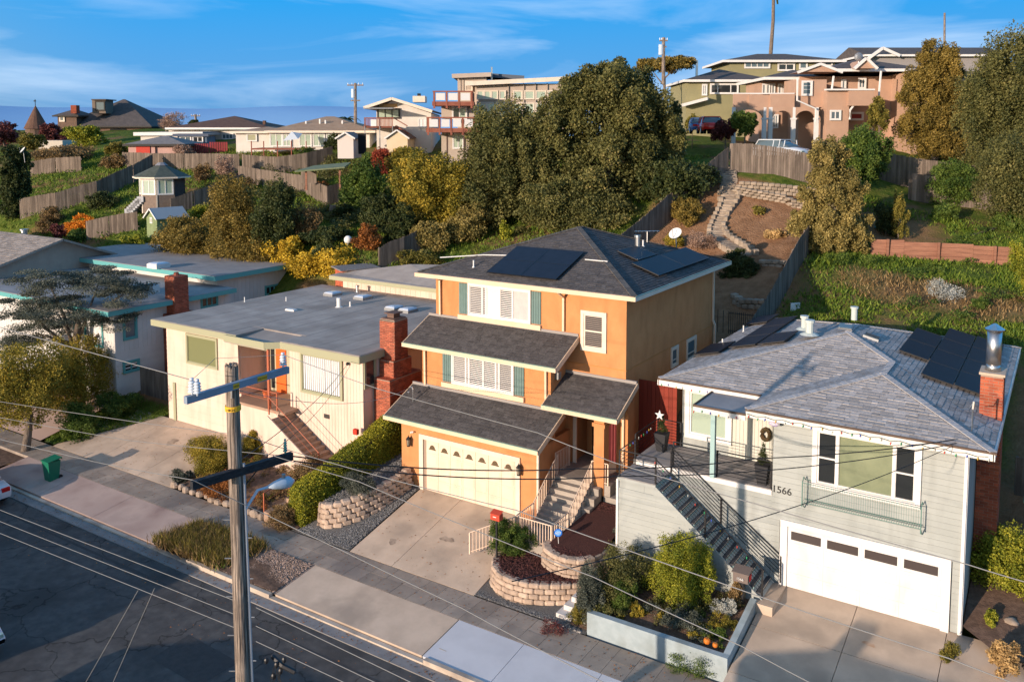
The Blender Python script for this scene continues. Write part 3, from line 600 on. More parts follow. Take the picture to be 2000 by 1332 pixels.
# entry recess, door, curtain, pillar
fe = front(33.0)
m = MB(); m.box(-17.4, -15.35, 32.97, 32.995, 1.62, 4.02); m.build('entry_wall', stucco, OH)
m = MB(front(31.7)); m.box(-17.36, -17.2, 1.62, 4.0, .0, .08); m.box(-17.2, -15.4, 3.9, 4.02, .0, .08); m.build('entry_frame', trim_w, OH)
m = MB(); m.box(-17.1, -16.6, 32.9, 32.95, 1.66, 3.8); m.build('doorway', dark, OH)
m = MB(); m.box(-16.62, -16.55, 32.1, 32.9, 1.66, 3.8); m.build('front_door', mat('beige door', (.36, .29, .2)), OH, label='open beige front door')
m = MB(); vs = []; fs_ = []
for i in range(25): x = -16.2+i*.034; y = 32.2+.06*math.sin(i*1.4); vs += [(x, y, 1.75), (x, y, 3.95)]
m.add(vs, [(2*i, 2*i+2, 2*i+3, 2*i+1) for i in range(24)]); m.build('curtain', maroon, OH)
m = MB(); m.box(-15.62, -15.17, 30.2, 30.65, .6, 4.55); m.box(-15.68, -15.11, 30.14, 30.71, 3.95, 4.1); m.build('porch_pillar', stucco, OH)
m = MB(); m.box(-14.95, -14.6, 31.2, 31.75, .6, 4.75); m.build('porch_pier', stucco, OH)
downspout(OH, [(-14.78, 31.14, 4.6), (-14.78, 31.14, .9)], trim_y)
porchc = mat('porch concrete', (.30, .26, .22), (.38, .33, .28), 3, .9, .3, 30)
m = MB(); m.box(-17.5, -14.9, 30.25, 33.0, .2, 1.60); m.build('porch_floor', porchc, OH)
downspout(OH, [(-24.45, 31.05, 9.05), (-24.45, 31.6, 8.85), (-24.45, 31.62, 7.2)], trim_y)
a = PY(1101, 600, 31.64); downspout(OH, [(a[0], 31.1, 9.02), (a[0], 31.62, 8.7), (a[0], 31.62, 7.25)], trim_y)
downspout(OH, [(-24.2, 29.75, 6.1), (-24.35, 30.32, 5.8), (-24.35, 30.34, 4.2)], trim_y)
downspout(OH, [(-18.2, 29.75, 6.1), (-17.95, 30.32, 5.85), (-17.95, 30.34, 4.25)], trim_y)
downspout(OH, [(-17.9, 28.38, 3.1), (-17.47, 28.93, 2.8), (-17.47, 28.93, -.2)], trim_w)
downspout(OH, [(-24.85, 28.38, 3.1), (-24.72, 28.9, 2.9), (-24.72, 29.1, 2.8)], trim_y)
downspout(OH, [(ux1+.05, 41.75, 9.1), (ux1+.06, 41.75, 6.2), (ux1+.16, 41.75, 6.0), (ux1+.16, 41.75, 4.4)], trim_w)
# solar panels
def panel_px(parent, fr, quad, nu, nv):
    """quad: 4 image corners (bl, br, tr, tl) of the array; laid square on the roof"""
    h = [fr.hit(*q) for q in quad]; u0 = (h[0][0]+h[3][0])/2; u1 = (h[1][0]+h[2][0])/2; v0 = (h[0][1]+h[1][1])/2; v1 = (h[2][1]+h[3][1])/2
    for i in range(nu):
        for j in range(nv): panel(parent, fr, u0+(u1-u0)*i/nu+.006, u0+(u1-u0)*(i+1)/nu-.006, v0+(v1-v0)*j/nv+.006, v0+(v1-v0)*(j+1)/nv-.006)
    return u0, u1, v0, v1
r_ = panel_px(OH, HF['front'], [(949, 537), (1088, 551), (1143, 496), (1011, 487)], 2, 2)
print('front solar', r_)
print('right solar', panel_px(OH, HF['right'], [(1285, 546), (1384, 507), (1335, 488), (1236, 519)], 2, 1), panel_px(OH, HF['right'], [(1246, 514), (1284, 501), (1240, 486), (1203, 495)], 1, 1))
# conduit, vents, mast on the roof
f = HF['front']; m = MB(f)
a, b, c_ = f.hit(860, 505), f.hit(945, 500), f.hit(1000, 501); m.tube([(a[0], a[1], .05), (b[0], b[1], .05), (c_[0], c_[1], .05)], .025, 5)
a, b = f.hit(1143, 509), f.hit(1187, 513); m.tube([(a[0], a[1], .05), (b[0], b[1], .05)], .025, 5); m.build('conduit', pvc, OH)
def vent(parent, fr, px, py, h=.3, r=.05, mt=pvc, cap=False, name='roof_vent'):
    u, v = fr.hit(px, py); p = fr.P(u, v); m = MB(); m.cyl((p[0], p[1], p[2]-.05), .08, r*2.6, r*1.4, 10); m.cyl((p[0], p[1], p[2]), h, r, r, 10)
    if cap: m.cyl((p[0], p[1], p[2]+h), .1, r*1.35, r*1.35, 12)
    return m.build(name, mt, parent)
vent(OH, f, 925, 522, .32, .035, pvc); vent(OH, HF['right'], 1245, 486, .55, .13, metal, True); vent(OH, HF['right'], 1256, 481, .3, .04)
vent(OH, HF['left'], 953, 492, .35, .05) if False else None
u, v = HF['right'].hit(1264, 474); p = HF['right'].P(u, v); m = MB(); m.cyl(tuple(p), .55, .02, .02, 5); m.tube([(p[0]-.5, p[1]-.3, p[2]+.55), (p[0]+.5, p[1]+.3, p[2]+.58)], .02, 4)
for k in range(7): m.tube([(p[0]-.5+.16*k, p[1]-.3+.1*k-.12, p[2]+.56), (p[0]-.5+.16*k, p[1]-.3+.1*k+.12, p[2]+.57)], .008, 4)
m.build('antenna', metal, OH)
# service mast on the lower roof
p = np.array([-24.3, 29.4, 3.6]); m = MB(); m.tube([p, p+[0, 0, .62], p+[-.05, 0, .72], p+[-.16, 0, .70]], .03, 6); m.ball((p[0]-.25, p[1], p[2]+.45), .05); m.build('service_mast', metal, OH)
# ---- entry stairs
ST = thing('entry_stairs', 'concrete entry stairs with peach metal railings beside the orange garage', 'stairs', (-17, 29, 0))
sx0, sx1 = -17.35, -15.6
for k in range(8):
    y0 = 28.45+k*.25 if k < 8 else 0; z1 = .18+(k+1)*.178
    m = MB(); m.box(sx0+.05, sx1, 28.3+k*.25, 30.27, z1-.178-.002, z1-.003); m.build('step', porchc, ST)
m = MB(); m.box(-17.45, -15.6, 26.95, 28.32, -.9, .16); m.build('landing', porchc, ST)
m = MB(); m.box(-15.98, -15.55, 28.3, 30.3, -.6, .3)
for k in range(5): m.box(-15.6, -15.25, 28.4+k*.38, 30.3, .1+k*.28, .38+k*.28)
m.box(-15.6, -14.2, 30.2, 31.2, -.5, 1.15); m.build('stair_flank', mat('flank concrete', (.27, .235, .20), (.36, .315, .27), 4, .95, .5, 18), ST)
RR = mat('peach rail', (.74, .56, .42), rough=.55)
railing(ST, [(-17.3, 27.0, .16), (-15.72, 27.0, .16), (-15.72, 28.3, .18), (-15.72, 30.25, 1.55)], .88, RR, r=.022)
railing(ST, [(-15.72, 30.25, 1.6), (-15.0, 30.25, 1.6)], .88, RR, r=.022)
railing(ST, [(-17.3, 27.1, .16), (-17.3, 28.3, .18), (-17.3, 30.2, 1.55)], .88, RR, r=.022); railing(ST, [(-17.38, 30.2, 1.6), (-17.35, 31.3, 1.6)], .88, RR, r=.022)
railing(ST, [(-18.75, 26.0, -.45), (-17.3, 27.0, .16)], .85, RR, r=.02)
# ================================================================ PALE SAGE HOUSE (right)
RH = thing('sage_house', 'pale sage two storey house with grey shingle roof, black deck railings and white garage door', 'house', (-7, 35, 0))
f9 = front(29.0); XL, XR = -13.3, -2.22
GU0, GU1 = f9.hit(1539, 1080)[0], f9.hit(1838, 1150)[0]; GV0, GV1 = .22, f9.hit(1690, 1063)[1]
big = (f9.hit(1597, 890)[0], f9.hit(1789, 930)[0], f9.hit(1643, 951)[1], f9.hit(1642, 848)[1])
m = MB(); m.box(-8.13, XR, 29.02, 43, -.8, 6.28); m.box(-12.25, -8.135, 29.03, 43, -.8, 3.3); m.box(-12.25, -8.135, 31.22, 43, 3.303, 6.28); m.box(XL+.02, -12.26, 27.62, 30.9, -.8, 3.2)
m.prism([(-12.255, 27.62, -.8), (-8.0, 27.62, -.8), (-8.0, 27.62, .25), (-11.75, 27.62, 3.15), (-12.255, 27.62, 3.15)], (0, 1.36, 0)); m.build('wall', sidm, RH)
siding(RH, f9, -8.12, XR-.1, .3, 6.2, sidm, .2, holes=[(GU0-.3, GU1+.3, 0, GV1+.2), (big[0]-.15, big[1]+.15, big[2]-.1, big[3]+.3)])
siding(RH, f9, -12.2, -8.12, 1.0, 3.3, sidm, .2)
f76 = front(27.6)
n_ = 19
for k in range(n_):
    a, b = -.7+k*.2, -.7+(k+1)*.2
    if b > 3.1: continue
    xr = -11.85 if b > 3.0 else min(-8.1, -11.75+(3.1-b)/.773)
    piece('siding_board', sidm, RH, ((XL+xr)/2, (a+b)/2, .006), (xr-XL, .192, .02), f76, rx=-.04)
m = MB(); m.box(XL-.03, XL+.05, 27.55, 27.63, -.8, 3.2); m.box(XR-.1, XR+.02, 28.95, 29.06, -.3, 6.1); m.build('corner_board', white, RH)
# recessed wall: vertical boards and the large mint window
fb = front(31.2)
for k in range(16):
    u = -10.35+k*.14
    piece('vertical_board', mat('porch boards', (.55, .54, .47), rough=.8, rnd=.04) if k == 0 else bpy.data.materials['porch boards'], RH, (u, 4.85, .0), (.13, 2.7, .03), fb)
U0, U1 = fb.hit(1348, 800)[0], fb.hit(1421, 830)[0]; V0 = fb.hit(1385, 852)[1]
window(RH, fb, U0, U1, V0, 5.75, .18, white, pane=gl_m, depth=.09, bar=.07)
m = MB(fb); m.box(-12.25, U0-.3, 3.49, 6.0, 0, .02); m.build('side_panel', sidm, RH)
window(RH, f9, *big, .16, white, cols=(.19, .51, .19) if False else (1, 2.75, 1), rows={0: [.5], 2: [.5]}, pane=[gl_d, mat('sage glass with reflection noise', (.16, .185, .115), (.25, .275, .17), .7, .06, spec=.6), gl_d], depth=.09, bar=.06, head=.02)  # noise in the sage pane colour stands in for reflections
# garage door
m = MB(f9); m.box(GU0-.26, GU0-.02, 0.1, GV1+.2, .02, .09); m.box(GU1+.02, GU1+.26, .1, GV1+.2, .02, .09); m.box(GU0-.02, GU1+.02, GV1+.01, GV1+.2, .02, .09); m.build('garage_frame', white, RH)
m = MB(f9); m.box(GU0-.02, GU1+.02, GV0, GV1+.01, .022, .03); gd = m.build('garage_door', wdoor, RH); gw = (GU1-GU0)/4; gh = (GV1-GV0)/4
for r in range(4):
    for c in range(4):
        u = GU0+gw*c; v = GV0+gh*r; piece('door_panel', wdoor, gd, (u+gw/2, v+gh/2, .036), (gw-.012, gh-.012, .014), f9)
        if r < 3: piece('raised_panel', wdoor, gd, (u+gw/2, v+gh/2, .046), (gw-.2, gh-.2, .01), f9)
        else: piece('door_window', glass('garage glass', (.07, .055, .05), .2) if c == 0 else bpy.data.materials['garage glass'], gd, (u+gw/2, v+gh/2-.02, .048), (gw-.2, gh-.24, .012), f9)
# roof
x0, x1, y0, y1, ze, P_ = -12.9, -1.56, 30.35, 43.3, 6.3, .245
HR, hc, hs_ = hip_frames(x0, x1, y0, y1, ze, P_); hw = (x1-x0)/2; zr = ze+hw*P_; sl = hw/hc; RA = (x0+hw, y0+hw, zr); RB = (x0+hw, y1-hw, zr)
m = MB(); t_ = .22
m.add([(x0, y0, ze), (x1, y0, ze), (x1, y1, ze), (x0, y1, ze), RA, RB, (x0, y0, ze-t_), (x1, y0, ze-t_), (x1, y1, ze-t_), (x0, y1, ze-t_)],
      [(0, 1, 4), (1, 2, 5, 4), (2, 3, 5), (3, 0, 4, 5), (9, 8, 7, 6), (0, 6, 7, 1), (1, 7, 8, 2), (2, 8, 9, 3), (3, 9, 6, 0)])
bx0, by0 = -8.93, 28.5; bh = (x1-bx0)/2; BA = (x1-bh, by0+bh, ze+bh*P_); BB = (x1-bh, y0+bh, ze+bh*P_)
m.add([(bx0, by0, ze), (x1-.002, by0, ze), BA, BB, (bx0, y0, ze), (x1-.002, y0, ze), (bx0, by0, ze-t_), (x1-.002, by0, ze-t_), (bx0, y0, ze-t_), (x1-.002, y0, ze-t_)],
      [(0, 1, 2), (1, 5, 3, 2), (4, 0, 2, 3), (8, 9, 7, 6), (0, 6, 7, 1), (4, 8, 6, 0), (1, 7, 9, 5)])
ro = m.build('roof', shing_g, RH); m = MB(); W1 = x1-x0; D1 = y1-y0
shingle_field(m, HR['front'], [(0, 0), (W1, 0), (hw, sl)], .19, .32); shingle_field(m, HR['right'], [(0, 0), (D1, 0), (D1-hw, sl), (hw, sl)], .19, .32)
shingle_field(m, HR['left'], [(0, 0), (D1, 0), (D1-hw, sl), (hw, sl)], .19, .32); shingle_field(m, HR['back'], [(0, 0), (W1, 0), (hw, sl)], .19, .32)
HB, _, _ = hip_frames(bx0, x1, by0, by0+9, ze, P_)
shingle_field(m, HB['front'], [(0, .0), (x1-bx0, 0), (bh, bh/hc)], .19, .32); fl = FR((bx0, y0, ze), (0, -1, 0), (hc, 0, hs_)); 
shingle_field(m, fl, [(-bh, bh/hc), (0, 0), (y0-by0, 0), (y0-by0-bh, bh/hc)], .19, .32)
shingle_field(m, FR((x1, by0, ze), (0, 1, 0), (-hc, 0, hs_)), [(0, 0), (y0-by0, 0), (y0-by0+bh, bh/hc), (bh, bh/hc)], .19, .32)
m.build('shingles', shing_g, ro, kind='stuff')
for a, b in (((x1, by0, ze), BA), (BA, BB), (BB, RA), ((x0, y0, ze), RA), (RA, RB), (RB, (x0, y1, ze)), (RB, (x1, y1, ze)), ((bx0, by0, ze), BA)): caps(ro, a, b, ridge_g, w=.24)
wf = mat('white fascia', (.68, .65, .61), rough=.55)
m = MB(); m.box(bx0, x1+.03, by0-.05, by0-.003, ze-.26, ze-.02); m.build('fascia_board', wf, RH); m = MB(); m.box(x0-.03, bx0, y0-.05, y0-.003, ze-.26, ze-.02); m.build('fascia_board', wf, RH)
m = MB(); m.box(x1+.003, x1+.06, by0-.05, y1, ze-.26, ze-.02); m.build('fascia_board', wf, RH); m = MB(); m.box(x0-.06, x0-.003, y0-.05, y1, ze-.26, ze-.02); m.build('fascia_board', wf, RH)
drip = mat('brown drip edge', (.11, .075, .055)); m = MB(); m.box(bx0-.01, x1+.1, by0-.075, by0-.04, ze-.05, ze+.02); m.build('drip_edge', drip, RH)
m = MB(); m.box(x0-.05, bx0, y0-.075, y0-.04, ze-.05, ze+.02); m.build('drip_edge', drip, RH)
# flat porch roof
m = MB(); m.box(-10.75, bx0-.01, 28.5, 30.3, 6.0, 6.12); pr = m.build('porch_roof', flat_b, RH)
m = MB(); m.box(-10.8, bx0-.01, 28.44, 28.497, 5.9, 6.14); m.build('fascia_board', wf, pr); m = MB(); m.box(-10.81, -10.76, 28.45, 30.3, 6.02, 6.16); m.build('drip_edge', drip, pr); m = MB(); m.box(-10.81, bx0, 28.42, 28.439, 6.08, 6.16); m.build('drip_edge', drip, pr)
m = MB(); m.box(-10.28, -10.12, 28.78, 28.94, 3.5, 5.99); m.build('porch_post', sage, RH)
# roof solar arrays

fr_ = HR['right']
for (u0, u1, v0, v1, k) in ((5.2, 9.7, 2.78, 3.84, 2), (3.1, 11.7, 1.68, 2.74, 4), (3.2, 11.9, .58, 1.64, 4)):
    for i in range(k): panel(RH, fr_, u0+(u1-u0)*i/k+.01, u0+(u1-u0)*(i+1)/k-.01, v0, v1)
fl_ = HR['left']
for (u0, u1, v0, v1, k) in ((7.2, 9.4, .02, 1.12, 1), (1.9, 8.5, 1.25, 2.4, 3), (6.3, 8.5, 2.5, 3.6, 1), (.5, 2.6, .02, 1.1, 1)):
    for i in range(k): panel(RH, fl_, u0+(u1-u0)*i/k+.01, u0+(u1-u0)*(i+1)/k-.01, v0, v1)
lightpv = mat('sage vent pipe', (.48, .53, .50), rough=.5)
vent(RH, HR['front'], 1571, 641, .42, .13, lightpv, True); vent(RH, HR['front'], 1581, 651, .45, .15, lightpv, True); vent(RH, HR['back'], 1678, 634, .45, .13, lightpv, True) if False else None
vent(RH, fl_, 1452, 648, .3, .03); vent(RH, fl_, 1411, 675, .3, .03)
q = MB(); q.cyl((-7.6, 39.0, 7.6), .5, .13, .13, 12); q.cyl((-7.6, 39.0, 8.1), .08, .17, .17, 12); q.build('roof_vent', lightpv, RH)
def skylight(parent, fr, px, py, w=.5, l=.7, h=.1, mt=None, dome=True, dm=None):
    u, v = fr.hit(px, py); m = MB(fr); m.box(u-w/2, u+w/2, v-l/2, v+l/2, 0, h); o = m.build('skylight', mt or steel, parent)
    m = MB(fr)
    if dome:
        pts = []
        for k, (e, hh) in enumerate(((.47, h), (.40, h+.07), (.2, h+.11))): pts += [(u+sx*w*e, v+sy*l*e, hh) for sx, sy in ((-1, -1), (1, -1), (1, 1), (-1, 1))]
        m.add(pts, [(4*k+i, 4*k+(i+1) % 4, 4*k+4+(i+1) % 4, 4*k+4+i) for k in range(2) for i in range(4)]+[(8, 9, 10, 11)])
    else: m.box(u-w*.45, u+w*.45, v-l*.45, v+l*.45, h+.002, h+.02)
    m.build('skylight_dome', dm or glass('skylight acrylic', (.55, .58, .62), .15), o); return o
domem = glass('skylight acrylic', (.50, .54, .60), .15)
skylight(RH, HR['front'], 1652, 640, .55, .4, .06, steel, False, gl_b); skylight(RH, fr_, 1702, 661, .5, .6, .1, steel, False, gl_b)
# chimney and flue
cx0, cx1, cy0, cy1 = -2.2, -1.55, 31.8, 32.7
m = MB(); m.box(cx0, cx1, cy0, cy1, -.3, 7.76); m.box(cx0-.06, cx1+.1, cy0-.06, cy1+.06, -.6, .1); ch = m.build('chimney', mortar, RH)
bricks(ch, front(cy0), cx0, cx1, .3, 6.1, bw=.26, bh=.1); bricks(ch, front(cy0), cx0, cx1, 6.3, 7.76, bw=.26, bh=.1); bricks(ch, side(cx1), cy0, cy1, .3, 7.76, bw=.26, bh=.1)
m = MB(); m.box(cx0-.05, cx1+.05, cy0-.05, cy1+.05, 7.76, 7.84); m.build('chimney_cap', concrete, ch)
flx, fly = -1.88, 32.25
m = MB(); m.cyl((flx, fly, 7.83), .25, .25, .2, 20); m.cyl((flx, fly, 8.05), 1.13, .22, .22, 20); m.build('flue_pipe', metal, ch, smooth=True); m = MB(); m.cyl((flx, fly, 9.19), .04, .28, .30, 20); m.cyl((flx, fly, 9.23), .18, .30, .03, 20); m.build('flue_cap', metal, ch)
m = MB(); u, v = fr_.hit(1898, 842); p = fr_.P(u, v); m.cyl(tuple(p), .7, .025, .025, 6); m.tube([p+[0, 0, .7], p+[.02, 0, .95]], .04, 5); m.tube([p+[-.35, 0, .62], p+[-.1, 0, .68], p+[0, 0, .9]], .015, 4); m.build('service_mast', metal, RH)
# deck, landing, stairs
m = MB(); m.box(XL, -8.14, 28.98, 31.18, 3.28, 3.45); m.build('deck_rim', white, RH)
for k in range(16): piece('deck_board', deck_m, RH, ((XL-8.16)/2, 29.04+k*.137, 3.475), (-8.16-XL, .128, .03))
m = MB(); m.box(XL, -11.82, 27.58, 28.96, 3.15, 3.27); m.build('deck_rim', sidm, RH)
for k in range(10): piece('deck_board', deck_m, RH, ((XL-11.82)/2, 27.65+k*.137, 3.29), (-11.82-XL, .128, .03))
tread = mat('dark stair tread', (.07, .07, .08), rough=.7); nose = mat('speckled tread edge', (.45, .40, .32))
for k in range(16):
    x = -11.82+k*.235; z = 3.12-k*.18
    piece('stair_tread', tread, RH, (x+.12, 28.3, z-.02), (.26, 1.26, .04)); piece('stair_riser', sage, RH, (x, 28.3, z+.07), (.02, 1.26, .16)); piece('tread_edge', nose, RH, (x+.24, 28.3, z+.001), (.02, 1.2, .006))
m = MB(); m.box(-8.2, -7.55, 27.3, 28.95, -.6, .24); m.build('stair_pad', concrete, RH)
for yy in (27.61, 28.93):
    m = MB(); m.beam((-11.9, yy, 3.1), (-8.05, yy, .12), .05, .3); m.build('stringer', sidm if yy < 28 else trim_w, RH)
railing(RH, [(XL+.05, 27.66, 3.3), (-11.85, 27.66, 3.3)], .95, black, horiz=6, r=.022)
railing(RH, [(-11.85, 27.66, 3.25), (-10.0, 27.66, 1.83), (-8.0, 27.66, .28)], .95, black, horiz=6, r=.022)
railing(RH, [(XL+.05, 27.66, 3.3), (XL+.05, 28.98, 3.3)], .95, black, horiz=6, r=.02)
railing(RH, [(XL+.05, 29.0, 3.49), (XL+.05, 31.1, 3.49)], .95, black, horiz=7, r=.02); railing(RH, [(XL+.05, 31.1, 3.49), (-12.3, 31.1, 3.49)], .95, black, horiz=7, r=.02)
railing(RH, [(-11.75, 29.03, 3.49), (-10.3, 29.03, 3.49)], .95, black, horiz=7, r=.02); railing(RH, [(-10.1, 29.03, 3.49), (-8.18, 29.03, 3.49)], .95, black, horiz=7, r=.02)
railing(RH, [(-11.8, 28.96, 3.3), (-9.9, 28.96, 1.83), (-7.75, 28.93, .3)], .95, black, horiz=6, r=.022)
# string of coloured bulbs along the fascia
hues = [(.5, .05, .03), (.03, .3, .12), (.05, .1, .45), (.55, .35, .05), (.5, .5, .45)]
BM = [mat('bulb %s' % n_, h_, rough=.3) for n_, h_ in zip(('red', 'green', 'blue', 'amber', 'clear'), hues)]
for kk in range(5):
    m = MB(); pts = [(bx0+.1+.3*i, 28.4, 6.12) for i in range(25)]+[(-10.75+.3*i, 28.4, 5.98) for i in range(6)]+[(x0+.1+.3*i, 30.28, 6.12) for i in range(7)]+[(XL+.02, 27.8+.25*i, 4.2) for i in range(12)]+[(-11.85+.3*i, 27.63, 4.15-.232*i) for i in range(12)]
    for i, p in enumerate(pts):
        if i % 5 == kk: m.ball((p[0]+random.uniform(-.04, .04), p[1], p[2]-random.uniform(.0, .08)), (.02, .02, .05), 6, 4)
    m.build('light_bulb', BM[kk], RH, kind='stuff')
m = MB(); m.tube([(bx0+.05+.3*i, 28.4, 6.17-.05*(i % 2)) for i in range(25)], .008, 4); m.build('light_string', mat('dark green cord', (.02, .06, .03)), RH)
# house number
def text_obj(txt, fr, u, v, size, mt, parent, name, ext=.01, w=.03):
    c = bpy.data.curves.new('t', 'FONT'); c.body = txt; c.size = size; c.extrude = ext; c.align_x = 'CENTER'
    o = bpy.data.objects.new('t', c); C.objects.link(o); bpy.context.view_layer.update(); me = bpy.data.meshes.new_from_object(o.evaluated_get(bpy.context.evaluated_depsgraph_get())); bpy.data.objects.remove(o)
    me.materials.clear(); me.materials.append(mt); q = bpy.data.objects.new(name, me); C.objects.link(q); q.parent = parent
    R = Matrix(((fr.u[0], fr.v[0], fr.w[0]), (fr.u[1], fr.v[1], fr.w[1]), (fr.u[2], fr.v[2], fr.w[2]))).to_4x4(); p = fr.P(u, v, w)-org(parent); R.translation = Vector([float(t) for t in p]); q.matrix_local = R; return q
u, v = f9.hit(1527, 963); text_obj('1566', f9, u, v, .34, black, RH, 'house_number')
# wire window basket
a = f9.hit(1572, 975); b = f9.hit(1817, 1028); zt = f9.hit(1572, 928)[1]-.12; zb = f9.hit(1572, 966)[1]-.12
WB = thing('window_basket', 'long green wire basket hung on the wall under the big front window', 'window basket', (a[0], 28.9, zb)); gm_ = mat('green wire', (.10, .20, .17), rough=.5)
x = a[0]; x2 = f9.hit(1820, 1000)[0]-.25
m = MB()
for y in (28.62, 28.95):
    for z in (zt, zb): m.tube([(x, y, z), (x2, y, z)], .012, 4)
m.build('basket_frame', gm_, WB); m = MB()
for i in range(52): xx = x+(x2-x)*i/51; m.tube([(xx, 28.62, zb), (xx, 28.62, zt)], .005, 3, False); m.tube([(xx, 28.62, zb), (xx, 28.95, zb)], .005, 3, False)
m.build('basket_wire', gm_, WB, kind='stuff')
for xx in (x, x2): m = MB(); m.beam((xx, 28.62, zb-.15), (xx, 28.62, zt+.05), .03, .03); m.tube([(xx, 28.62, zt), (xx, 28.78, zt+.15), (xx, 28.95, zt)], .015, 4); m.tube([(xx, 28.95, zb-.3), (xx, 28.62, zb-.02)], .02, 4); m.build('bracket', gm_, WB)
downspout(RH, [(XR-.05, 28.5, 6.1), (XR-.05, 28.93, 5.9), (XR-.05, 28.93, .3)], mat('white downspout', (.7, .68, .66), rough=.5))
# potted conifers, wreath, star
lf_con = leafmat('conifer needles', (.02, .045, .02), (.05, .10, .035))
# ================================================================ CREAM HOUSE
CH = thing('cream_house', 'single storey cream house with flat grey roof, olive trim, orange door and red porch rails', 'house', (-34, 35, 0))
LX0, LX1, CX0, CX1 = -41.4, -35.35, -31.95, -27.1; ZE = 5.2
m = MB(); m.box(LX0, LX1, 29.0, 41, -1.3, ZE); m.box(LX1, CX0, 30.6, 41, -1.3, ZE); m.box(CX0, CX1, 29.2, 41, -1.3, ZE); m.box(LX1, CX0, 29.0, 30.6, -1.3, 2.12); m.build('wall', creamm, CH)
f0, f2, f3 = front(29.0), front(29.2), front(30.6)
W_ = f0.rect(366, 655, 424, 722); W_ = (f0.hit(368, 690)[0], f0.hit(423, 690)[0], f0.hit(395, 711)[1], f0.hit(395, 660)[1])
siding(CH, f0, LX0, LX1, -.1, ZE, creamm, .24, holes=[(W_[0]-.12, W_[1]+.12, W_[2]-.1, W_[3]+.1)], d=.014)
siding(CH, f0, LX1, CX0, .2, 2.1, creamm, .24, d=.014)
V_ = (f2.hit(592, 730)[0], f2.hit(667, 750)[0], f2.hit(630, 769)[1], f2.hit(630, 698)[1])
n_ = 24
for k in range(n_):
    a = CX0+(CX1-CX0)*k/n_; b = a+(CX1-CX0)/n_
    if a > V_[0]-.2 and b < V_[1]+.2:
        piece('vertical_board', creamm, CH, ((a+b)/2, (V_[2]-.12)/2, .004), (b-a-.012, V_[2]-.12, .014), f2)
    else: piece('vertical_board', creamm, CH, ((a+b)/2, ZE/2, .004), (b-a-.012, ZE, .014), f2)
window(CH, f0, *W_, .12, oliveg, pane=glass('olive glass', (.19, .20, .10), .15), depth=.08, bar=.03)
wv = window(CH, f2, *V_, .12, oliveg, pane=gl_d, depth=.09, bar=.04)
m = MB(); vs = []; N = 60
for i in range(N+1): x = V_[0]+.06+(V_[1]-V_[0]-.12)*i/N; vs += [(x, V_[2]+.06, .018+.012*math.sin(i*1.9)), (x, V_[3]-.06, .018+.012*math.sin(i*1.9))]
m = MB(f2); m.add(vs, [(2*i, 2*i+2, 2*i+3, 2*i+1) for i in range(N)]); m.build('curtain', curtain, wv)
siding(CH, f3, LX1+.02, f3.hit(541, 710)[0]-.68, 2.15, ZE, salmon, .2, d=.014)
DX0, DX1 = f3.hit(541, 710)[0], f3.hit(560, 710)[0]; m = MB(f3); m.box(DX0-.65, CX0-.02, 2.13, ZE, 0, .02); m.build('entry_panel', mat('entry side panel', (.42, .38, .26)), CH)
m = MB(f3); m.box(DX0, DX1, 2.15, 4.45, .02, .07); dr = m.build('front_door', orangep, CH, label='bright orange front door'); m = MB(f3); m.box(DX0-.42, DX0-.15, 2.3, 4.4, .022, .04); m.build('side_light', gl_d, CH)
m = MB(f3); m.ball((DX0+.1, 3.2, .1), .03); m.build('handle', metal, dr)
fs = side(CX1); a = fs.rect(713, 700, 728, 752); m = MB(fs); m.box(29.2, 41, -1.2, ZE, .001, .015); m.build('side_wall', mat('shaded cream boards', (.62, .52, .42), (.66, .56, .45), 2), CH) if False else None
U0, U1 = fs.hit(713, 725)[0], fs.hit(731, 725)[0]; V0, V1 = fs.hit(721, 753)[1], fs.hit(721, 702)[1]; window(CH, fs, U0, U1, V0, V1, .1, oliveg, rows={0: [.5]} if False else None, pane=gl_d, depth=.06)
# garage doors at left, olive posts
m = MB(f0); m.box(-40.9, -40.7, -.1, 2.0, 0, .08); m.build('corner_trim', oliveg, CH); m = MB(f0); m.box(-40.6, -36.2, -.08, 1.95, .015, .03); gd = m.build('garage_door', creamm, CH)
for k in range(5): piece('door_panel', creamm, gd, (-38.4, .12+k*.4, .035), (4.35, .385, .012), f0)
for px, py in ((369, 760), (408, 773), (466, 818), (564, 855) if False else (545, 832), (633, 815)):
    u, v = f0.hit(px, py); m = MB(f0); fx = f0 if u < CX0 else f2; m.fr = fx; m.box(u-.18, u+.18, v-.1, v+.1, .012, .035); m.build('crawl_vent', darkr, CH)
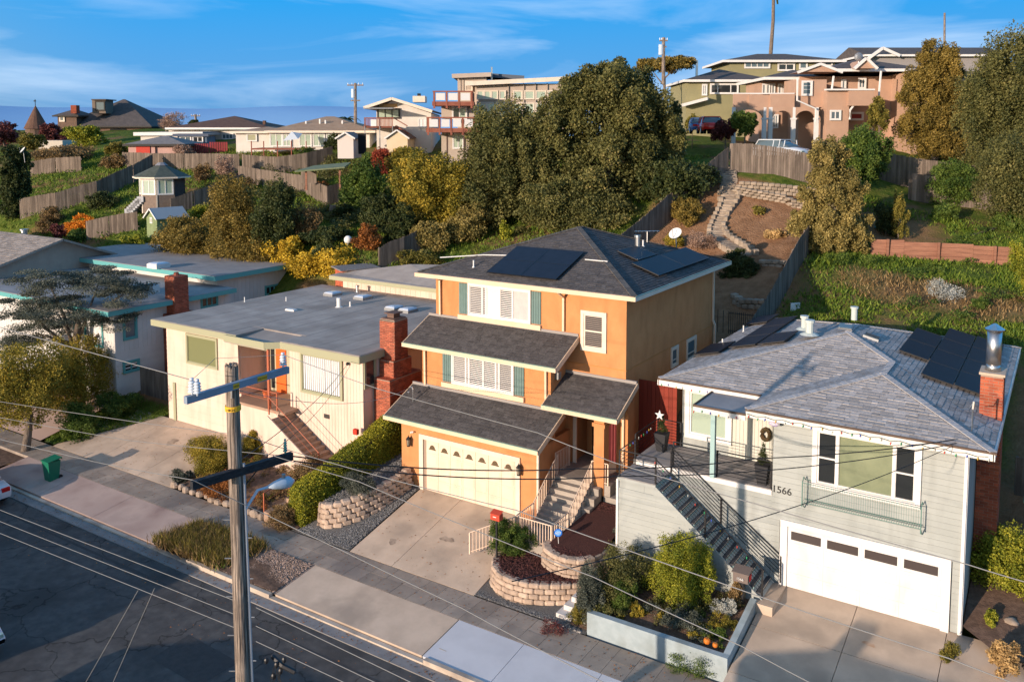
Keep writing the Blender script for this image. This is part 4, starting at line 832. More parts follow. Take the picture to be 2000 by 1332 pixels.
# roof slabs
m = MB(); ZR = 5.5
m.prism([(-41.9, 28.45, ZR), (-34.95, 28.45, ZR), (-34.95, 30.2, ZR), (-41.9, 30.2, ZR)], (0, 0, -.3)); m.prism([(-41.9, 30.2, ZR-.002), (-26.9, 30.2, ZR-.002), (-26.9, 41.3, ZR-.002), (-41.9, 41.3, ZR-.002)], (0, 0, -.3))
m.prism([(-32.1, 28.75, ZR-.002), (-26.9, 28.75, ZR-.002), (-26.9, 30.198, ZR-.002), (-32.1, 30.198, ZR-.002)], (0, 0, -.3)); m.prism([(-35.7, 28.3, ZR-.2), (-32.72, 28.3, ZR-.2), (-32.05, 30.19, ZR-.05), (-35.7, 30.19, ZR-.05)], (0, 0, -.22)); ro = m.build('roof', flat_r, CH)
for k in range(15):      # rolled roofing strips with lapped seams
    xa = -41.8+k*.99; xb = min(xa+1.02, -26.95); y0 = 28.5 if xb < -35 else (30.25 if xa < -32 else 28.8)
    m = MB(); m.add([(xa, y0, ZR+.004+.004*(k % 2)), (xb, y0, ZR+.012), (xb, 41.2, ZR+.012), (xa, 41.2, ZR+.004+.004*(k % 2)), (xa, y0, ZR), (xb, y0, ZR), (xb, 41.2, ZR), (xa, 41.2, ZR)], [(0, 1, 2, 3), (4, 5, 1, 0), (5, 6, 2, 1), (7, 4, 0, 3)], random.random()); m.build('roofing_strip', flat_r, ro)
def fascia(pts, z0, z1, mt, parent, name='fascia_board', th=.04):
    for (a, b) in zip(pts, pts[1:]):
        m = MB(); m.beam((a[0], a[1], (z0+z1)/2), (b[0], b[1], (z0+z1)/2), th, z1-z0); m.build(name, mt, parent)
fascia([(-41.92, 28.42), (-34.93, 28.42)], ZR-.34, ZR-.01, oliveg, CH); fascia([(-35.7, 28.27), (-32.7, 28.27), (-32.08, 28.72), (-26.88, 28.72), (-26.88, 41.3)], ZR-.36, ZR-.03, oliveg, CH)
downspout(CH, [(-35.42, 28.9, 5.2), (-35.42, 28.95, 2.3)], creamm)
# skylights, vents
fr_r = FR((0, 0, ZR), (1, 0, 0), (0, 1, 0))
for px, py, w, l in ((770, 605, .75, .9), (797, 609, .75, .9), (709, 584, .8, .9), (650, 577, .8, .9)): skylight(CH, fr_r, px, py, w, l, .16, steel, True, domem)
skylight(CH, fr_r, 569, 607, .7, .3, .08, pvc, False, pvc)
vent(CH, fr_r, 662, 600, .55, .13, pvc); vent(CH, fr_r, 684, 599, .3, .05, pvc); vent(CH, fr_r, 698, 571, .35, .1, metal, True); vent(CH, fr_r, 478, 590, .3, .03); vent(CH, fr_r, 559, 588, .25, .03)
# brick chimney at the right
m = MB(); k0, k1, q0, q1 = -27.05, -26.1, 29.75, 32.2
m.box(k0, k1, q0+.15, q1, -.8, 4.2); m.box(k0, k1-.1, 30.3, 31.6, 4.2, 5.0); m.box(k0-.1, k1-.15, 30.45, 31.4, 5.0, 6.9); ch = m.build('chimney', mortar, CH)
m = MB()
for (a, b, c, d_, e, f_) in ((k0, k1, q0+.15, q1, -.6, 4.2), (k0, k1-.1, 30.3, 31.6, 4.22, 5.0), (k0-.1, k1-.15, 30.45, 31.4, 5.02, 6.85)):
    brick_run(m, front(c), a, b, e, f_); brick_run(m, side(b), c, d_, e, f_); brick_run(m, FR((0, 0, f_), (1, 0, 0), (0, 1, 0)), a, b, c, d_)
m.build('bricks', brick_t, ch, kind='stuff'); m = MB(); m.box(k0-.05, k1-.2, 30.5, 31.35, 6.87, 6.95); m.box(k0+.15, k1-.4, 30.7, 31.15, 6.95, 7.1); m.box(k0+.05, k1-.3, 30.6, 31.25, 7.14, 7.19); m.build('chimney_cap', mat('rusty cap', (.15, .09, .07)), ch)
# porch and stairs
m = MB(); m.box(LX1+.02, -31.4, 28.3, 30.58, 2.03, 2.16); m.build('porch_floor', brown_c, CH); m = MB(); m.box(LX1+.02, CX0+.02, 28.35, 29.0, -1, 2.02); m.build('porch_base', creamm, CH)
cst = thing('porch_stairs', 'brown concrete steps with red rails climbing to the cream house porch', 'stairs', (-30, 28.5, 0))
N = 12
for k in range(N):
    x = -31.9+k*.29; z = 2.06-(k+1)*.175
    m = MB(); m.box(x, x+.3, 27.75, 29.17, -1.2, z); m.build('step', brown_c, cst)
m = MB(); m.prism([(-31.92, 27.68, -1.2), (-28.4, 27.68, -1.2), (-28.4, 27.68, .05), (-31.92, 27.68, 2.1)], (0, .06, 0)); m.build('stair_cheek', creamm, cst)
m = MB(); m.box(-28.43, -26.9, 27.2, 29.15, -1.0, -.02); m.build('landing', brown_c, cst)
m = MB(); m.box(-28.6, -27.3, 26.75, 27.19, -1.0, -.2); m.box(-28.5, -27.5, 24.4, 26.74, -1.0, -.55); m.box(-28.5, -27.5, 25.6, 26.74, -1.0, -.38); m.build('lower_step', brown_c, cst)
railing(cst, [(-31.9, 27.78, 2.15), (-28.6, 27.78, .08)], .85, railr, horiz=1, r=.022)
railing(cst, [(-28.6, 27.78, .08), (-28.65, 26.0, -.45), (-28.7, 24.6, -.7)], .85, railr, horiz=1, r=.022)
railing(CH, [(LX1+.1, 28.38, 2.16), (-32.0, 28.38, 2.16)], .85, railr, horiz=1, r=.022)
m = MB(); m.box(-32.62, -32.5, 28.34, 28.46, 2.16, 5.1); m.build('porch_post', railr, CH); m = MB(); m.beam((-35.3, 28.4, 5.08), (-32.6, 28.4, 5.08), .05, .1); m.build('porch_beam', oliveg, CH)
u, v = f3.hit(497, 694); wr = MB(f3); wr.tube([(u+.17*math.cos(t), v+.17*math.sin(t), .05) for t in np.linspace(0, 2*math.pi, 14)], .04, 6); wo = wr.build('wreath', mat('dark wreath', (.03, .04, .02), (.08, .03, .02), 20, 1), label='round dark wreath on the salmon porch wall of the cream house', cat='wreath')
# rear wing
m = MB(); m.box(-40.0, -31.0, 41.32, 47, 3.5, 6.15); m.build('wing_wall', creamm, CH)
for k in range(22): piece('vertical_board', creamm, CH, (-39.8+k*.41, 5.8, .006), (.395, .7, .014), front(41.32))
m = MB(); m.prism([(-40.6, 40.7, 6.2), (-30.6, 40.7, 6.2), (-30.6, 46.5, 6.9), (-36.5, 44.0, 6.85), (-40.6, 41.6, 6.25)], (0, 0, .12)); m.build('wing_roof', flat_r, CH); fascia([(-40.6, 40.66), (-30.6, 40.66)], 6.05, 6.3, oliveg, CH)
# small things on the front wall
m = MB(f2); u, v = f2.hit(685, 702)
for i in range(3): m.cyl((u+.22*i-.2, v-.05, .1), .1, .03, .03, 6)
m.ball((u-.1, v-.2, .12), .08); m.build('camera_and_lamps', black, CH)
# ================================================================ WHITE TEAL HOUSE
TH = thing('white_house', 'white board house with teal trim and pale flat roofs behind the big conifer', 'house', (-52, 33, 0))
m = MB(); m.box(-66, -46.3, 29.0, 37.3, -.8, 5.2); m.box(-66, -47.6, 37.3, 44, -.5, 5.9); m.build('wall', wsid, TH)
ft, fts, ftr = front(29.0), side(-46.3), side(-47.6)
for k in range(27): piece('vertical_board', wsid, TH, (29.15+k*.3, 4.0, .004), (.285, 2.3, .014), fts)
siding(TH, fts, 29.0, 37.3, .1, 2.8, wsid, .2, d=.014)
for k in range(44): piece('vertical_board', wsid, TH, (-59.4+k*.3, 2.6, .004), (.285, 5.0, .014), ft)
for k in range(20): piece('vertical_board', wsid, TH, (37.5+k*.33, 4.7, .004), (.315, 2.3, .014), ftr)
a = fts.rect(243, 612, 265, 655); window(TH, fts, fts.hit(243, 640)[0], fts.hit(264, 640)[0], fts.hit(250, 660)[1], fts.hit(250, 612)[1], .12, teal, pane=gl_b, depth=.07)
window(TH, fts, fts.hit(243, 717)[0], fts.hit(269, 717)[0], fts.hit(256, 723)[1], fts.hit(256, 707)[1], .12, teal, cols=(1, 1), pane=gl_d, depth=.07)
window(TH, ftr, ftr.hit(519, 567)[0], ftr.hit(551, 567)[0], ftr.hit(535, 572)[1], ftr.hit(535, 558)[1], .1, teal, cols=(1, 1, 1, 1), pane=gl_d, depth=.06)
window(TH, fts, fts.hit(394, 590)[0], fts.hit(423, 590)[0], fts.hit(410, 597)[1], fts.hit(410, 580)[1], .1, teal, cols=(1, 1, 1), pane=gl_d, depth=.06)
window(TH, ft, ft.hit(168, 640)[0], ft.hit(200, 650)[0], ft.hit(185, 672)[1], ft.hit(185, 608)[1], .12, teal, pane=curtain, depth=.07); window(TH, ft, ft.hit(146, 620)[0], ft.hit(155, 620)[0], ft.hit(150, 640)[1], ft.hit(150, 606)[1], .1, teal, pane=gl_b, depth=.07)
m = MB(); m.box(-67, -45.7, 28.3, 37.25, 5.2, 5.5); m.build('roof', flat_b, TH); fascia([(-67, 28.27), (-45.67, 28.27), (-45.67, 37.3)], 5.2, 5.47, teal, TH)
m = MB(); m.box(-67, -46.9, 36.6, 44.6, 5.95, 6.25); m.build('upper_roof', flat_b, TH); fascia([(-67, 36.57), (-46.87, 36.57), (-46.87, 44.6)], 5.93, 6.22, teal, TH)
ff = FR((0, 0, 6.25), (1, 0, 0), (0, 1, 0)); skylight(TH, ff, 310, 523, 1.1, 1.1, .3, white, True, domem); skylight(TH, FR((0, 0, 5.5), (1, 0, 0), (0, 1, 0)), 285, 572, 1.3, 1.1, .5, white, True, domem)
m = MB(); m.box(-46.25, -45.35, 32.2, 33.9, -.8, 4.6); m.box(-46.4, -45.5, 32.5, 33.5, 4.6, 6.9); ch = m.build('chimney', mortar, TH); m = MB()
for (a, b, c, d_, e, f_) in ((-46.25, -45.35, 32.2, 33.9, -.5, 4.6), (-46.4, -45.5, 32.5, 33.5, 4.6, 6.9)): brick_run(m, front(c), a, b, e, f_); brick_run(m, side(b), c, d_, e, f_); brick_run(m, FR((0, 0, f_), (1, 0, 0), (0, 1, 0)), a, b, c, d_)
m.build('bricks', brick_t, ch, kind='stuff'); m = MB(); m.cyl((-45.95, 33, 6.9), .2, .18, .14, 8); m.build('chimney_pot', mat('clay pot', (.25, .08, .05)), ch)
# ================================================================ GREY GABLE HOUSE far left
EH = thing('gable_house', 'brown grey house with broad shingled gable roof at the left edge', 'house', (-75, 36, 0))
g1 = side(-62.5); pk = PX(115, 467, -62.5); pl = PX(225, 498, -62.5); pn = (pk[1]-(pl[1]-pk[1])*1.3)
print('gable', pk, pl)
tanm = mat('tan stucco', (.36, .29, .24), (.40, .33, .27), 2)
zb = pl[2]
m = MB(); m.prism([(-62.5, pn, -1), (-62.5, pl[1], -1), (-62.5, pl[1], zb), (-62.5, pk[1], pk[2]-.1), (-62.5, pn, zb)], (-22, 0, 0)); m.build('wall', tanm, EH)
tn = mat('brown grey shingles', (.24, .20, .17), (.33, .28, .24), 6, .95, .4, 30, tone=.25)
s_ = (pk[2]-zb)/(pk[1]-pn); L_ = math.hypot(pk[1]-pn+.5, (pk[1]-pn+.5)*s_)
for sgn in (-1, 1):
    ye = pk[1]+sgn*(pk[1]-pn+.5) if sgn < 0 else pl[1]+.5; L_ = math.hypot(pk[1]-ye, pk[2]+.05-(zb-.1)); vv = (0, (pk[1]-ye)/L_, (pk[2]+.05-zb+.1)/L_)
    f = FR((-85 if sgn < 0 else -61.9, ye, zb-.1), (1 if sgn < 0 else -1, 0, 0), vv); m = MB(f); m.box(0, 23.1, 0, L_, -.15, 0); r_ = m.build('roof', tn, EH); m = MB(); shingle_field(m, f, [(0, 0), (23.1, 0), (23.1, L_), (0, L_)], .3, .5); m.build('shingles', tn, r_, kind='stuff')
vent(EH, FR((0, 0, pk[2]-.6), (1, 0, 0), (0, 1, 0)), 48, 462, .5, .25, metal, True)
m = MB(); m.box(-62.4, -56.5, pl[1]-1.5, pl[1]+3.5, zb-.9, zb-.7); m.build('carport_roof', flat_b, EH)
for (x, y) in ((-57, pl[1]-1.2), (-57, pl[1]+3)): m = MB(); m.box(x-.1, x+.1, y-.1, y+.1, 0, zb-.9); m.build('carport_post', white, EH)
# ================================================================ foliage
RNG = np.random.default_rng(11)
TRI = [0]
def leaf_mesh(name, P, A, B_, tone, mt, tri=True):
    n = len(P); TRI[0] += n*(1 if tri else 2)
    V = np.stack([P-B_*.5, P+A*.6, P+B_*.5] if tri else [P-B_, P+A*.5, P+B_, P-A*.5], 1); k = V.shape[1]
    me = bpy.data.meshes.new(name); me.vertices.add(n*k); me.vertices.foreach_set('co', V.reshape(-1).astype(np.float32))
    me.loops.add(n*k); me.loops.foreach_set('vertex_index', np.arange(n*k, dtype=np.int32)); me.polygons.add(n)
    me.polygons.foreach_set('loop_start', np.arange(0, n*k, k, dtype=np.int32))
    try: me.polygons.foreach_set('loop_total', np.full(n, k, dtype=np.int32))
    except Exception: pass
    at_ = me.attributes.new('tone', 'FLOAT', 'FACE'); at_.data.foreach_set('value', tone.astype(np.float32)); me.materials.append(mt); me.update(calc_edges=True); return me
def rdir(n): v = RNG.normal(size=(n, 3)); return v/np.linalg.norm(v, axis=1)[:, None]
def leaves(blobs, n, size, lump=.3, lumps=16, flat=1.0, hang=0, up=.0):
    """leaf positions on the shells of small clumps that sit on the surface of larger blobs"""
    w = np.array([(b[3]*b[4]*b[5])**(2/3) for b in blobs]); w /= w.sum(); P = []; T = []; 
    for b, f in zip(blobs, w):
        m = max(6, int(n*f)); K = max(5, int(lumps)); c = np.array(b[:3]); r = np.array(b[3:6]); D = rdir(K); D[:, 2] = np.abs(D[:, 2])*1.0-(RNG.random(K) < .35)*np.abs(D[:, 2])*1.6
        D /= np.linalg.norm(D, axis=1)[:, None]; rad = RNG.uniform(.62, .98, K); L = c+D*r*rad[:, None]; lt = RNG.random(K)
        i = RNG.integers(0, K, m); d = rdir(m); lr = lump*RNG.uniform(.7, 1.3, K)[i]; q = RNG.random(m)**.4
        p = L[i]+d*(r*lr[:, None])*q[:, None]*np.array([1, 1, flat]); j = RNG.random(m) < .16; p[j] = c+rdir(int(j.sum()))*r*(RNG.random(int(j.sum()))**.5*.85)[:, None]
        P.append(p); T.append(np.clip(.5*lt[i]+.5*RNG.random(m), 0, 1))
    P = np.concatenate(P); T = np.concatenate(T); n = len(P); A = rdir(n); A[:, 2] = A[:, 2]*(1-up)+up*.8; s = size*RNG.uniform(.6, 1.4, n)
    B_ = np.cross(A, rdir(n)); B_ /= np.linalg.norm(B_, axis=1)[:, None]+1e-6
    if hang: A = A*.5-np.array([0, 0, hang])
    return P, A*s[:, None]*1.3, B_*s[:, None]*.75, T
def branches(m, base, top, blobs, r, seed=0, n_=7):
    base = np.array(base, float); top = np.array(top, float); mid = (base+top)/2+RNG.normal(size=3)*r*1.2; mid[2] = (base[2]+top[2])/2
    m.tube([base, base+(mid-base)*.5+RNG.normal(size=3)*r*.3, mid, top], [r*1.25, r, r*.8, r*.5], 8)
    for b in blobs[:n_]:
        c = np.array(b[:3]); s = mid+(top-mid)*RNG.random(); q = (s+c)/2+RNG.normal(size=3)*.15; m.tube([s, q, c], [r*.45, r*.3, r*.12], 5)
LV = dict(
    oak=leafmat('oak leaves', (.052, .062, .019), (.19, .178, .055), cc=(.31, .25, .09)), dark=leafmat('dark evergreen leaves', (0.023, 0.041, 0.014), (0.087, 0.099, 0.029)), olive=leafmat('olive leaves', (0.080, 0.080, 0.017), (0.275, 0.225, 0.043), cc=(0.392, 0.290, 0.058)),
    yellow=leafmat('yellow leaves', (0.290, 0.203, 0.017), (0.725, 0.478, 0.043), cc=(0.800, 0.609, 0.087)), gold=leafmat('golden green leaves', (0.109, 0.109, 0.017), (0.392, 0.290, 0.036), cc=(0.609, 0.406, 0.058)), rust=leafmat('rust leaves', (0.131, 0.051, 0.017), (0.435, 0.167, 0.043), cc=(0.609, 0.232, 0.043)),
    red=leafmat('red leaves', (0.145, 0.029, 0.017), (0.435, 0.087, 0.043)), grey=leafmat('grey green needles', (.045, .055, .042), (.15, .165, .125), cc=(.25, .25, .20)), brown=leafmat('brown weeds', (0.116, 0.072, 0.029), (0.348, 0.232, 0.102), cc=(0.522, 0.362, 0.174)),
    green=leafmat('green leaves', (0.032, 0.072, 0.014), (0.138, 0.189, 0.032), cc=(0.246, 0.290, 0.058)), lime=leafmat('lime leaves', (0.087, 0.123, 0.014), (0.392, 0.377, 0.036), cc=(0.609, 0.522, 0.072)), hedge=leafmat('hedge leaves', (.085, .12, .014), (.44, .40, .035), cc=(.58, .50, .05)),
    silver=leafmat('silver leaves', (0.232, 0.246, 0.217), (0.580, 0.580, 0.522)), orange=leafmat('orange flowers', (0.580, 0.174, 0.014), (0.800, 0.319, 0.029)), twig=leafmat('bare twigs', (0.232, 0.145, 0.102), (0.493, 0.334, 0.246)), maroon=leafmat('maroon leaves', (0.072, 0.022, 0.022), (0.189, 0.058, 0.051)),
    cyp=leafmat('golden cypress', (0.087, 0.072, 0.017), (0.319, 0.225, 0.051), cc=(0.435, 0.304, 0.087)), tan=leafmat('olive tan leaves', (0.123, 0.109, 0.032), (0.377, 0.290, 0.094), cc=(0.522, 0.406, 0.145)), grass=leafmat('grass blades', (0.065, 0.123, 0.014), (0.189, 0.246, 0.032)), straw=leafmat('dry straw', (0.319, 0.203, 0.087), (0.667, 0.450, 0.189)))
def BZ(x, y):
    """height of the built ground (beds, walks) in front of the houses, the hillside elsewhere"""
    it = lambda a, b, c, d: float(np.interp(y, [a, b], [c, d]))
    if y > 31.2: return gz(x, y)
    if y < 22.9: return -1.12
    if y < 24.43: return -1.0
    if -35 < x < -28.6: return it(24.5, 28.25, -.9, -.25)
    if -28.6 <= x < -26.6: return it(24.4, 29, -.92, .1)
    if -26.6 <= x < -23.7: return it(25.5, 31, -.05, 1.0) if y > 25.6 else -.98
    if -17.6 < x < -15.9: return -.2
    if -15.9 <= x < -13.6: return .44+max(0, y-27.5)*.19 if y > 26.2 else (-.2 if y > 25.1 else -.98)
    if -13.6 <= x < -8.2: return it(24.7, 27.6, -.45, .12) if y > 24.6 else -.95
    if x > -2 and y > 24.4: return it(24.4, 30, -.4, .7)
    if x < -41: return it(24.4, 29.2, -.95, -.02)
    return it(24.4, 29, -1.0, 0)
def Gb(px, py, lo=14):
    r = ray(px, py); d = lo
    while d < 75:
        p = CAM+r*d
        if p[2] < BZ(p[0], p[1]): return p
        d += .1
    return p
LS = 1.3; VEG = []
def veg(name, label, box, d, kind, n, size, cat='tree', nb=7, trunk=.18, lump=.30, lumps=14, group=None, base=None, tri=True, depthf=.9, flat=1.0, shape=None, hang=0, tr=None, up=0, bp=None, fix=False):
    x0, y0, x1, y1 = box; size = size*(LS if d < 48 else 1.55); bpx = bp or ((x0+x1)/2, y1-.06*(y1-y0))
    if not fix and base is None:
        q = Gb(*bpx) if d < 48 else (G(*bpx) if d < 100 else None)
        if q is not None:
            dn = depth(q)
            if bp is None and d < 48: dn += (x1-x0)/2*dn/FOC*.55
            elif bp is None: dn = dn+(x1-x0)/2*dn/FOC*.5
            d = dn
    c = PD((x0+x1)/2, (y0+y1)/2, d); rx = (x1-x0)/2*d/FOC; rz = (y1-y0)/2*d/FOC; zg = BZ(c[0], c[1]); bz = base if base is not None else min(zg, c[2]-rz*.9)
    if shape: blobs = [(*(c+RT*ux*rx+FW*wy*rx*.6+np.array([0, 0, uz*rz])), rr*rx, rr*rx*depthf, (rr2 if rr2 else rr)*rz) for (ux, uz, wy, rr, rr2) in shape]
    else:
        blobs = []
        for k in range(nb):
            v = rdir(1)[0]*RNG.uniform(.38, .60); s = RNG.uniform(.50, .66); blobs.append((*(c+RT*v[0]*rx+np.array([FW[0], FW[1], 0])*v[1]*rx*depthf+np.array([0, 0, v[2]*rz])), s*rx, s*rx*depthf, s*rz))
        blobs.append((*c, rx*.72, rx*.72*depthf, rz*.78))
    t_ = thing(name, label, cat, (c[0], c[1], bz), group)
    P, A, B_, T = leaves(blobs, n, size, lump, lumps, flat, hang, up)
    me = leaf_mesh('foliage', P-ORG[t_.name], A, B_, T, LV[kind], tri); o = bpy.data.objects.new('crown' if cat == 'tree' else 'foliage', me); C.objects.link(o); o.parent = t_
    r = tr or (max(.03, rx*.07) if cat == 'tree' else max(.015, rx*.05)); VEG.append((label, round(d, 1), round(float(c[2]-rz-zg), 1)))
    m = MB(); branches(m, (c[0], c[1], bz-.2), (c[0], c[1], c[2]+rz*.1), blobs, r); m.build('trunk' if cat == 'tree' else 'stem', bark, t_, smooth=True)
    return t_
def shrub(label, box, d, kind, n, size, **k): return veg('shrub', label, box, d, kind, n, size, cat='shrub', **{**dict(nb=4, lump=.34, lumps=10), **k})
def gd_(px, py): return depth(G(px, py))      # depth of the ground under a pixel
def tree(label, box, d, kind, n, size, name='tree', **k): return veg(name, label, box, d, kind, n, size, **k)
def tufts(name, label, pts, kind, h, per=14, w=.05, spread=.2, parent=None):
    """grass or weed tufts: blades from each root point"""
    pts = np.array(pts); n = len(pts)*per; root = np.repeat(pts, per, 0)+np.c_[RNG.normal(size=(n, 2))*spread, np.zeros(n)]
    lean = np.c_[RNG.normal(size=(n, 2))*.45, np.ones(n)]; hh = h*RNG.uniform(.5, 1.3, n); A = lean*hh[:, None]; s = rdir(n); s[:, 2] = 0; s /= np.linalg.norm(s, axis=1)[:, None]+1e-6
    V = np.stack([root-s*w, root+s*w, root+A], 1).reshape(-1, 3); me = bpy.data.meshes.new(name); me.vertices.add(n*3); me.vertices.foreach_set('co', V.reshape(-1).astype(np.float32)); me.loops.add(n*3); me.loops.foreach_set('vertex_index', np.arange(n*3, dtype=np.int32)); me.polygons.add(n)
    me.polygons.foreach_set('loop_start', np.arange(0, n*3, 3, dtype=np.int32)); TRI[0] += n
    a = me.attributes.new('tone', 'FLOAT', 'FACE'); a.data.foreach_set('value', RNG.random(n).astype(np.float32)); me.materials.append(LV[kind]); me.update(calc_edges=True)
    o = bpy.data.objects.new(name, me); C.objects.link(o); return tag(o, label, kind='stuff', cat='grass' if kind in ('grass', 'straw') else 'weeds')
# ================================================================ fences
def fence(label, pts, h, bw=.15, gap=.012, joined=False, mt=None, name='board_fence', group=None, post=2.4, zf=None, cat='fence', level=False):
    t_ = thing(name, label, cat, (pts[0][0], pts[0][1], gz(*pts[0])), group); mt = mt or fence_m; M_ = MB(); nb = 0
    for (a, b) in zip(pts, pts[1:]):
        a = np.array(a[:2], float); b = np.array(b[:2], float); L_ = np.linalg.norm(b-a); u = (b-a)/L_; n = int(L_/(bw+gap)); u3 = (u[0], u[1], 0)
        zs = GZ(a[0]+u[0]*np.linspace(0, L_, n+1), a[1]+u[1]*np.linspace(0, L_, n+1)) if zf is None else np.array([zf(*(a+u*t)) for t in np.linspace(0, L_, n+1)])
        f = FR((a[0], a[1], 0), u3, (0, 0, 1))
        for i in range(n):
            x = (i+.5)*(bw+gap); z = zs[i]-.05; hh = h*random.uniform(.985, 1.015)
            if joined: M_.fr = f; M_.box(x-bw/2, x+bw/2, z, z+hh, -.012, .012)
            elif nb < 290: piece('fence_board', mt, t_, (x, z+hh/2, random.uniform(-.004, .004)), (bw, hh, .022), f); nb += 1
            else: M_.fr = f; M_.box(x-bw/2, x+bw/2, z, z+hh, -.012, .012)
        k = 0
        while k <= L_:
            i = min(n, int(k/L_*n)); piece('fence_post', mt, t_, (k, zs[i]+h*.48, -.06), (.1, h*.98, .1), f)
            k2 = min(L_, k+post); j = min(n, int(k2/L_*n))
            if k2 > k:
                for q in (.25, .8):
                    p0 = f.P(k, zs[i]+h*q, -.04); p1 = f.P(k2, zs[j]+h*q, -.04); m = MB(); m.beam(p0, p1, .04, .09); m.build('fence_rail', mt, t_)
            k += post
    if M_.V: M_.build('fence_boards', fence_t, t_, kind='stuff')
    return t_
# ================================================================ YARDS: retaining walls, beds, hedge
def block_wall(label, path, courses, bl=.40, bh=.19, dep=.28, z0=-1.0, mt=None, batter=.02, name='retaining_wall', cat='retaining wall', zs=None, close=True, inset=None):
    """path: list of (x,y); blocks face to the left-hand normal... outward = right of travel"""
    mt = mt or block; P = [np.array(p, float) for p in path]; seg = [np.linalg.norm(b-a) for a, b in zip(P, P[1:])]; cum = np.r_[0, np.cumsum(seg)]; L_ = cum[-1]
    def pt(s): s = min(max(s, 0), L_-1e-6); i = int(np.searchsorted(cum, s, 'right')-1); t = (s-cum[i])/seg[i]; return P[i]+(P[i+1]-P[i])*t
    zz = zs or (lambda s: z0); t_ = thing(name, label, cat, (P[0][0], P[0][1], zz(0))); nb = int(round(L_/bl))
    for c in range(courses):
        off = (c % 2)*.5
        for i in range(nb+(1 if off else 0)):
            s = (i+.5-off)*L_/nb; s = min(max(s, L_/nb*.25), L_-L_/nb*.25); a, b = pt(s-.15), pt(s+.15); d = (b-a)/(np.linalg.norm(b-a)+1e-9); out = np.array([d[1], -d[0]]); p = pt(s)-out*(dep/2+batter*c)
            z = zz(s)+c*bh+bh/2; f = FR((p[0], p[1], z), (-d[0] if False else d[0], d[1], 0), (-out[0], -out[1], 0)); w_ = L_/nb-.012
            piece('wall_block', mt, t_, (0, 0, 0), (w_*random.uniform(.97, 1.0), dep*random.uniform(.96, 1.04), bh-.008), f, bev=.16)
    return t_
def arc(cx, cy, r, a0, a1, n=14): return [(cx+r*math.cos(math.radians(a0+(a1-a0)*i/n)), cy+r*math.sin(math.radians(a0+(a1-a0)*i/n))) for i in range(n+1)]
def bed(name, poly, z, mt, label, kind='structure', dz=None):
    m = MB(); m.add([(p[0], p[1], z if len(p) < 3 else p[2]) for p in poly], [tuple(range(len(poly)))], .5); return m.build(name, mt, label=label, kind=kind)
# lower curved wall in front of the orange house
low = [(-17.45, 28.3), (-17.6, 27.2)]+[(-17.6, 26.3)]+arc(-15.95, 26.4, 1.68, 180, 300, 12)[1:]+[(-14.6, 25.15), (-13.95, 25.7)]
lw = block_wall('lower curved wall of tan blocks round the bark bed before the orange house', [(-17.75, 27.0), (-17.8, 26.4), (-17.65, 25.75), (-17.3, 25.2), (-16.8, 24.85), (-16.2, 24.72), (-15.5, 24.8), (-14.9, 25.05), (-14.35, 25.4), (-13.75, 25.9)], 5, z0=-1.12)
bed('mulch_bed', [(-17.6, 27.1, -.2), (-17.6, 26.3, -.2), (-17.3, 25.5, -.2), (-16.8, 25.0, -.2), (-16.1, 24.9, -.2), (-15.4, 25.0, -.2), (-14.6, 25.4, -.2), (-13.7, 26.1, -.2), (-13.4, 27.4, -.2), (-14, 28.5, -.2), (-17.5, 28.5, -.2)], 0, mulchb, 'dark red bark bed inside the lower block wall')
uw = block_wall('upper curved wall of tan blocks round the raised bark bed', [(-15.95, 27.2), (-16.0, 26.75), (-15.7, 26.3), (-15.2, 26.05), (-14.6, 25.98), (-14.1, 26.15), (-13.75, 26.55), (-13.6, 27.2), (-13.58, 28.4), (-13.56, 29.4)], 4, z0=-.28)
bed('mulch_bed', [(-15.9, 27.2, .44), (-15.7, 26.5, .44), (-15.1, 26.2, .42), (-14.5, 26.15, .42), (-13.9, 26.4, .44), (-13.7, 27.2, .5), (-13.7, 30.1, .95), (-15.3, 30.1, .95), (-15.6, 28.3, .5)], 0, mulchb, 'dark red bark on the raised bed beside the entry stairs')
def chips(name, label, fn, n, size, mt, flatz=.3, cat='bark'):
    V = []; F = []; T = []
    pts = [fn() for _ in range(n)]
    R = RNG.random((n, 8)); m = MB()
    for p, r in zip(pts, R):
        s = size*(.5+r[0]); a = r[1]*6.28; c, s_ = math.cos(a)*s, math.sin(a)*s; k = .35+.4*r[2]; z = p[2]+.01+r[3]*size*.4; t = (r[4]-.5)*size*.9; h = size*flatz
        m.V += [(p[0]-c, p[1]-s_, z), (p[0]+s_*k, p[1]-c*k, z+t), (p[0]+c, p[1]+s_, z), (p[0]-s_*k, p[1]+c*k, z-t), (p[0], p[1], z+h)]; b = len(m.V)-5
        m.F += [(b, b+1, b+4), (b+1, b+2, b+4), (b+2, b+3, b+4), (b+3, b, b+4)]; m.T += [float(r[5])]*4
    TRI[0] += n*4; return m.build(name, mt, label=label, cat=cat, kind='stuff')
def inpoly(poly, zf):
    xs = [p[0] for p in poly]; ys = [p[1] for p in poly]
    def f():
        while True:
            x, y = random.uniform(min(xs), max(xs)), random.uniform(min(ys), max(ys)); k = False; j = len(poly)-1
            for i in range(len(poly)):
                if (poly[i][1] > y) != (poly[j][1] > y) and x < (poly[j][0]-poly[i][0])*(y-poly[i][1])/(poly[j][1]-poly[i][1])+poly[i][0]: k = not k
                j = i
            if k: return (x, y, zf(x, y))
    return f
chips('bark_chips', 'loose red bark chips on the raised bed', inpoly([(-15.9, 27.2), (-15.2, 26.2), (-14.0, 26.4), (-13.7, 27.2), (-13.7, 30.0), (-15.2, 30.1), (-15.5, 28.3)], lambda x, y: .44+max(0, y-27.5)*.19), 5000, .05, mulch)
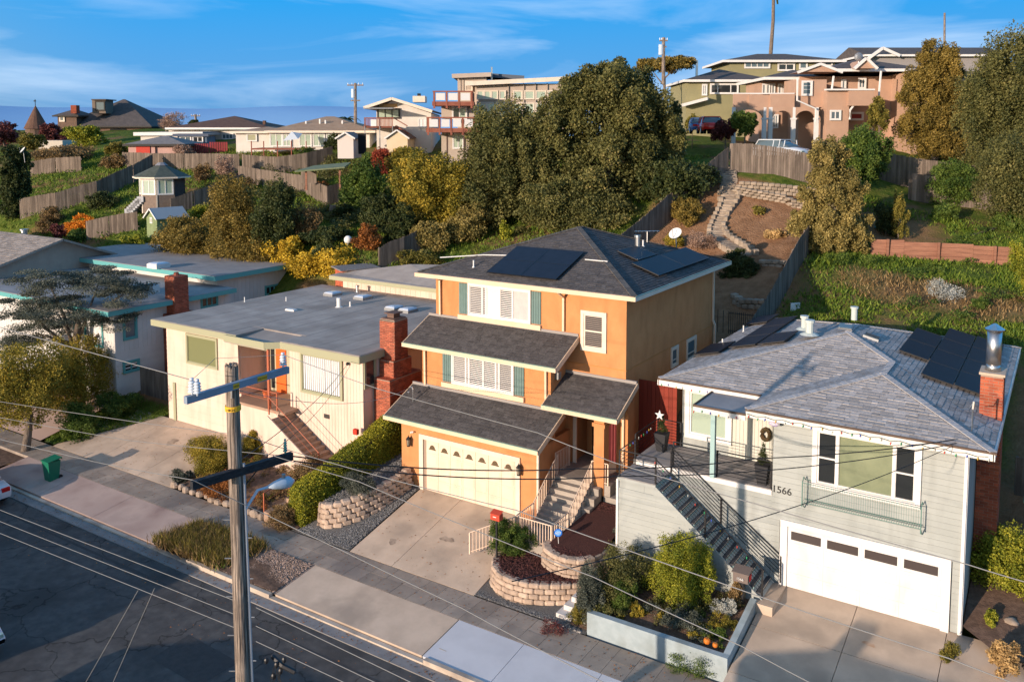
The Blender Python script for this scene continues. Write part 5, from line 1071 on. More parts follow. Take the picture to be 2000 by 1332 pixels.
chips('bark_chips', 'loose red bark chips on the lower bed', inpoly([(-17.6, 27.1), (-17.4, 25.6), (-16.6, 25.0), (-15.4, 25.0), (-13.8, 26.0), (-14.5, 27.5), (-17.5, 28.3)], lambda x, y: -.2), 4500, .05, mulch)
# gravel strips
gp = [(-17.45, 24.44), (-17.45, 28.9), (-17.9, 28.9), (-18.0, 27.0), (-17.9, 25.7), (-17.4, 24.95), (-16.4, 24.45)]
bed('gravel_strip', [(-17.44, 24.44, -.985), (-12.9, 24.44, -.985), (-13.2, 26.0, -.8), (-16, 27.5, -.7), (-17.44, 28.9, -.2)], 0, gravelb, 'grey gravel strip round the foot of the lower curved wall')
chips('gravel', 'grey gravel round the lower curved wall', inpoly([(-17.42, 24.46), (-13.1, 24.46), (-13.8, 25.6), (-15.5, 24.8), (-16.8, 24.85), (-17.42, 25.4)], lambda x, y: -.98), 4500, .035, gravel, .6, 'gravel')
# left wall beside the driveway, with gravel above and below
lw2 = block_wall('tan block wall with recessed gaps left of the orange driveway', [(-26.35, 25.75), (-26.1, 25.15), (-25.5, 25.0), (-24.9, 25.35), (-24.4, 26.1), (-24.1, 27.0), (-23.95, 28.0), (-23.9, 28.9)], 5, bl=.42, bh=.21, z0=-1.0, zs=lambda s: -1.05+.17*s*.9)
bed('gravel_strip', [(-26.9, 24.44, -.985), (-23.57, 24.44, -.985), (-23.57, 29.0, .02), (-24.5, 29.0, .05), (-26.2, 25.8, -.6)], 0, gravelb, 'grey gravel strip between block wall and orange driveway')
bed('gravel_bank', [(-26.3, 25.6, -.05), (-25.4, 25.3, -.05), (-24.6, 26.4, .25), (-24.1, 28.9, .6), (-24.7, 29.2, .7), (-24.7, 31.0, 1.0), (-26.9, 31.0, 1.0), (-26.9, 26.2, -.05)], 0, gravelb, 'grey gravel bank between hedge and orange garage wall')
chips('gravel', 'grey gravel at the foot of the block wall by the driveway', inpoly([(-26.8, 24.46), (-23.6, 24.46), (-23.6, 28.8), (-23.85, 28.8), (-24.4, 26.0), (-25.2, 25.0), (-26.3, 25.2)], lambda x, y: float(np.interp(y, [24.44, 29], [-.98, .02]))), 4000, .04, gravel, .6, 'gravel')
chips('gravel', 'grey gravel on the bank beside the clipped hedge', inpoly([(-26.2, 25.7), (-25.2, 25.5), (-24.2, 28.8), (-24.8, 31), (-26, 31)], lambda x, y: float(np.interp(y, [25.5, 31], [-.05, 1.02]))), 3500, .05, gravel, .6, 'gravel')
patch('pebble_strip', -27.3, -23.91, 20.88, 22.9, -1.06, pebble, 'tan pebble triangle between kerb, sidewalk and apron', .015, zf=lambda x, y: dz(y)-.005)
chips('pebbles', 'tan pebbles and stones in the planting strip', inpoly([(-27.2, 20.9), (-24.0, 20.9), (-24.0, 22.85), (-27.2, 22.85)], lambda x, y: dz(y)-.01), 5000, .05, pebble, .7, 'pebbles')
# clipped hedge: long clipped box with leafy skin
def hedge(label, path, w, h0, h1, z0, z1, kind, n, size, name='hedge'):
    P = [np.array(p, float) for p in path]; t_ = thing(name, label, 'hedge', (*P[0], z0)); L_ = [np.linalg.norm(b-a) for a, b in zip(P, P[1:])]; cum = np.r_[0, np.cumsum(L_)]; tot = cum[-1]
    core = MB(); s = np.linspace(.3, tot, 26); 
    def at_s(q): i = min(len(L_)-1, int(np.searchsorted(cum, q, 'right')-1)); t = (q-cum[i])/L_[i]; a = P[i]+(P[i+1]-P[i])*t; d = (P[i+1]-P[i])/L_[i]; return a, np.array([d[1], -d[0]])
    rows = []
    for q in s:
        a, o_ = at_s(q); zb = z0+(z1-z0)*q/tot; h = h0+(h1-h0)*q/tot; ww = w*.4
        rows.append([(a[0]-o_[0]*ww, a[1]-o_[1]*ww, zb), (a[0]-o_[0]*ww, a[1]-o_[1]*ww, zb+h*.92), (a[0]+o_[0]*ww, a[1]+o_[1]*ww, zb+h*.92), (a[0]+o_[0]*ww, a[1]+o_[1]*ww, zb)])
    vs = [v for r in rows for v in r]; fs = [(i*4+k, (i+1)*4+k, (i+1)*4+k+1, i*4+k+1) for i in range(len(s)-1) for k in range(3)]+[(0, 1, 2, 3)]; core.add(vs, fs); core.build('branches', mat('hedge core shade', (.02, .02, .01), (.035, .03, .015)), t_)  # solid near-black core paints the shade inside the hedge
    q = RNG.random(n)*tot; side_ = RNG.random(n); Pn = np.zeros((n, 3))
    for i in range(n):
        a, o_ = at_s(q[i]); zb = z0+(z1-z0)*q[i]/tot; h = (h0+(h1-h0)*q[i]/tot)*(1+.03*math.sin(q[i]*3)); r = side_[i]*(w+2*h)
        if r < h: c = (-w/2, r)
        elif r < h+w: c = (r-h-w/2, h)
        else: c = (w/2, 2*h+w-r)
        # rounded shoulders
        cx = c[0]*(1-.12*max(0, c[1]/h-.75)*4); Pn[i] = (a[0]+o_[0]*cx, a[1]+o_[1]*cx, zb+c[1]-.1*h*(abs(c[0])/(w/2))**4*(c[1]/h)**3)
    e_ = RNG.random(n) < .07; a0, o0 = at_s(.02); uu_ = RNG.uniform(-.5, .5, n); vv_ = RNG.random(n)
    for i in np.nonzero(e_)[0]: Pn[i] = (a0[0]+o0[0]*uu_[i]*w, a0[1]+o0[1]*uu_[i]*w-.05, z0+h0*vv_[i]*(1-.15*abs(uu_[i]*2)**3))
    Pn += RNG.normal(size=(n, 3))*.045; A = rdir(n)*size; B_ = rdir(n)*size*.6; me = leaf_mesh('foliage', Pn-ORG[t_.name], A, B_, np.clip(RNG.random(n)*.7+.3*np.sin(q*2)*.5+.15, 0, 1), LV[kind], False)
    o = bpy.data.objects.new('foliage', me); C.objects.link(o); o.parent = t_; return t_
hedge('long clipped yellow green hedge running uphill between cream house and orange garage', [(-27.05, 24.9), (-26.75, 26.0), (-26.35, 28.0), (-26.05, 30.5)], 1.05, 1.65, 1.95, -1.05, .8, 'hedge', 52000, .055)
# white steps at right of the curved wall
ws = thing('white_steps', 'three white painted garden steps rising from the sidewalk right of the curved wall', 'steps', (-13.6, 24.6, -1))
wst = mat('white step paint', (.60, .56, .52), (.68, .64, .60), 4, .8)
for k in range(4): m = MB(); m.box(-14.35+k*.12, -13.1, 24.46+k*.33, 26.2, -1.1, -.97+k*.17); m.build('step', wst, ws)
# planter of the sage house
plm = mat('pale blue planter paint', (.29, .35, .37), (.35, .41, .43), 3, .8, c3=(.24, .28, .28), s3=1.1)
pw = thing('planter_wall', 'low pale blue planter wall around the garden of the sage house', 'planter wall', (-10, 24.7, -1))
m = MB(); m.prism([(-12.9, 24.55, -1.2), (-8.1, 24.55, -1.1), (-8.1, 24.55, -.22), (-12.9, 24.55, -.25)], (0, .22, 0)); m.build('front_wall', plm, pw)
m = MB(); m.prism([(-8.3, 24.775, -1.1), (-8.3, 27.4, -.4), (-8.3, 27.4, .32), (-8.3, 24.775, -.22)], (.2, 0, 0)); m.build('side_wall', plm, pw)
bed('planter_soil', [(-13.5, 24.75, -.5), (-8.28, 24.75, -.38), (-8.28, 27.6, .15), (-13.5, 27.6, .1)], 0, soilm, 'soil inside the pale blue planter')
bed('planter_soil', [(-13.6, 24.6, -.9), (-12.9, 24.6, -.9), (-13.0, 29.0, .6), (-13.6, 29.0, .6)], 0, soilm, 'soil beside the white garden steps') 
patch('garden_soil', -41.0, -28.7, 24.45, 28.2, -.75, soilm, 'front garden soil of the cream house', .1, zf=lambda x, y: -.95+(y-24.45)*.14) if False else None
bed('garden_soil', [(-34.85, 24.5, -.9), (-28.6, 24.5, -.9), (-28.6, 27.7, -.35), (-31.5, 28.25, -.25), (-34.85, 28.25, -.25)], 0, soilm, 'front garden soil of the cream house')
bed('garden_soil', [(-27.45, 24.46, -.92), (-26.6, 24.46, -.92), (-26.6, 29.2, .1), (-27.45, 29.2, .1)], 0, soilm, 'soil strip beside the clipped hedge')
bed('garden_soil', [(.22, 24.4, -.4), (14, 24.4, -.4), (14, 31.5, 1.0), (-2.18, 31.5, 1.0), (-2.18, 29.0, .5), (-1.4, 28.4, .38), (.22, 28.0, .3)], 0, soilm, 'bare garden soil at the lower right')
m = MB(); 
for i in range(14):
    x = -34.9+i*.47; m.ball((x, 24.55+random.uniform(-.08, .12), -.92), (random.uniform(.16, .3), random.uniform(.14, .22), random.uniform(.12, .22)), 7, 5)
m.build('border_stones', rock, label='row of rough border stones along the cream house garden', cat='stones', kind='stuff')
# lawn, ivy and slab left of the cream house driveway
bed('lawn', [(-45.9, 24.46, -.93), (-45.05, 24.46, -.93), (-41.6, 29.4, -.02), (-41.6, 31.5, .2), (-46.0, 31.5, .2)], 0, mat('lawn base', (.05, .085, .015), (.09, .12, .025), 6, 1, .8, 30), 'small lawn between white house and cream house driveway')
bed('front_path', [(-60, 24.46, -.97), (-46.3, 24.46, -.97), (-46.3, 29.0, .0), (-60, 29.0, .0)], 0, gravelr, 'pinkish paving in front of the white house')
lp = inpoly([(-46, 24.6), (-45.0, 24.6), (-41.7, 29.4), (-41.7, 31.4), (-46, 31.4)], lambda x, y: float(np.interp(y, [24.46, 29.4, 31.5], [-.93, -.02, .2])))
tufts('lawn_grass', 'short green grass of the small lawn beside the driveway', [lp() for _ in range(4500)], 'grass', .09, 4, .02, .08)
wp = inpoly([(-31, 20.9), (-27.0, 20.9), (-26.6, 22.85), (-30.6, 22.85)], lambda x, y: -1.1)
tufts('tall_weeds', 'tall yellow green weeds in the planting strip', [wp() for _ in range(330)], 'olive', .36, 22, .022, .13)
tufts('dry_weeds', 'brown dry grass in the planting strip', [wp() for _ in range(420)], 'brown', .34, 18, .02, .2)
wp = inpoly([(-27.8, 20.9), (-26.8, 20.9), (-26.8, 22.8), (-27.8, 22.8)], lambda x, y: -1.1); tufts('weeds', 'small green weeds beside the utility pole pebbles', [wp() for _ in range(60)], 'green', .2, 14, .03, .12)
# slope weeds behind the sage house
def on_ground(n, x0, x1, y0, y1, f=None):
    out = []
    while len(out) < n:
        x, y = random.uniform(x0, x1), random.uniform(y0, y1)
        if f is None or f(x, y): out.append((x, y, 0))
    a = np.array(out); a[:, 2] = GZ(a[:, 0], a[:, 1])-.03; return a
bare = lambda x, y: math.hypot((x+5)/6.0, (y-50.5)/2.4) < 1 or math.hypot((x+9)/3.5, (y-59.5)/2.6) < 1
tufts('slope_grass', 'green grass and weeds on the slope behind the sage house', on_ground(7000, -12.6, 10, 43.2, 64, lambda x, y: not bare(x, y) and random.random() < .5+.5*math.sin(x*1.1)*math.sin(y*.9+x*.4)), 'grass', .2, 9, .045, .3)
tufts('slope_straw', 'pale dry brush on the slope behind the sage house', on_ground(500, -11, 3, 48, 53.5, bare), 'brown', .22, 8, .03, .3)
tufts('hill_grass', 'green grass on the slope behind the cream house', on_ground(9000, -60, -25.5, 43.5, 70), 'grass', .22, 8, .05, .3)
tufts('yard_grass', 'green grass in the gardens around the octagonal hut', on_ground(6000, -105, -55, 44, 68), 'grass', .25, 7, .07, .4)
# ---------------------------------------------------------------- orange house back yard
yf = lambda x0, y0, x1, y1: [(x0, y0), (x1, y1)]
fence('weathered board fence climbing the slope left of the bare brown yard', [(-24.9, 43.5), (-24.2, 50), (-23.0, 56), (-21.0, 61.8)], 1.9)
fence('weathered board fence across the top of the bare brown yard', [(-21.0, 61.9), (-13.6, 63.6)], 2.1)
fence('old board fence between the bare brown yard and the grassy slope', [(-13.2, 42.5), (-13.0, 52), (-13.4, 63.5)], 1.8)
fence('weathered fence beside the tall golden cypress on the right', [(-9.5, 66.0), (2.5, 67.5)], 1.9)
fence('tall grey board fence in front of the tan arched house, right half', [(-14.5, 68), (-5.5, 69.5)], 2.2, joined=True)
fence('dark board fence beyond the brick chimney at the right', [(-1.2, 36.5), (6, 37.5)], 1.7, zf=lambda x, y: 2.0, joined=True)
# iron fence by the pool deck
IF = thing('iron_fence', 'black iron picket fence across the patio behind the orange house', 'fence', (-14.5, 43.5, 4.9))
for i in range(34): x = -14.9+i*.055*1.0; 
m = MB(); m.tube([(-14.9, 44.2, 6.15), (-13.2, 44.2, 6.15)], .02, 4); m.tube([(-14.9, 44.2, 5.2), (-13.2, 44.2, 5.2)], .02, 4); m.build('rail', black, IF)
for i in range(16): piece('picket', black, IF, (-14.9+i*.113, 44.2, 5.65), (.025, .025, 1.2))
for i in range(12): piece('picket', black, IF, (-18.5+i*.3, 44.2, 5.65), (.025, .025, 1.2))
m = MB(); m.box(-15.5, -13.1, 41.9, 43.9, 3.9, 4.6); m.build('patio_canopy', mat('turquoise canopy', (.05, .12, .13), rough=.6), label='dark turquoise canopy in the gap between orange and sage house', cat='canopy')
m = MB(); m.box(-14.9, -13.4, 34, 34.1, -.2, 3.0)
rg = thing('red_gate', 'dark red board gate in the gap between the orange and sage houses', 'gate', (-14, 33, 2))
for i in range(9): piece('gate_board', redpaint, rg, (-14.85+i*.19, 33.0, 3.6), (.18, .03, 3.4))
# stepping stairs with stone borders
def path_px(pix): return [G(*p) for p in pix]
L1 = path_px([(1412, 365), (1404, 385), (1408, 400), (1396, 425), (1385, 450), (1384, 466), (1402, 482), (1430, 497), (1441, 503)])
R1 = path_px([(1436, 368), (1444, 385), (1436, 402), (1420, 425), (1412, 447), (1420, 462), (1445, 478), (1470, 492), (1478, 500)])
def stone_line(label, P, h=.42, bl=.42, w=.3):
    t_ = thing('stone_border', label, 'stone border', P[0])
    for a, b in zip(P, P[1:]):
        L_ = np.linalg.norm((b-a)[:2]); n = max(1, int(L_/bl)); d = (b-a)[:2]/L_; f = FR((0, 0, 0), (d[0], d[1], 0), (-d[1], d[0], 0))
        for i in range(n):
            p = a+(b-a)*(i+.5)/n; o = piece('stone', stone, t_, (0, 0, 0), (L_/n*.97, w, h*random.uniform(.9, 1.1)), f, bev=.16); o.location = [float(p[0]-t_.location[0]), float(p[1]-t_.location[1]), float(gz(p[0], p[1])+h*.25-t_.location[2])]
    return t_
stone_line('pale stone border on the left of the winding garden stairs', L1); stone_line('pale stone border on the right of the winding garden stairs', R1)
gs = thing('garden_stairs', 'winding stone stairs climbing the bare brown back yard', 'stairs', G(1410, 440))
stm = mat('stair stone', (.22, .17, .13), (.32, .26, .20), 3, .95, .6, 18, rnd=.15)
cl = [G((a+b)/2, (c+d)/2) for (a, c), (b, d) in zip([(1402, 330), (1402, 350), (1404, 385), (1408, 400), (1396, 425), (1385, 450), (1384, 466), (1402, 482), (1430, 497), (1441, 503)], [(1446, 330), (1446, 350), (1444, 385), (1436, 402), (1420, 425), (1412, 447), (1420, 462), (1445, 478), (1470, 492), (1478, 500)])]
cl = [np.array(p) for p in cl]; sg = [np.linalg.norm(b-a) for a, b in zip(cl, cl[1:])]; cu = np.r_[0, np.cumsum(sg)]
for k in range(42):
    s = cu[-1]*(k+.5)/42; i = min(len(sg)-1, int(np.searchsorted(cu, s, 'right')-1)); p = cl[i]+(cl[i+1]-cl[i])*(s-cu[i])/sg[i]; d = (cl[i+1]-cl[i])[:2]; d /= np.linalg.norm(d)
    piece('stair_stone', stm, gs, (0, 0, 0), (1.15*random.uniform(.9, 1.05), .3, .3), FR((p[0], p[1], gz(p[0], p[1])+.02), (-d[1], d[0], 0), (-d[0], -d[1], 0)), rotz=random.uniform(-.06, .06), bev=.16)
def stone_wall_px(label, pix, h, courses=2):
    P = path_px(pix); t_ = thing('stone_wall', label, 'stone wall', P[0])
    for a, b in zip(P, P[1:]):
        L_ = np.linalg.norm((b-a)[:2]); n = max(1, int(L_/.36)); d = (b-a)[:2]/L_; f = FR((0, 0, 0), (d[0], d[1], 0), (-d[1], d[0], 0))
        for c in range(courses):
            for i in range(n+c % 2):
                t = min(1, max(0, (i+.5-.5*(c % 2))/n)); p = a+(b-a)*t; o = piece('stone', stone, t_, (0, 0, 0), (L_/n*.97, .35, h/courses*.96), f, bev=.16)
                o.location = [float(p[0]-t_.location[0]), float(p[1]-t_.location[1]), float(gz(p[0], p[1])+h/courses*(c+.5)-.1-t_.location[2])]
    return t_
stone_wall_px('upper pale stone retaining wall across the bare brown yard', [(1443, 372), (1490, 375), (1560, 382), (1600, 386)], .75, 3); stone_wall_px('second pale stone retaining wall just below the upper one', [(1436, 378), (1480, 386), (1536, 396), (1545, 404), (1600, 412)], .6, 3)
stone_wall_px('low stone wall at the foot of the bare brown yard beside the round tree', [(1490, 520), (1530, 522)], .5, 2); stone_wall_px('low curved stone edging in the shade behind the pool fence', [(1434, 590), (1450, 600), (1490, 602)], .6, 2)
# red wooden retaining wall on the right slope
RW = thing('red_wood_wall', 'red stained timber retaining wall across the grassy slope', 'retaining wall', G(1850, 512))
A_, B_2 = G(1700, 500), G(1985, 520); pts = [A_, G(1765, 505), G(1900, 514), B_2]
for a, b in zip(pts, pts[1:]):
    L_ = np.linalg.norm((b-a)[:2]); d = (b-a)[:2]/L_; f = FR((a[0], a[1], 0), (d[0], d[1], 0), (0, 0, 1)); za, zb = a[2], b[2]; n = max(1, int(L_/2.4))
    for i in range(n):
        z = za+(zb-za)*(i+.5)/n
        for c in range(4): piece('plank', redwood, RW, (L_*(i+.5)/n, z+.13+c*.265, 0), (L_/n-.01, .255, .05), f)
        piece('post', redwood, RW, (L_*(i+.5)/n, z+.5, .1), (.14, 1.2, .14), f, rx=.08)
# ================================================================ BACKGROUND HOUSES (facades square to the valley view)
FH = np.array([FW[0], FW[1], 0]); FH /= np.linalg.norm(FH)
def FRD(d): 
    o = CAM+FH*(d/ (FW@FH)); o = o.copy(); o[2] = 0; return FR(o, RT, (0, 0, 1))
def hb(m, d, x0, y0, x1, y1, dep, zb=None):
    f = FRD(d); a = f.hit(x0, (y0+y1)/2)[0]; b = f.hit(x1, (y0+y1)/2)[0]; t = f.hit((x0+x1)/2, y0)[1]; l = f.hit((x0+x1)/2, y1)[1]
    if zb is not None: l = zb
    m.fr = f; m.box(a, b, l, t, -dep, 0); return a, b, l, t
def hw_(parent, d, x0, y0, x1, y1, trim=.12, tm=None, pane=gl_b, cols=(1,), rows=None, depth=.06, bar=.05):
    f = FRD(d); a = f.hit(x0, (y0+y1)/2)[0]; b = f.hit(x1, (y0+y1)/2)[0]; t = f.hit((x0+x1)/2, y0)[1]; l = f.hit((x0+x1)/2, y1)[1]
    return window(parent, f, a+trim*.4, b-trim*.4, l+trim*.4, t-trim*.4, trim, tm or white, cols=cols, rows=rows, pane=pane, depth=depth, bar=bar)
def hhip(parent, d, x0, x1, yeave, dep, pitch, mt, ov=.5, th=.18, fm=None, gable=False, name='roof'):
    """hip roof over a body starting at depth d"""
    f = FRD(d); a = f.hit(x0, yeave)[0]-ov; b = f.hit(x1, yeave)[0]+ov; z = f.hit((x0+x1)/2, yeave)[1]; w0, w1 = ov, -dep-ov; W_, D_ = b-a, w0-w1; h = min(W_, D_)/2; m = MB(f)
    if W_ >= D_: i = 0 if gable else h; r0, r1 = (a+i, z+h*pitch, (w0+w1)/2), (b-i, z+h*pitch, (w0+w1)/2); F_ = [(0, 1, 5, 4), (1, 2, 5), (2, 3, 4, 5), (3, 0, 4)]
    else: r0, r1 = ((a+b)/2, z+h*pitch, w0-(0 if gable else h)), ((a+b)/2, z+h*pitch, w1+(0 if gable else h)); F_ = [(0, 1, 4), (1, 2, 5, 4), (2, 3, 5), (3, 0, 4, 5)]
    vs = [(a, z, w0), (b, z, w0), (b, z, w1), (a, z, w1), r0, r1, (a, z-th, w0), (b, z-th, w0), (b, z-th, w1), (a, z-th, w1)]
    m.add(vs, F_+[(9, 8, 7, 6), (0, 6, 7, 1), (1, 7, 8, 2), (2, 8, 9, 3), (3, 9, 6, 0)]); ro = m.build(name, mt, parent)
    m = MB(f); m.box(a-.03, b+.03, z-th-.05, z+.02, w0+.003, w0+.08); m.build('fascia_board', fm or white, ro); m = MB(f); m.box(a-.08, a-.003, z-th-.05, z+.02, w1, w0); m.build('fascia_board', fm or white, ro); m = MB(f); m.box(b+.003, b+.08, z-th-.05, z+.02, w1, w0); m.build('fascia_board', fm or white, ro); return ro
def bthing(name, label, d, px, py, cat='house'): p = PD(px, py, d); return thing(name, label, cat, (p[0], p[1], gz(p[0], p[1])))
rf_d = mat('far dark roof', (.075, .065, .062), (.105, .09, .085), 2, .95); rf_b = mat('far brown roof', (.10, .055, .04), (.14, .08, .055), 2, .95); rf_t = mat('far tan roof', (.30, .20, .13), (.36, .25, .17), 1.5, .95); rf_g = mat('far grey roof', (.18, .165, .16), (.23, .21, .2), 2, .95)
tan_s = mat('tan rose stucco', (.40, .255, .18), (.45, .29, .205), .8, .9, .2, 40); olive_s = mat('olive stucco', (.25, .23, .125), (.285, .26, .14), .8, .9, .2, 40); whs = mat('warm white stucco', (.60, .55, .49), (.66, .61, .55), 1)
taupe = mat('taupe siding', (.40, .33, .27), (.44, .365, .30), 1, rnd=.04); shingw = mat('brown shingle wall', (.11, .07, .05), (.16, .10, .07), 3); yel = mat('pale yellow wall', (.62, .50, .33), (.66, .54, .37), 1)
redw = mat('redwood deck', (.22, .07, .045), (.30, .11, .07), 3, rnd=.15); redd = mat('red wall', (.28, .05, .04), rough=.8); mint = gl_m
# --- tan arched house
AH = bthing('arched_house', 'tan stucco house with white columned arches, walled balconies and white roof line', 78, 1560, 260)
m = MB(); hb(m, 79, 1560, 150, 1900, 262, 9, 12); hb(m, 82, 1484, 158, 1560, 262, 5, 12); hb(m, 74.5, 1785, 140, 2020, 262, 8, 12); m.build('wall', tan_s, AH)
m = MB(); hb(m, 76.0, 1433, 184, 1464, 210, .3); hb(m, 75.8, 1463, 187, 1505, 210, .3); hb(m, 75.5, 1505, 184, 1552, 210, .3); m.build('balcony_wall', tan_s, AH)
m = MB(); hb(m, 76.1, 1432, 182, 1552, 184.5, .5); m.build('balcony_cap', white, AH)
m = MB(); hb(m, 76.2, 1552, 156, 1614, 210, 3); m.build('upper_wall', tan_s, AH)
m = MB(); hb(m, 75, 1615, 177, 1658, 262, 3, 12); hb(m, 74.6, 1658, 176, 1707, 207, 3.4); m.build('balcony_block', tan_s, AH); m = MB(); hb(m, 74.5, 1613, 174, 1709, 177, .4); m.build('balcony_cap', white, AH)
# arcade with real arches
f = FRD(75.3); uu = [f.hit(x, 225)[0] for x in (1434, 1494, 1506, 1551, 1596)]; zt = f.hit(1520, 210)[1]; zs = f.hit(1520, 228)[1]; zb_ = f.hit(1520, 268)[1]
for (a, b) in zip(uu, uu[1:]):
    if b-a < .8: continue
    a2, b2 = a+.12, b-.12; r = (b2-a2)/2; N = 12; top = [(a2+(b2-a2)*i/N, zt, 0) for i in range(N+1)]; bot = [((a2+b2)/2-r*math.cos(math.pi*i/N), zs-.25+min(r, 1.0)*.85*math.sin(math.pi*i/N), 0) for i in range(N+1)]
    m = MB(f); vs = top+bot+[(p[0], p[1], -.35) for p in top]+[(p[0], p[1], -.35) for p in bot]; n1 = N+1
    m.add(vs, [(n1+i, n1+i+1, i+1, i) for i in range(N)]+[(3*n1+i+1, 3*n1+i, 2*n1+i, 2*n1+i+1) for i in range(N)]+[(3*n1+i, 3*n1+i+1, n1+i+1, n1+i) for i in range(N)]); m.build('arch', tan_s, AH)
m = MB(f); 
for u in uu: m = MB(f); m.box(u-.16, u+.16, zb_-.6, zs-.25, -.34, 0); m.box(u-.22, u+.22, zs-.27, zs-.12, -.38, .04); m.box(u-.13, u+.13, zs-.12, zt, -.3, -.002); m.build('column', white, AH)
m = MB(); hb(m, 82.01, 1487, 160, 1556, 186, .1); m.build('red_recess_wall', redd, AH)
for x in (1489, 1497, 1507, 1520, 1529, 1541): hw_(AH, 81.9, x, 165, x+6, 184, .08)
hw_(AH, 76.1, 1567, 160, 1585, 186, .14, rows={0: [.4, .7]}); hw_(AH, 78.8, 1644, 157, 1651, 174, .12); hw_(AH, 78.8, 1677, 154, 1690, 173, .12, cols=(1, 1)); hw_(AH, 74.4, 1750, 147, 1768, 176, .14, rows={0: [.5]}) if False else hw_(AH, 78.9, 1750, 147, 1767, 176, .14, rows={0: [.5]})
hw_(AH, 74.9, 1622, 217, 1641, 234, .12, cols=(1, 1)); hw_(AH, 78.8, 1661, 221, 1685, 234, .14, pane=redd); hw_(AH, 81.8, 1509, 225, 1519, 250, .1, cols=(1, 1))
hhip(AH, 79.5, 1500, 1640, 152, 9, .25, rf_d, .4); hhip(AH, 77.5, 1625, 1800, 136, 10, .28, rf_d, .5)
for (xa, xb, ya, yc, dd) in ((1562, 1640, 141, 128, 76.2), (1672, 1708, 134, 117, 76.0)):
    f = FRD(dd); a, b = f.hit(xa, ya)[0], f.hit(xb, ya)[0]; z0 = f.hit(xa, ya)[1]; z1 = f.hit(xa, yc)[1]; c = (a+b)/2
    m = MB(f); m.prism([(a, z0, 0), (b, z0, 0), (c, z1, 0)], (0, 0, -3)); m.build('gable', tan_s, AH); m = MB(f); m.beam((a-.2, z0-.05, .1), (c, z1+.1, .1), .3, .22); m.beam((b+.2, z0-.05, .1), (c, z1+.1, .1), .3, .22); m.build('gable_trim', white, AH)
for pts in (((1555, 153), (1554, 197), (1590, 213), (1590, 240)), ((1625, 150), (1621, 178)), ((1717, 140), (1711, 208), (1706, 225)), ((1665, 205), (1657, 216), (1656, 234))):
    f = FRD(75.2 if pts[0][0] < 1700 else 76); m = MB(f); m.tube([(*f.hit(*p), .4) for p in pts], .09, 5); m.build('downspout', white, AH)
m = MB(f); f = FRD(76); p = f.hit(1686, 110); m.fr = f; m.tube([(p[0], p[1]-.8, -1), (p[0], p[1], -1)], .03, 5); m.ball((p[0], p[1], -1), (.4, .4, .15), 10, 6); m.build('roof_dish', steel, AH)
# --- olive house
OL = bthing('olive_house', 'olive green house with dark hip roofs and white trimmed windows behind the arched house', 92, 1400, 240)
m = MB(); hb(m, 92, 1340, 158, 1480, 240, 9, 12); hb(m, 98, 1425, 118, 1630, 165, 9, 12); m.build('wall', olive_s, OL); hhip(OL, 92, 1345, 1500, 157, 10, .30, rf_d, .6); hhip(OL, 98, 1422, 1636, 119, 9, .22, rf_d, .7)
hw_(OL, 91.9, 1388, 165, 1441, 183, .14, cols=(1, 2, 1), pane=gl_d); hw_(OL, 91.9, 1372, 166, 1380, 186, .12, cols=(1, 1)); hw_(OL, 97.9, 1455, 122, 1503, 133, .14, cols=(1, 1, 1, 1)); hw_(OL, 97.9, 1520, 125, 1551, 138, .14, cols=(1, 1), pane=gl_d); hw_(OL, 97.9, 1562, 122, 1576, 135, .14); hw_(OL, 97.9, 1610, 121, 1625, 129, .14, pane=gl_d)
m = MB(); f = FRD(92); m.fr = f; a = f.hit(1376, 131); m.box(a[0]-.12, a[0]+.12, a[1]-1.6, a[1]+1.0, -4, -3.76); m.build('flue_pipe', metal, OL); m = MB(); f = FRD(91.5); a, b = f.hit(1332, 206), f.hit(1381, 193); m.fr = f; m.beam((a[0], a[1], .2), (b[0], b[1], .2), .8, .3); m.build('porch_roof', white, OL)
# --- white gabled house top right
WG = bthing('far_gabled_house', 'grey house with white gable trim at the skyline behind the arched house', 110, 1740, 110); m = MB(); hb(m, 110, 1700, 110, 1960, 170, 9, 12); m.build('wall', mat('grey stucco', (.28, .26, .25)), WG); hhip(WG, 110, 1696, 1960, 108, 10, .25, rf_d, .6, gable=True)
m = MB(FRD(109.5)); f = FRD(109.5); a, b, c = f.hit(1694, 115), f.hit(1755, 110), f.hit(1722, 95); m.beam((a[0], a[1], .3), (c[0], c[1], .3), .3, .35); m.beam((b[0], b[1], .3), (c[0], c[1], .3), .3, .35); m.build('gable_trim', white, WG)
# --- grey modern house
MH = bthing('modern_house', 'taupe modern three level house with rows of windows and white panelled redwood balconies', 86, 980, 290)
m = MB(); hb(m, 86, 931, 164, 1110, 300, 10, 12); hb(m, 88, 894, 151, 950, 300, 9, 12); hb(m, 85, 862, 205, 931, 232, 6); hb(m, 84.6, 862, 257, 940, 300, 6, 12); m.build('wall', taupe, MH)
for x in (899, 905): m = MB(); hb(m, 87.9, x, 152, x+.5, 180, .05); m.build('board_seam', mat('seam', (.3, .25, .2)) if x == 899 else bpy.data.materials['seam'], MH)
def slab_roof(parent, d, p0, p1, dep, th, mt, ov=1.0, tilt=0, fmt=None):
    f = FRD(d); a, b = f.hit(*p0), f.hit(*p1); m = MB(f); m.prism([(a[0]-ov, a[1], ov), (b[0]+ov, b[1], ov), (b[0]+ov, b[1]+tilt, -dep), (a[0]-ov, a[1]+tilt, -dep)], (0, -th, 0)); ro = m.build('roof_slab', mt, parent)
    m = MB(f); m.beam((a[0]-ov, a[1]-th/2-.05, ov+.05), (b[0]+ov, b[1]-th/2-.05, ov+.05), .08, th+.12); m.build('fascia_board', fmt or trim_w, ro); return ro
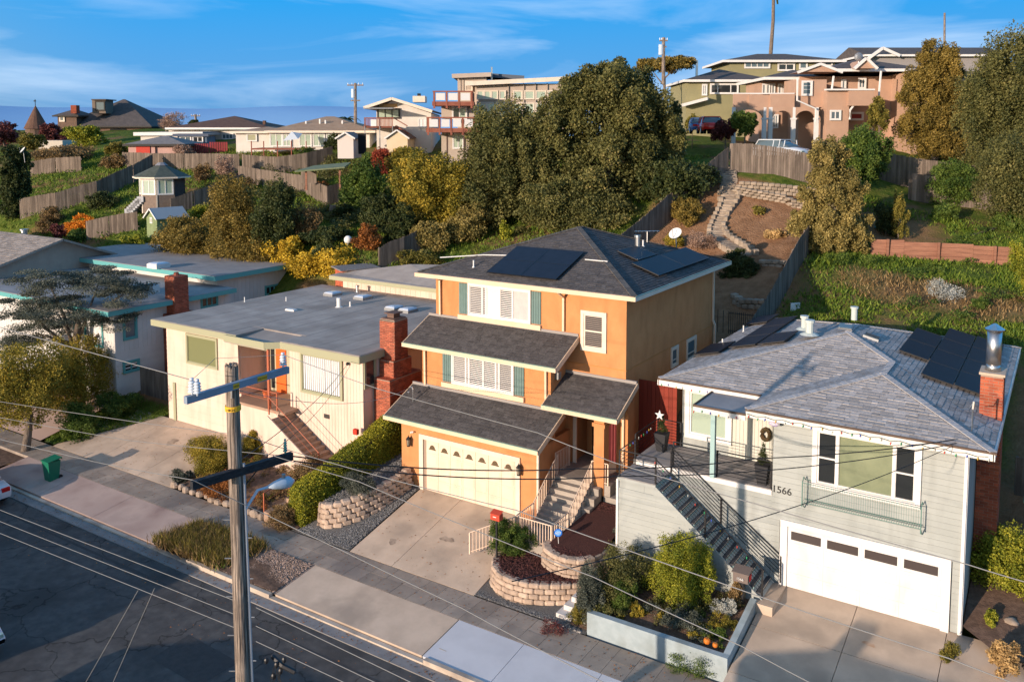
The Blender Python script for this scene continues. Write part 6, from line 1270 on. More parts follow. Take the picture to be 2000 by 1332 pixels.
slab_roof(MH, 88, (895, 146), (948, 143), 8, .3, rf_d, .6, .1, taupe); slab_roof(MH, 86, (925, 161), (1095, 151), 9, .3, rf_d, .8, .5, trim_w); slab_roof(MH, 90, (945, 143), (1020, 149), 8, .3, rf_d, .2, .1, mat('blue grey fascia', (.10, .12, .15)))
for x0, x1 in ((932, 944), (946, 958), (960, 972), (976, 987), (1003, 1020), (1025, 1043), (1047, 1066), (1070, 1084)): hw_(MH, 85.9, x0, 178, x1, 194, .09, trim_w, pane=gl_m)
for x0, x1 in ((932, 950), (952, 971), (976, 988), (1003, 1020), (1025, 1043), (1047, 1066)): hw_(MH, 85.9, x0, 202, x1, 230, .09, trim_w, pane=gl_m)
for x in (898, 992, 1022, 1045, 1068): m = MB(); hb(m, 85.85, x, 163, x+1.6, 240, .08); m.build('pilaster', taupe, MH)
hw_(MH, 84.9, 884, 210, 911, 232, .12, pane=[gl_d, gl_m], cols=(1, 1)); hw_(MH, 84.5, 885, 262, 905, 290, .12, pane=gl_m, cols=(1, 1)); hw_(MH, 87.85, 909, 160, 922, 178, .1, trim_w, pane=taupe)
wp_ = mat('white balcony panel', (.62, .61, .60), rough=.4)
for (x0, x1, y0, y1, n, d) in ((848, 921, 180, 205, 3, 82.5), (836, 949, 231, 257, 5, 82)):
    f = FRD(d); a, b = f.hit(x0, y0)[0], f.hit(x1, y0)[0]; t, l = f.hit((x0+x1)/2, y0)[1], f.hit((x0+x1)/2, y1)[1]; w = (b-a)/n
    m = MB(f); m.box(a-.2, b+.2, l-.1, l+.3, -3.2, .05); m.build('balcony_floor', redw, MH); m = MB(f); m.box(a-.15, b+.15, t-.02, t+.1, -.12, .06); m.build('balcony_rail', redw, MH)
    for i in range(n+1): m = MB(f); m.box(a+w*i-.09, a+w*i+.09, l-.35, t+.02, -.1, .08); m.build('balcony_post', redw, MH)
    for i in range(n): m = MB(f); m.box(a+w*i+.16, a+w*(i+1)-.16, l+.42, t-.12, -.03, .02); m.build('balcony_panel', wp_, MH)
    m = MB(f); m.box(b+.06, b+.14, l+.3, t-.02, -3.1, -.1); m.build('side_panel', redw, MH)
for x in (872, 905, 945): m = MB(); hb(m, 82.5, x, 256, x+3, 300, .15, 12); m.build('deck_post', mat('dark posts', (.08, .05, .04)) if x == 872 else bpy.data.materials['dark posts'], MH)
m = MB(); f = FRD(88); p = f.hit(960, 130); m.fr = f; m.box(p[0]-.08, p[0]+.08, p[1]-1.4, p[1], -1, -.84); m.build('flue_pipe', metal, MH)
# --- cream gable house with deck
GH = bthing('cream_gable_house', 'cream two storey house with low gable roof, glass doors and a red railed deck', 92, 780, 295)
f = FRD(92); a, b, c = f.hit(735, 212), f.hit(842, 222), f.hit(768, 197); z0 = 12.5
m = MB(f); m.prism([(a[0], z0, 0), (b[0], z0, 0), (b[0], b[1], 0), (c[0], c[1], 0), (a[0], a[1], 0)], (0, 0, -11)); m.build('wall', whs, GH)
for (p, q) in ((( 714, 210), (768, 192)), ((768, 192), (846, 217))):
    g1_, g2_ = f.hit(*p), f.hit(*q); m = MB(f); m.prism([(g1_[0], g1_[1], 1.2), (g2_[0], g2_[1], 1.2), (g2_[0], g2_[1], -12), (g1_[0], g1_[1], -12)], (0, -.2, 0)); m.build('roof', rf_d, GH); m = MB(f); m.beam((g1_[0], g1_[1]-.1, 1.25), (g2_[0], g2_[1]-.1, 1.25), .1, .3); m.build('bargeboard', trim_w, GH)
m = MB(f); d1, d2 = f.hit(735, 196), f.hit(772, 208); m.box(a[0]+.3, f.hit(776, 205)[0], f.hit(750, 210)[1], f.hit(750, 203)[1], .01, .03); m.build('gable_panel', mat('amber gable', (.55, .33, .14)), GH)
hw_(GH, 91.9, 738, 213, 780, 231, .12, darkr, pane=gl_m, cols=(1, 1, 1)); hw_(GH, 91.9, 818, 232, 832, 249, .1, pane=curtain, cols=(1, 1))
m = MB(); hb(m, 88.5, 710, 247, 768, 250, 3.4); m.build('deck', redw, GH)
for x in (712, 741, 766): m = MB(); hb(m, 88.4, x, 232, x+1.4, 290, .1, 12.5); m.build('deck_post', steel, GH)
f = FRD(88.4); 
for i in range(22):
    x = 712+i*2.6; p, q = f.hit(x, 247), f.hit(x, 231); piece('baluster', redw, GH, (p[0], (p[1]+q[1])/2, 0), (.07, q[1]-p[1], .05), f)
m = MB(); hb(m, 88.3, 711, 230, 769, 231.6, .15); m.build('deck_rail', redw, GH); m = MB(f); p, q = f.hit(770, 232), f.hit(795, 262); m.beam((p[0], p[1]-.8, -1), (q[0], q[1], -1), 1.0, .25); m.beam((p[0], p[1], -.4), (q[0], q[1]+.8, -.4), .1, .1); m.build('deck_stairs', redw, GH)
m = MB(); hb(m, 88.35, 724, 234, 735, 247, .05); m.build('deck_screen', white, GH); m = MB(); hb(m, 89, 710, 211, 766, 213, 3.5); m.build('porch_awning', steel, GH)
m = MB(); hb(m, 96, 806, 188, 830, 200, 2.2); m.build('chimney', trim_w, GH); m = MB(); hb(m, 96, 815, 183, 821, 188, .6); m.build('chimney_pot', black, GH)
# --- sheds near it
def gable_shed(name, label, d, x0, x1, ytop, yeave, ybot, dep, wm, rm, split=None, tm=None, cat='shed', fr=None):
    """gable end faces the viewer; x0..x1 the gable width"""
    t_ = bthing(name, label, d, (x0+x1)/2, ybot, cat); f = fr or FRD(d); a, b = f.hit(x0, yeave)[0], f.hit(x1, yeave)[0]; z1 = f.hit((x0+x1)/2, ytop)[1]; z0 = f.hit((x0+x1)/2, yeave)[1]; zz = f.hit((x0+x1)/2, ybot)[1]-.6; c = (a+b)/2
    m = MB(f); m.prism([(a, zz, 0), (b, zz, 0), (b, z0, 0), (c, z1, 0), (a, z0, 0)], (0, 0, -dep)); m.build('wall', wm, t_)
    for (p, q) in (((a-.2, z0-.1), (c, z1+.05)), ((c, z1+.05), (b+.2, z0-.1))): m = MB(f); m.prism([(p[0], p[1], .2), (q[0], q[1], .2), (q[0], q[1], -dep-.2), (p[0], p[1], -dep-.2)], (0, .1, 0)); r_ = m.build('roof', rm, t_); m = MB(f); m.beam((p[0], p[1]+.03, .22), (q[0], q[1]+.03, .22), .05, .14); m.build('bargeboard', tm or white, r_)
    return t_, f, (a, b, zz, z0, z1)
RTs = np.array([math.cos(YAW+.62), -math.sin(YAW+.62), 0])
def FRT(px, py, d, ang): p = PD(px, py, d); c, s = math.cos(ang), math.sin(ang); u = RT*c+FH*s; return FR((p[0], p[1], 0), u, (0, 0, 1))
t_, f, q = gable_shed('garden_shed', 'pale yellow gabled shed with brown roof below the cream gable house', 86, 755, 796, 256, 270, 292, 6, yel, rf_b)
t_, f, q = gable_shed('playhouse_shed', 'small white shed with barn roof beside the red leaved bush', 84, 659, 690, 261, 270, 298, 4.5, mat('off white shed', (.62, .55, .50)), rf_g); m = MB(f); m.box(q[1]+.2, q[1]+1.0, q[2]+.4, q[2]+2.4, -1.5, -1.45); m.build('doorway', dark, t_)
# --- long white house with tan roof
LH = bthing('long_house', 'long low white house with tan hip roof and a row of glass doors', 98, 620, 290)
m = MB(); hb(m, 98, 533, 257, 722, 292, 9, 12.5); hb(m, 99, 461, 258, 533, 292, 8, 12.5); m.build('wall', whs, LH); hhip(LH, 98, 533, 722, 256, 10, .30, rf_t, .7, fm=trim_w); hhip(LH, 99, 461, 560, 257, 8, .16, rf_t, .5, fm=trim_w)
for x0, x1 in ((528, 551), (553, 568), (585, 608), (612, 634), (638, 656)): hw_(LH, 97.9, x0, 262, x1, 286, .1, pane=gl_m, cols=(1, 1))
hw_(LH, 98.9, 483, 262, 501, 276, .1, pane=oliveg)
for x, y in ((596, 244), (623, 240), (634, 242), (667, 243)): m = MB(); hb(m, 100, x, y-7, x+2.5, y+4, .2); m.build('roof_vent', pvc, LH)
DK = bthing('timber_deck', 'low timber deck with posts and patio furniture before the long white house', 93, 560, 296, 'deck'); m = MB(); hb(m, 93, 492, 290, 600, 293, 4); m.build('deck_floor', redw, DK)
for x in (490, 514, 541, 568, 597): m = MB(); hb(m, 93.1, x, 276, x+1.6, 300, .12, 12); m.build('deck_post', redw, DK)
PU = bthing('patio_umbrella', 'pale blue patio umbrella tilted beside the glass doors', 95, 568, 280, 'umbrella'); f = FRD(95); p = f.hit(572, 263); m = MB(f); m.add([(p[0]-1.0, p[1]-.7, .4), (p[0]+.7, p[1]-.5, .5), (p[0]+.9, p[1]+.1, -.6), (p[0]-.3, p[1]+.3, -.7), (p[0], p[1]+.25, 0)], [(0, 1, 4), (1, 2, 4), (2, 3, 4), (3, 0, 4)]); m.build('canopy', mat('pale blue cloth', (.45, .5, .56)), PU); m = MB(f); m.tube([(p[0], p[1]-2, 0), (p[0], p[1]+.2, 0)], .03, 5); m.build('pole', steel, PU)
# --- houses further left
BR = bthing('brown_roof_house', 'white house with long dark brown roof behind the red fence', 112, 480, 270); m = MB(); hb(m, 112, 330, 255, 545, 285, 9, 12.5); m.build('wall', whs, BR); hhip(BR, 112, 340, 520, 250, 12, .24, rf_b, .8); m = MB(); hb(m, 112, 513, 236, 518, 244, .5); m.build('chimney', rf_b, BR)
hw_(BR, 111.9, 434, 262, 455, 272, .1, cols=(1, 1, 1)); hw_(BR, 111.9, 405, 261, 412, 270, .1)
WB2 = bthing('white_flat_house', 'white flat roofed house with blue extension behind the red shed', 106, 330, 285); m = MB(); hb(m, 106, 275, 262, 380, 290, 9, 12.5); m.build('wall', whs, WB2); slab_roof(WB2, 106, (270, 259), (392, 258), 8, .3, rf_g, .4, .1, white)
m = MB(); hb(m, 104, 347, 266, 404, 292, 3, 12.5); m.build('blue_wall', mat('slate blue wall', (.09, .13, .18)), WB2); slab_roof(WB2, 104, (344, 262), (404, 262), 4, .2, rf_g, .3, .1, mat('blue fascia', (.08, .10, .14))); hw_(WB2, 103.9, 352, 267, 373, 280, .1, cols=(1, 1)); hw_(WB2, 103.9, 377, 267, 396, 278, .1, pane=gl_d, cols=(1, 1))
RS = bthing('red_shed', 'pink and red shed with low grey hip roof above the board fence', 98, 300, 312, 'shed'); m = MB(); a_ = hb(m, 98, 251, 283, 303, 314, 6, 11); hb(m, 98.2, 303, 284, 356, 310, 6, 11); m.build('wall', mat('pinkish shed wall', (.46, .28, .24), (.5, .31, .27), 1), RS); hhip(RS, 98, 250, 358, 282, 6, .28, rf_g, .4, fm=darkr); m = MB(); hb(m, 97.9, 266, 284, 293, 312, .06); m.build('shed_door', mat('red shed door', (.50, .06, .04)), RS)
RF = bthing('red_fence', 'dark red solid fence beside the red shed', 100, 430, 292, 'fence')
for (x0, x1, y0, y1) in ((376, 408, 281, 300), (409, 445, 278, 298)):
    n = 8
    for i in range(n): f = FRD(100); a, b = f.hit(x0+(x1-x0)*i/n, y0), f.hit(x0+(x1-x0)*(i+1)/n-.3, y1+6); piece('fence_board', mat('deep red boards', (.22, .03, .035), rnd=.1) if (x0 == 376 and i == 0) else bpy.data.materials['deep red boards'], RF, ((a[0]+b[0])/2, (a[1]+b[1])/2, 0), (b[0]-a[0], a[1]-b[1], .04), f)
# --- big brown shingle house and tower
SH = bthing('shingle_mansion', 'large dark brown shingled house with steep hip roof, cupola and brick chimney', 150, 210, 262); m = MB(); hb(m, 150, 130, 246, 293, 275, 12, 13); hb(m, 149, 113, 228, 150, 262, 6, 13); m.build('wall', shingw, SH); hhip(SH, 150, 128, 290, 247, 14, .62, rf_d, .9, fm=darkr); hhip(SH, 149, 111, 150, 226, 6, .45, rf_d, .5, fm=darkr)
m = MB(); hb(m, 150.5, 180, 196, 206, 222, 3); m.build('cupola', mat('cupola shingles', (.17, .13, .10)), SH); hw_(SH, 150.4, 187, 199, 204, 216, .15, darkr, pane=gl_b); m = MB(); hb(m, 150, 178, 194, 207, 196, 4); m.build('cupola_roof', rf_d, SH)
m = MB(); hb(m, 148, 138, 206, 149, 222, 1.2); m.build('chimney', brick, SH); hw_(SH, 148.9, 117, 227, 125, 237, .2, trim_w, pane=gl_b); m = MB(); hb(m, 149.9, 215, 251, 246, 262, .1); m.build('window_band', gl_d, SH)
TW = bthing('cone_tower', 'round tower with pointed cone roof and weather vane on the skyline', 150, 70, 262, 'tower'); p = PD(71, 250, 150); m = MB(); m.cyl((p[0], p[1], 12), p[2]-12, 1.7, 1.7, 14); m.build('tower_wall', shingw, TW); q = PD(71, 207, 150); m = MB(); m.cyl((p[0], p[1], p[2]-.2), q[2]-p[2]+.2, 2.0, .05, 16); m.build('cone_roof', rf_b, TW)
m = MB(); m.tube([(p[0], p[1], q[2]), (p[0], p[1], q[2]+1.1)], .06, 5); m.box(p[0]-.4, p[0]+.2, p[1]-.05, p[1]+.05, q[2]+.7, q[2]+.9); m.build('weather_vane', black, TW)
WS = bthing('white_hut', 'low white rounded hut roof among the bushes at far left', 125, 95, 285, 'hut'); m = MB(); hb(m, 125, 75, 275, 122, 285, 4, 13); m.build('wall', mat('pale hut', (.55, .5, .42)), WS)
# --- octagonal hut
GZB = thing('octagonal_hut', 'dark octagonal garden hut with green shingle roof and corner windows', 'hut', G(316, 408)); c = PD(317, 370, 82); z0 = gz(c[0], c[1])-.4; zt = PD(317, 347, 82)[2]; R_ = 2.05; ang0 = math.atan2(-FH[1], -FH[0])+math.pi/8*.35
dk = mat('charcoal hut boards', (.05, .045, .045), (.075, .065, .06), 3); wd = mat('brown hut shingles', (.17, .125, .10), (.22, .165, .13), 5)
cor = [(c[0]+R_*math.cos(ang0+k*math.pi/4), c[1]+R_*math.sin(ang0+k*math.pi/4)) for k in range(8)]
for k in range(8):
    a, b = np.array(cor[k]), np.array(cor[(k+1) % 8]); u = (b-a)/np.linalg.norm(b-a); L_ = np.linalg.norm(b-a); f = FR((a[0], a[1], 0), (u[0], u[1], 0), (0, 0, 1)); m = MB(f); m.box(0, L_, z0, zt, -.1, 0); fc = np.array([f.w[0], f.w[1]])@np.array([-FH[0], -FH[1]]); wo = m.build('wall', wd if k not in (1, 2, 3) else dk, GZB)
    if k in (0, 7, 6): window(GZB, f, .18, L_-.18, z0+(zt-z0)*.56, zt-.15, .1, white, cols=(1, 1), pane=gl_m, depth=.05)
    m = MB(f); m.box(-.04, .06, z0, zt, -.02, .03); m.build('corner_post', trim_w if k in (0, 7, 6) else dk, GZB)
def cone8(R0, R1, za, zb2, mt, nm, th=.0):
    m = MB(); A_ = [(c[0]+R0*math.cos(ang0+k*math.pi/4), c[1]+R0*math.sin(ang0+k*math.pi/4), za) for k in range(8)]; B_ = [(c[0]+R1*math.cos(ang0+k*math.pi/4), c[1]+R1*math.sin(ang0+k*math.pi/4), zb2) for k in range(8)]
    m.add(A_+B_, [(k, (k+1) % 8, 8+(k+1) % 8, 8+k) for k in range(8)]+[tuple(range(7, -1, -1)), tuple(range(8, 16))]); return m.build(nm, mt, GZB)
cone8(R_+.62, R_+.62, zt, zt+.14, trim_w, 'fascia'); cone8(R_+.6, .5, zt+.14, zt+1.15, mat('green hut shingles', (.06, .07, .055), (.09, .10, .08), 3), 'roof'); cone8(.62, .3, zt+1.15, zt+1.42, mat('hut cap', (.2, .2, .22)), 'roof_cap')
m = MB(); q = PD(268, 400, 80); 
for k in range(7): f = FRD(80); p = f.hit(252+k*4, 408-k*4); m.fr = f; m.box(p[0]-.3, p[0]+.3, p[1]-.5, p[1], -1, .3)
m.build('stairs', mat('white weathered stairs', (.45, .45, .46)), GZB)
# --- green shed
f = FRT(297, 440, 75, -.75); t_ = thing('green_shed', 'small green gabled shed with pale metal roof beside the octagonal hut', 'shed', (f.o[0], f.o[1], gz(f.o[0], f.o[1])))
grn = mat('green shed boards', (.19, .24, .11), (.23, .28, .14), 2, rnd=.06); z1, z0, zz = PD(290, 409, 75)[2], PD(280, 424, 75)[2], PD(300, 470, 75)[2]-.4
m = MB(f); m.prism([(-1.0, zz, 0), (1.0, zz, 0), (1.0, z0, 0), (0, z1, 0), (-1.0, z0, 0)], (0, 0, -2.6)); m.build('wall', grn, t_)
for i in range(10): piece('wall_board', grn, t_, (-.9+i*.2, (zz+z0)/2, .01), (.185, z0-zz, .02), f)
for (p, q) in (((-1.25, z0-.15), (0, z1+.05)), ((0, z1+.05), (1.25, z0-.15))): m = MB(f); m.prism([(p[0], p[1], .2), (q[0], q[1], .2), (q[0], q[1], -2.8), (p[0], p[1], -2.8)], (0, .06, 0)); r_ = m.build('roof', mat('pale metal roof', (.34, .35, .36), rough=.5) if p[0] < -1 else bpy.data.materials['pale metal roof'], t_); m = MB(f); m.beam((p[0], p[1]+.0, .22), (q[0], q[1], .22), .04, .12); m.build('bargeboard', white, r_)
window(t_, f, -.25, .1, z0-.5, z0-.1, .06, white, cols=(1, 1), pane=gl_d, depth=.05)
# --- tin roofed lean-to, small brick shed
LT = bthing('garden_shelter', 'open garden shelter with mossy flat roof beside the round green tree', 76, 640, 350, 'shelter'); f = FRD(76); a, b = f.hit(582, 333), f.hit(678, 324); m = MB(f); m.prism([(a[0], a[1], 1.2), (b[0], b[1]-.05, 1.2), (b[0], b[1]+.25, -1.8), (a[0]+1, a[1]+.35, -1.8)], (0, -.12, 0)); m.build('roof', mat('mossy roof', (.12, .15, .08), (.17, .19, .11), 2), LT)
for x in (662, 596): m = MB(); hb(m, 75.2, x, 333, x+3.5, 372, .15); m.build('post', redwood, LT)
m = MB(); hb(m, 76.5, 588, 335, 618, 358, .1); m.build('back_wall', fence_m, LT)
BS = bthing('brick_shed', 'small brick shed with striped metal roof behind the cream house wing', 52, 700, 530, 'shed'); f = FRT(700, 540, 58, .5); z = PD(690, 524, 58)[2]; m = MB(f); m.box(-1.1, 1.3, z-1.4, z-.1, -1.6, 0); m.build('wall', brick, BS)
for i in range(10): m = MB(f); m.box(-1.3+i*.28, -1.04+i*.28, z-.08, z, -1.9, .3); m.build('roof_sheet', rf_g, BS)
# --- garden fences, left neighbourhood
def fence_px(label, pix, h, **k): P = path_px(pix); return fence(label, [(p[0], p[1]) for p in P], h, joined=True, **k)
fence_px('long weathered fence below the pink and red shed', [(240, 328), (300, 331), (360, 332), (420, 332), (470, 334)], 1.8); fence_px('shadowed dark fence continuing right towards the white shed', [(474, 334), (540, 340), (600, 332), (652, 318)], 1.8)
fence_px('weathered fence crossing behind the dense golden bushes', [(466, 356), (500, 362), (560, 372), (598, 378)], 1.7); fence_px('dark fence running down beside the grassy plot at centre left', [(598, 382), (640, 404), (664, 396)], 1.8)
fence_px('long brown fence rising from lower left behind the octagonal hut', [(40, 428), (110, 415), (190, 392), (262, 358), (300, 336)], 2.0); fence_px('fence in the shade at far left behind the dark pine', [(60, 345), (110, 338), (160, 336)], 1.8)
fence_px('grey fence leading to the green shed', [(170, 470), (215, 460), (272, 452)], 1.8); fence_px('fence between the hut lawn and the golden bushes', [(335, 425), (380, 410), (430, 392), (470, 376)], 1.8)
fence_px('short dark fence above the cream house wing', [(742, 530), (790, 508), (826, 490)], 1.7)
# ================================================================ TREES
tree('huge spreading dark oak that hides the modern house, highest crown in the middle', (1020, 108, 1336, 450), 64, 'oak', 170000, .125, name='oak_tree', lump=.24, lumps=34, tr=.45,
     shape=[(0, .35, 0, .62, .55), (-.55, .1, .1, .45, .45), (.5, .25, .1, .48, .6), (.1, -.3, -.2, .62, .5), (-.6, -.35, -.1, .42, .5), (.6, -.4, -.1, .42, .5), (.15, .6, .2, .4, .38), (-.3, .45, .1, .4, .42), (.75, .0, 0, .28, .5)])
tree('dark oak lobe spreading left below the modern house balconies', (868, 205, 1080, 470), 63, 'oak', 80000, .12, name='oak_tree', lump=.28, lumps=26, tr=.35, nb=8)
tree('dark low oak standing behind the orange house roof ridge', (1010, 340, 1250, 470), 58, 'oak', 50000, .11, name='oak_tree', lump=.3, lumps=24, nb=7)
tree('golden green tree with drooping foliage left of the big oak', (755, 285, 945, 480), 62, 'gold', 50000, .11, name='tree', lump=.3, lumps=22, nb=8)
tree('upright yellow green conifer above the golden tree, beside the red bush', (745, 280, 850, 400), 66, 'gold', 26000, .11, name='conifer', lump=.3, lumps=22, nb=7)
tree('round green tree beside the garden shelter with pale bare stems', (664, 300, 755, 430), 68, 'green', 26000, .12, name='tree', lump=.3, lumps=20, nb=6)
shrub('bright red leaved bush behind the round green tree', (706, 283, 795, 350), 76, 'red', 15000, .10, lumps=14)
tree('dark layered conifer beside the orange leaved bush', (738, 395, 822, 490), 60, 'dark', 16000, .10, name='conifer', flat=.5, lumps=18)
shrub('orange leaved bush behind the yellow hedge', (690, 440, 752, 500), 60, 'rust', 10000, .09, lumps=12)
shrub('long bright yellow bush behind the cream house wing', (555, 470, 735, 555), 56, 'yellow', 22000, .10, lumps=16, nb=6); shrub('tall bright yellow bush just left of the long yellow one', (500, 450, 605, 550), 57, 'yellow', 16000, .10, lumps=12)
tree('dense golden evergreen with knobbly clumps, largest of its row behind the flat roofs', (385, 345, 535, 560), 64, 'cyp', 46000, .09, name='evergreen_tree', lump=.24, lumps=30, nb=9)
tree('low knobbly golden evergreen left of the largest one, behind the white house', (275, 420, 430, 560), 63, 'cyp', 36000, .09, name='evergreen_tree', lump=.25, lumps=26, nb=8)
tree('dark round evergreen between the golden one and the brown twiggy bush', (490, 355, 605, 540), 65, 'dark', 28000, .10, name='evergreen_tree', lump=.26, lumps=24, nb=7)
shrub('brown twiggy bush in front of the dark evergreen', (565, 390, 640, 485), 63, 'brown', 14000, .08, lumps=16); shrub('bright green yellow shrub behind the green shed', (368, 400, 425, 432), 70, 'lime', 6000, .09)
shrub('low green hedge shrub in front of the green shed', (225, 458, 300, 500), 68, 'lime', 10000, .09, lumps=12)
shrub('orange flowering bush on the lawn at left', (118, 424, 200, 466), 74, 'orange', 7000, .10); shrub('dark plum bush beside the orange flowering bush', (92, 436, 150, 470), 72, 'maroon', 5000, .09); shrub('green shrub below the orange flowering bush', (125, 445, 185, 480), 72, 'green', 5000, .09)
tree('tall dark pine standing at the left edge before the gardens', (0, 262, 62, 445), 82, 'dark', 26000, .14, name='pine_tree', flat=.5, lumps=24, nb=9, tr=.2)
tree('lime green round tree in front of the brown shingled mansion', (130, 240, 220, 292), 120, 'lime', 9000, .17, lumps=16); shrub('tan brushy bush left of the lime green tree', (35, 255, 95, 300), 120, 'olive', 6000, .17); tree('dark reddish tree beside the cone tower', (72, 240, 135, 285), 132, 'maroon', 7000, .2, lumps=14)
shrub('dark bushes at the far left skyline', (-30, 236, 52, 290), 130, 'maroon', 7000, .2); shrub('brown twiggy thicket above the old fence', (60, 283, 200, 332), 105, 'brown', 12000, .14, nb=7, lumps=16); shrub('olive bush right of the mansion', (195, 272, 250, 310), 105, 'olive', 5000, .14)
tree('bare winter tree on the skyline beside the flat white house', (306, 219, 372, 262), 125, 'twig', 3500, .10, name='bare_tree', tr=.2); tree('small dark tree beside the far utility pole', (366, 232, 392, 256), 125, 'dark', 2500, .17)
shrub('pale bare bush in front of the red shed', (335, 282, 385, 318), 94, 'twig', 4500, .09); shrub('tall pale bare bush before the dark fence', (418, 300, 475, 365), 84, 'twig', 7000, .08)
shrub('green shrub beside the dark fence below the long house', (572, 280, 612, 328), 84, 'green', 6000, .10); shrub('dark shrubs on the deck side of the long house', (630, 262, 668, 298), 90, 'dark', 4000, .11); shrub('rusty low bush before the weathered fence', (590, 348, 640, 378), 74, 'rust', 3500, .09)
shrub('brown bush on the bank below the hut fence', (160, 372, 240, 415), 84, 'dark', 6500, .11); shrub('brown shrub left of the lawn', (60, 405, 130, 460), 78, 'brown', 6500, .10); shrub('straggly shrub behind the octagonal hut', (370, 320, 420, 360), 86, 'brown', 4500, .09)
shrub('tiny olive shrubs on the terraces below the fence', (200, 300, 260, 335), 98, 'brown', 5000, .11); shrub('brown shrub at the top of the hedge of bushes', (468, 345, 500, 378), 70, 'brown', 3000, .08)
shrub('low green weeds under the yellow tree', (640, 395, 690, 440), 68, 'dark', 4000, .10); shrub('dark green shrub in the hollow behind the yellow bushes', (590, 440, 690, 490), 66, 'dark', 12000, .10, nb=6)
tree('leafy green shrub tree left of the dark fence', (800, 430, 880, 505), 57, 'tan', 16000, .10, lumps=16); shrub('weedy bushes on the bank above the cream wing roof', (765, 485, 870, 535), 53, 'olive', 9000, .08, nb=5)
tree('young thin tree on the lawn behind the orange house', (975, 425, 1000, 478), 58, 'lime', 1800, .09, tr=.05)
# dark hedge line between the big oak and the fence
tree('dark shaded thicket between the big oak and the yard fence', (1225, 300, 1400, 420), 70, 'dark', 30000, .13, lumps=24, nb=8); shrub('maroon leaved tree beside the red car', (1390, 228, 1440, 285), 72, 'maroon', 6500, .11, fix=True); tree('round green citrus tree in front of the arcade', (1430, 214, 1485, 270), 70, 'green', 9000, .12, fix=True, name='round_tree')
tree('flat topped golden tree on the skyline behind the big oak', (1240, 107, 1350, 150), 92, 'cyp', 12000, .15, fix=True, nb=5); shrub('green bush beside the olive house steps', (1335, 222, 1370, 262), 78, 'olive', 3500, .11, fix=True)
# yard plants
tree('round clipped shrub tree beside the winding stairs', (1300, 380, 1382, 448), 55, 'cyp', 20000, .07, name='round_tree', nb=5, lumps=22, lump=.26)
tree('round dark topped tree in the shade at the foot of the yard', (1408, 490, 1494, 562), 52, 'dark', 18000, .07, name='round_tree', nb=5, lumps=22, lump=.26, base=gz(*PD(1452, 582, 52)[:2]), tr=.1)
shrub('bare pinkish bush beside the satellite dish', (1330, 448, 1405, 500), 50, 'twig', 6000, .045); shrub('yellow shrub under the satellite dish', (1295, 455, 1345, 490), 51, 'gold', 5000, .06)
shrub('dry round grass mound on the bare earth', (1490, 443, 1540, 472), 54, 'straw', 9000, .07, nb=3); shrub('small spiky green plant on the bare earth', (1467, 402, 1497, 424), 57, 'olive', 1500, .08); shrub('dark shrub under the top fence', (1498, 312, 1528, 334), 61, 'dark', 2500, .07); shrub('light green shrub under the top fence', (1535, 314, 1556, 332), 61, 'green', 1500, .07)
tree('tall grey olive tree of stacked round clumps beside the yard fence', (1540, 262, 1705, 520), 54, 'tan', 85000, .085, name='olive_tree', lump=.24, lumps=30, tr=.22,
     shape=[(-.1, .6, 0, .48, .36), (.25, .2, 0, .55, .36), (-.2, .1, .2, .5, .36), (.2, -.35, 0, .72, .42), (-.4, -.4, .1, .5, .4), (.5, -.55, 0, .45, .32), (-.1, -.62, -.1, .55, .3)])
tree('dark green broadleaf tree with bare branches right of the olive tree', (1618, 235, 1740, 400), 61, 'green', 38000, .10, lumps=22, nb=9); tree('feathery young tree rising behind the fence', (1695, 190, 1738, 262), 70, 'olive', 6000, .10, fix=True, nb=4)
tree('tall golden cypress at right, the left one of the dense pair', (1745, 62, 1910, 345), 61, 'cyp', 95000, .10, name='cypress_tree', lump=.24, lumps=34, tr=.3,
     shape=[(0, .62, 0, .42, .34), (.1, .25, 0, .58, .4), (-.35, .1, .1, .5, .42), (.3, -.1, 0, .6, .42), (-.3, -.4, 0, .62, .45), (.3, -.55, 0, .6, .4)])
tree('tallest dark cypress cut by the right edge of the picture', (1870, 60, 2060, 420), 57, 'oak', 85000, .10, name='cypress_tree', lump=.24, lumps=34, nb=11, tr=.3)
tree('grey green brushy tree at the right edge below the cypress', (1910, 250, 2060, 480), 52, 'oak', 42000, .085, lumps=26, nb=9)
tree('leafy dark green shrub tree on the slope below the golden cypress', (1795, 305, 1925, 415), 56, 'green', 40000, .085, lumps=22, nb=8); shrub('dark low shrub at right end of the timber wall', (1935, 400, 2010, 465), 51, 'green', 12000, .08); shrub('bright green shrub at the right edge below the timber wall', (1965, 465, 2040, 600), 46, 'lime', 16000, .07)
tree('slender young tree with thin pale trunk before the timber wall', (1737, 368, 1775, 478), 51, 'olive', 5500, .07, nb=4, tr=.05, name='young_tree'); shrub('weedy dark shrub on the slope in the shade', (1700, 395, 1760, 470), 55, 'dark', 6000, .08); shrub('white flowering shrub on the slope', (1890, 580, 1940, 612), 44, 'green', 4500, .05)
shrub('green shrub on the brown patch', (1815, 392, 1880, 440), 55, 'green', 6000, .08); shrub('grey dry brush below the timber wall', (1790, 540, 1880, 600), 46, 'silver', 3500, .05)
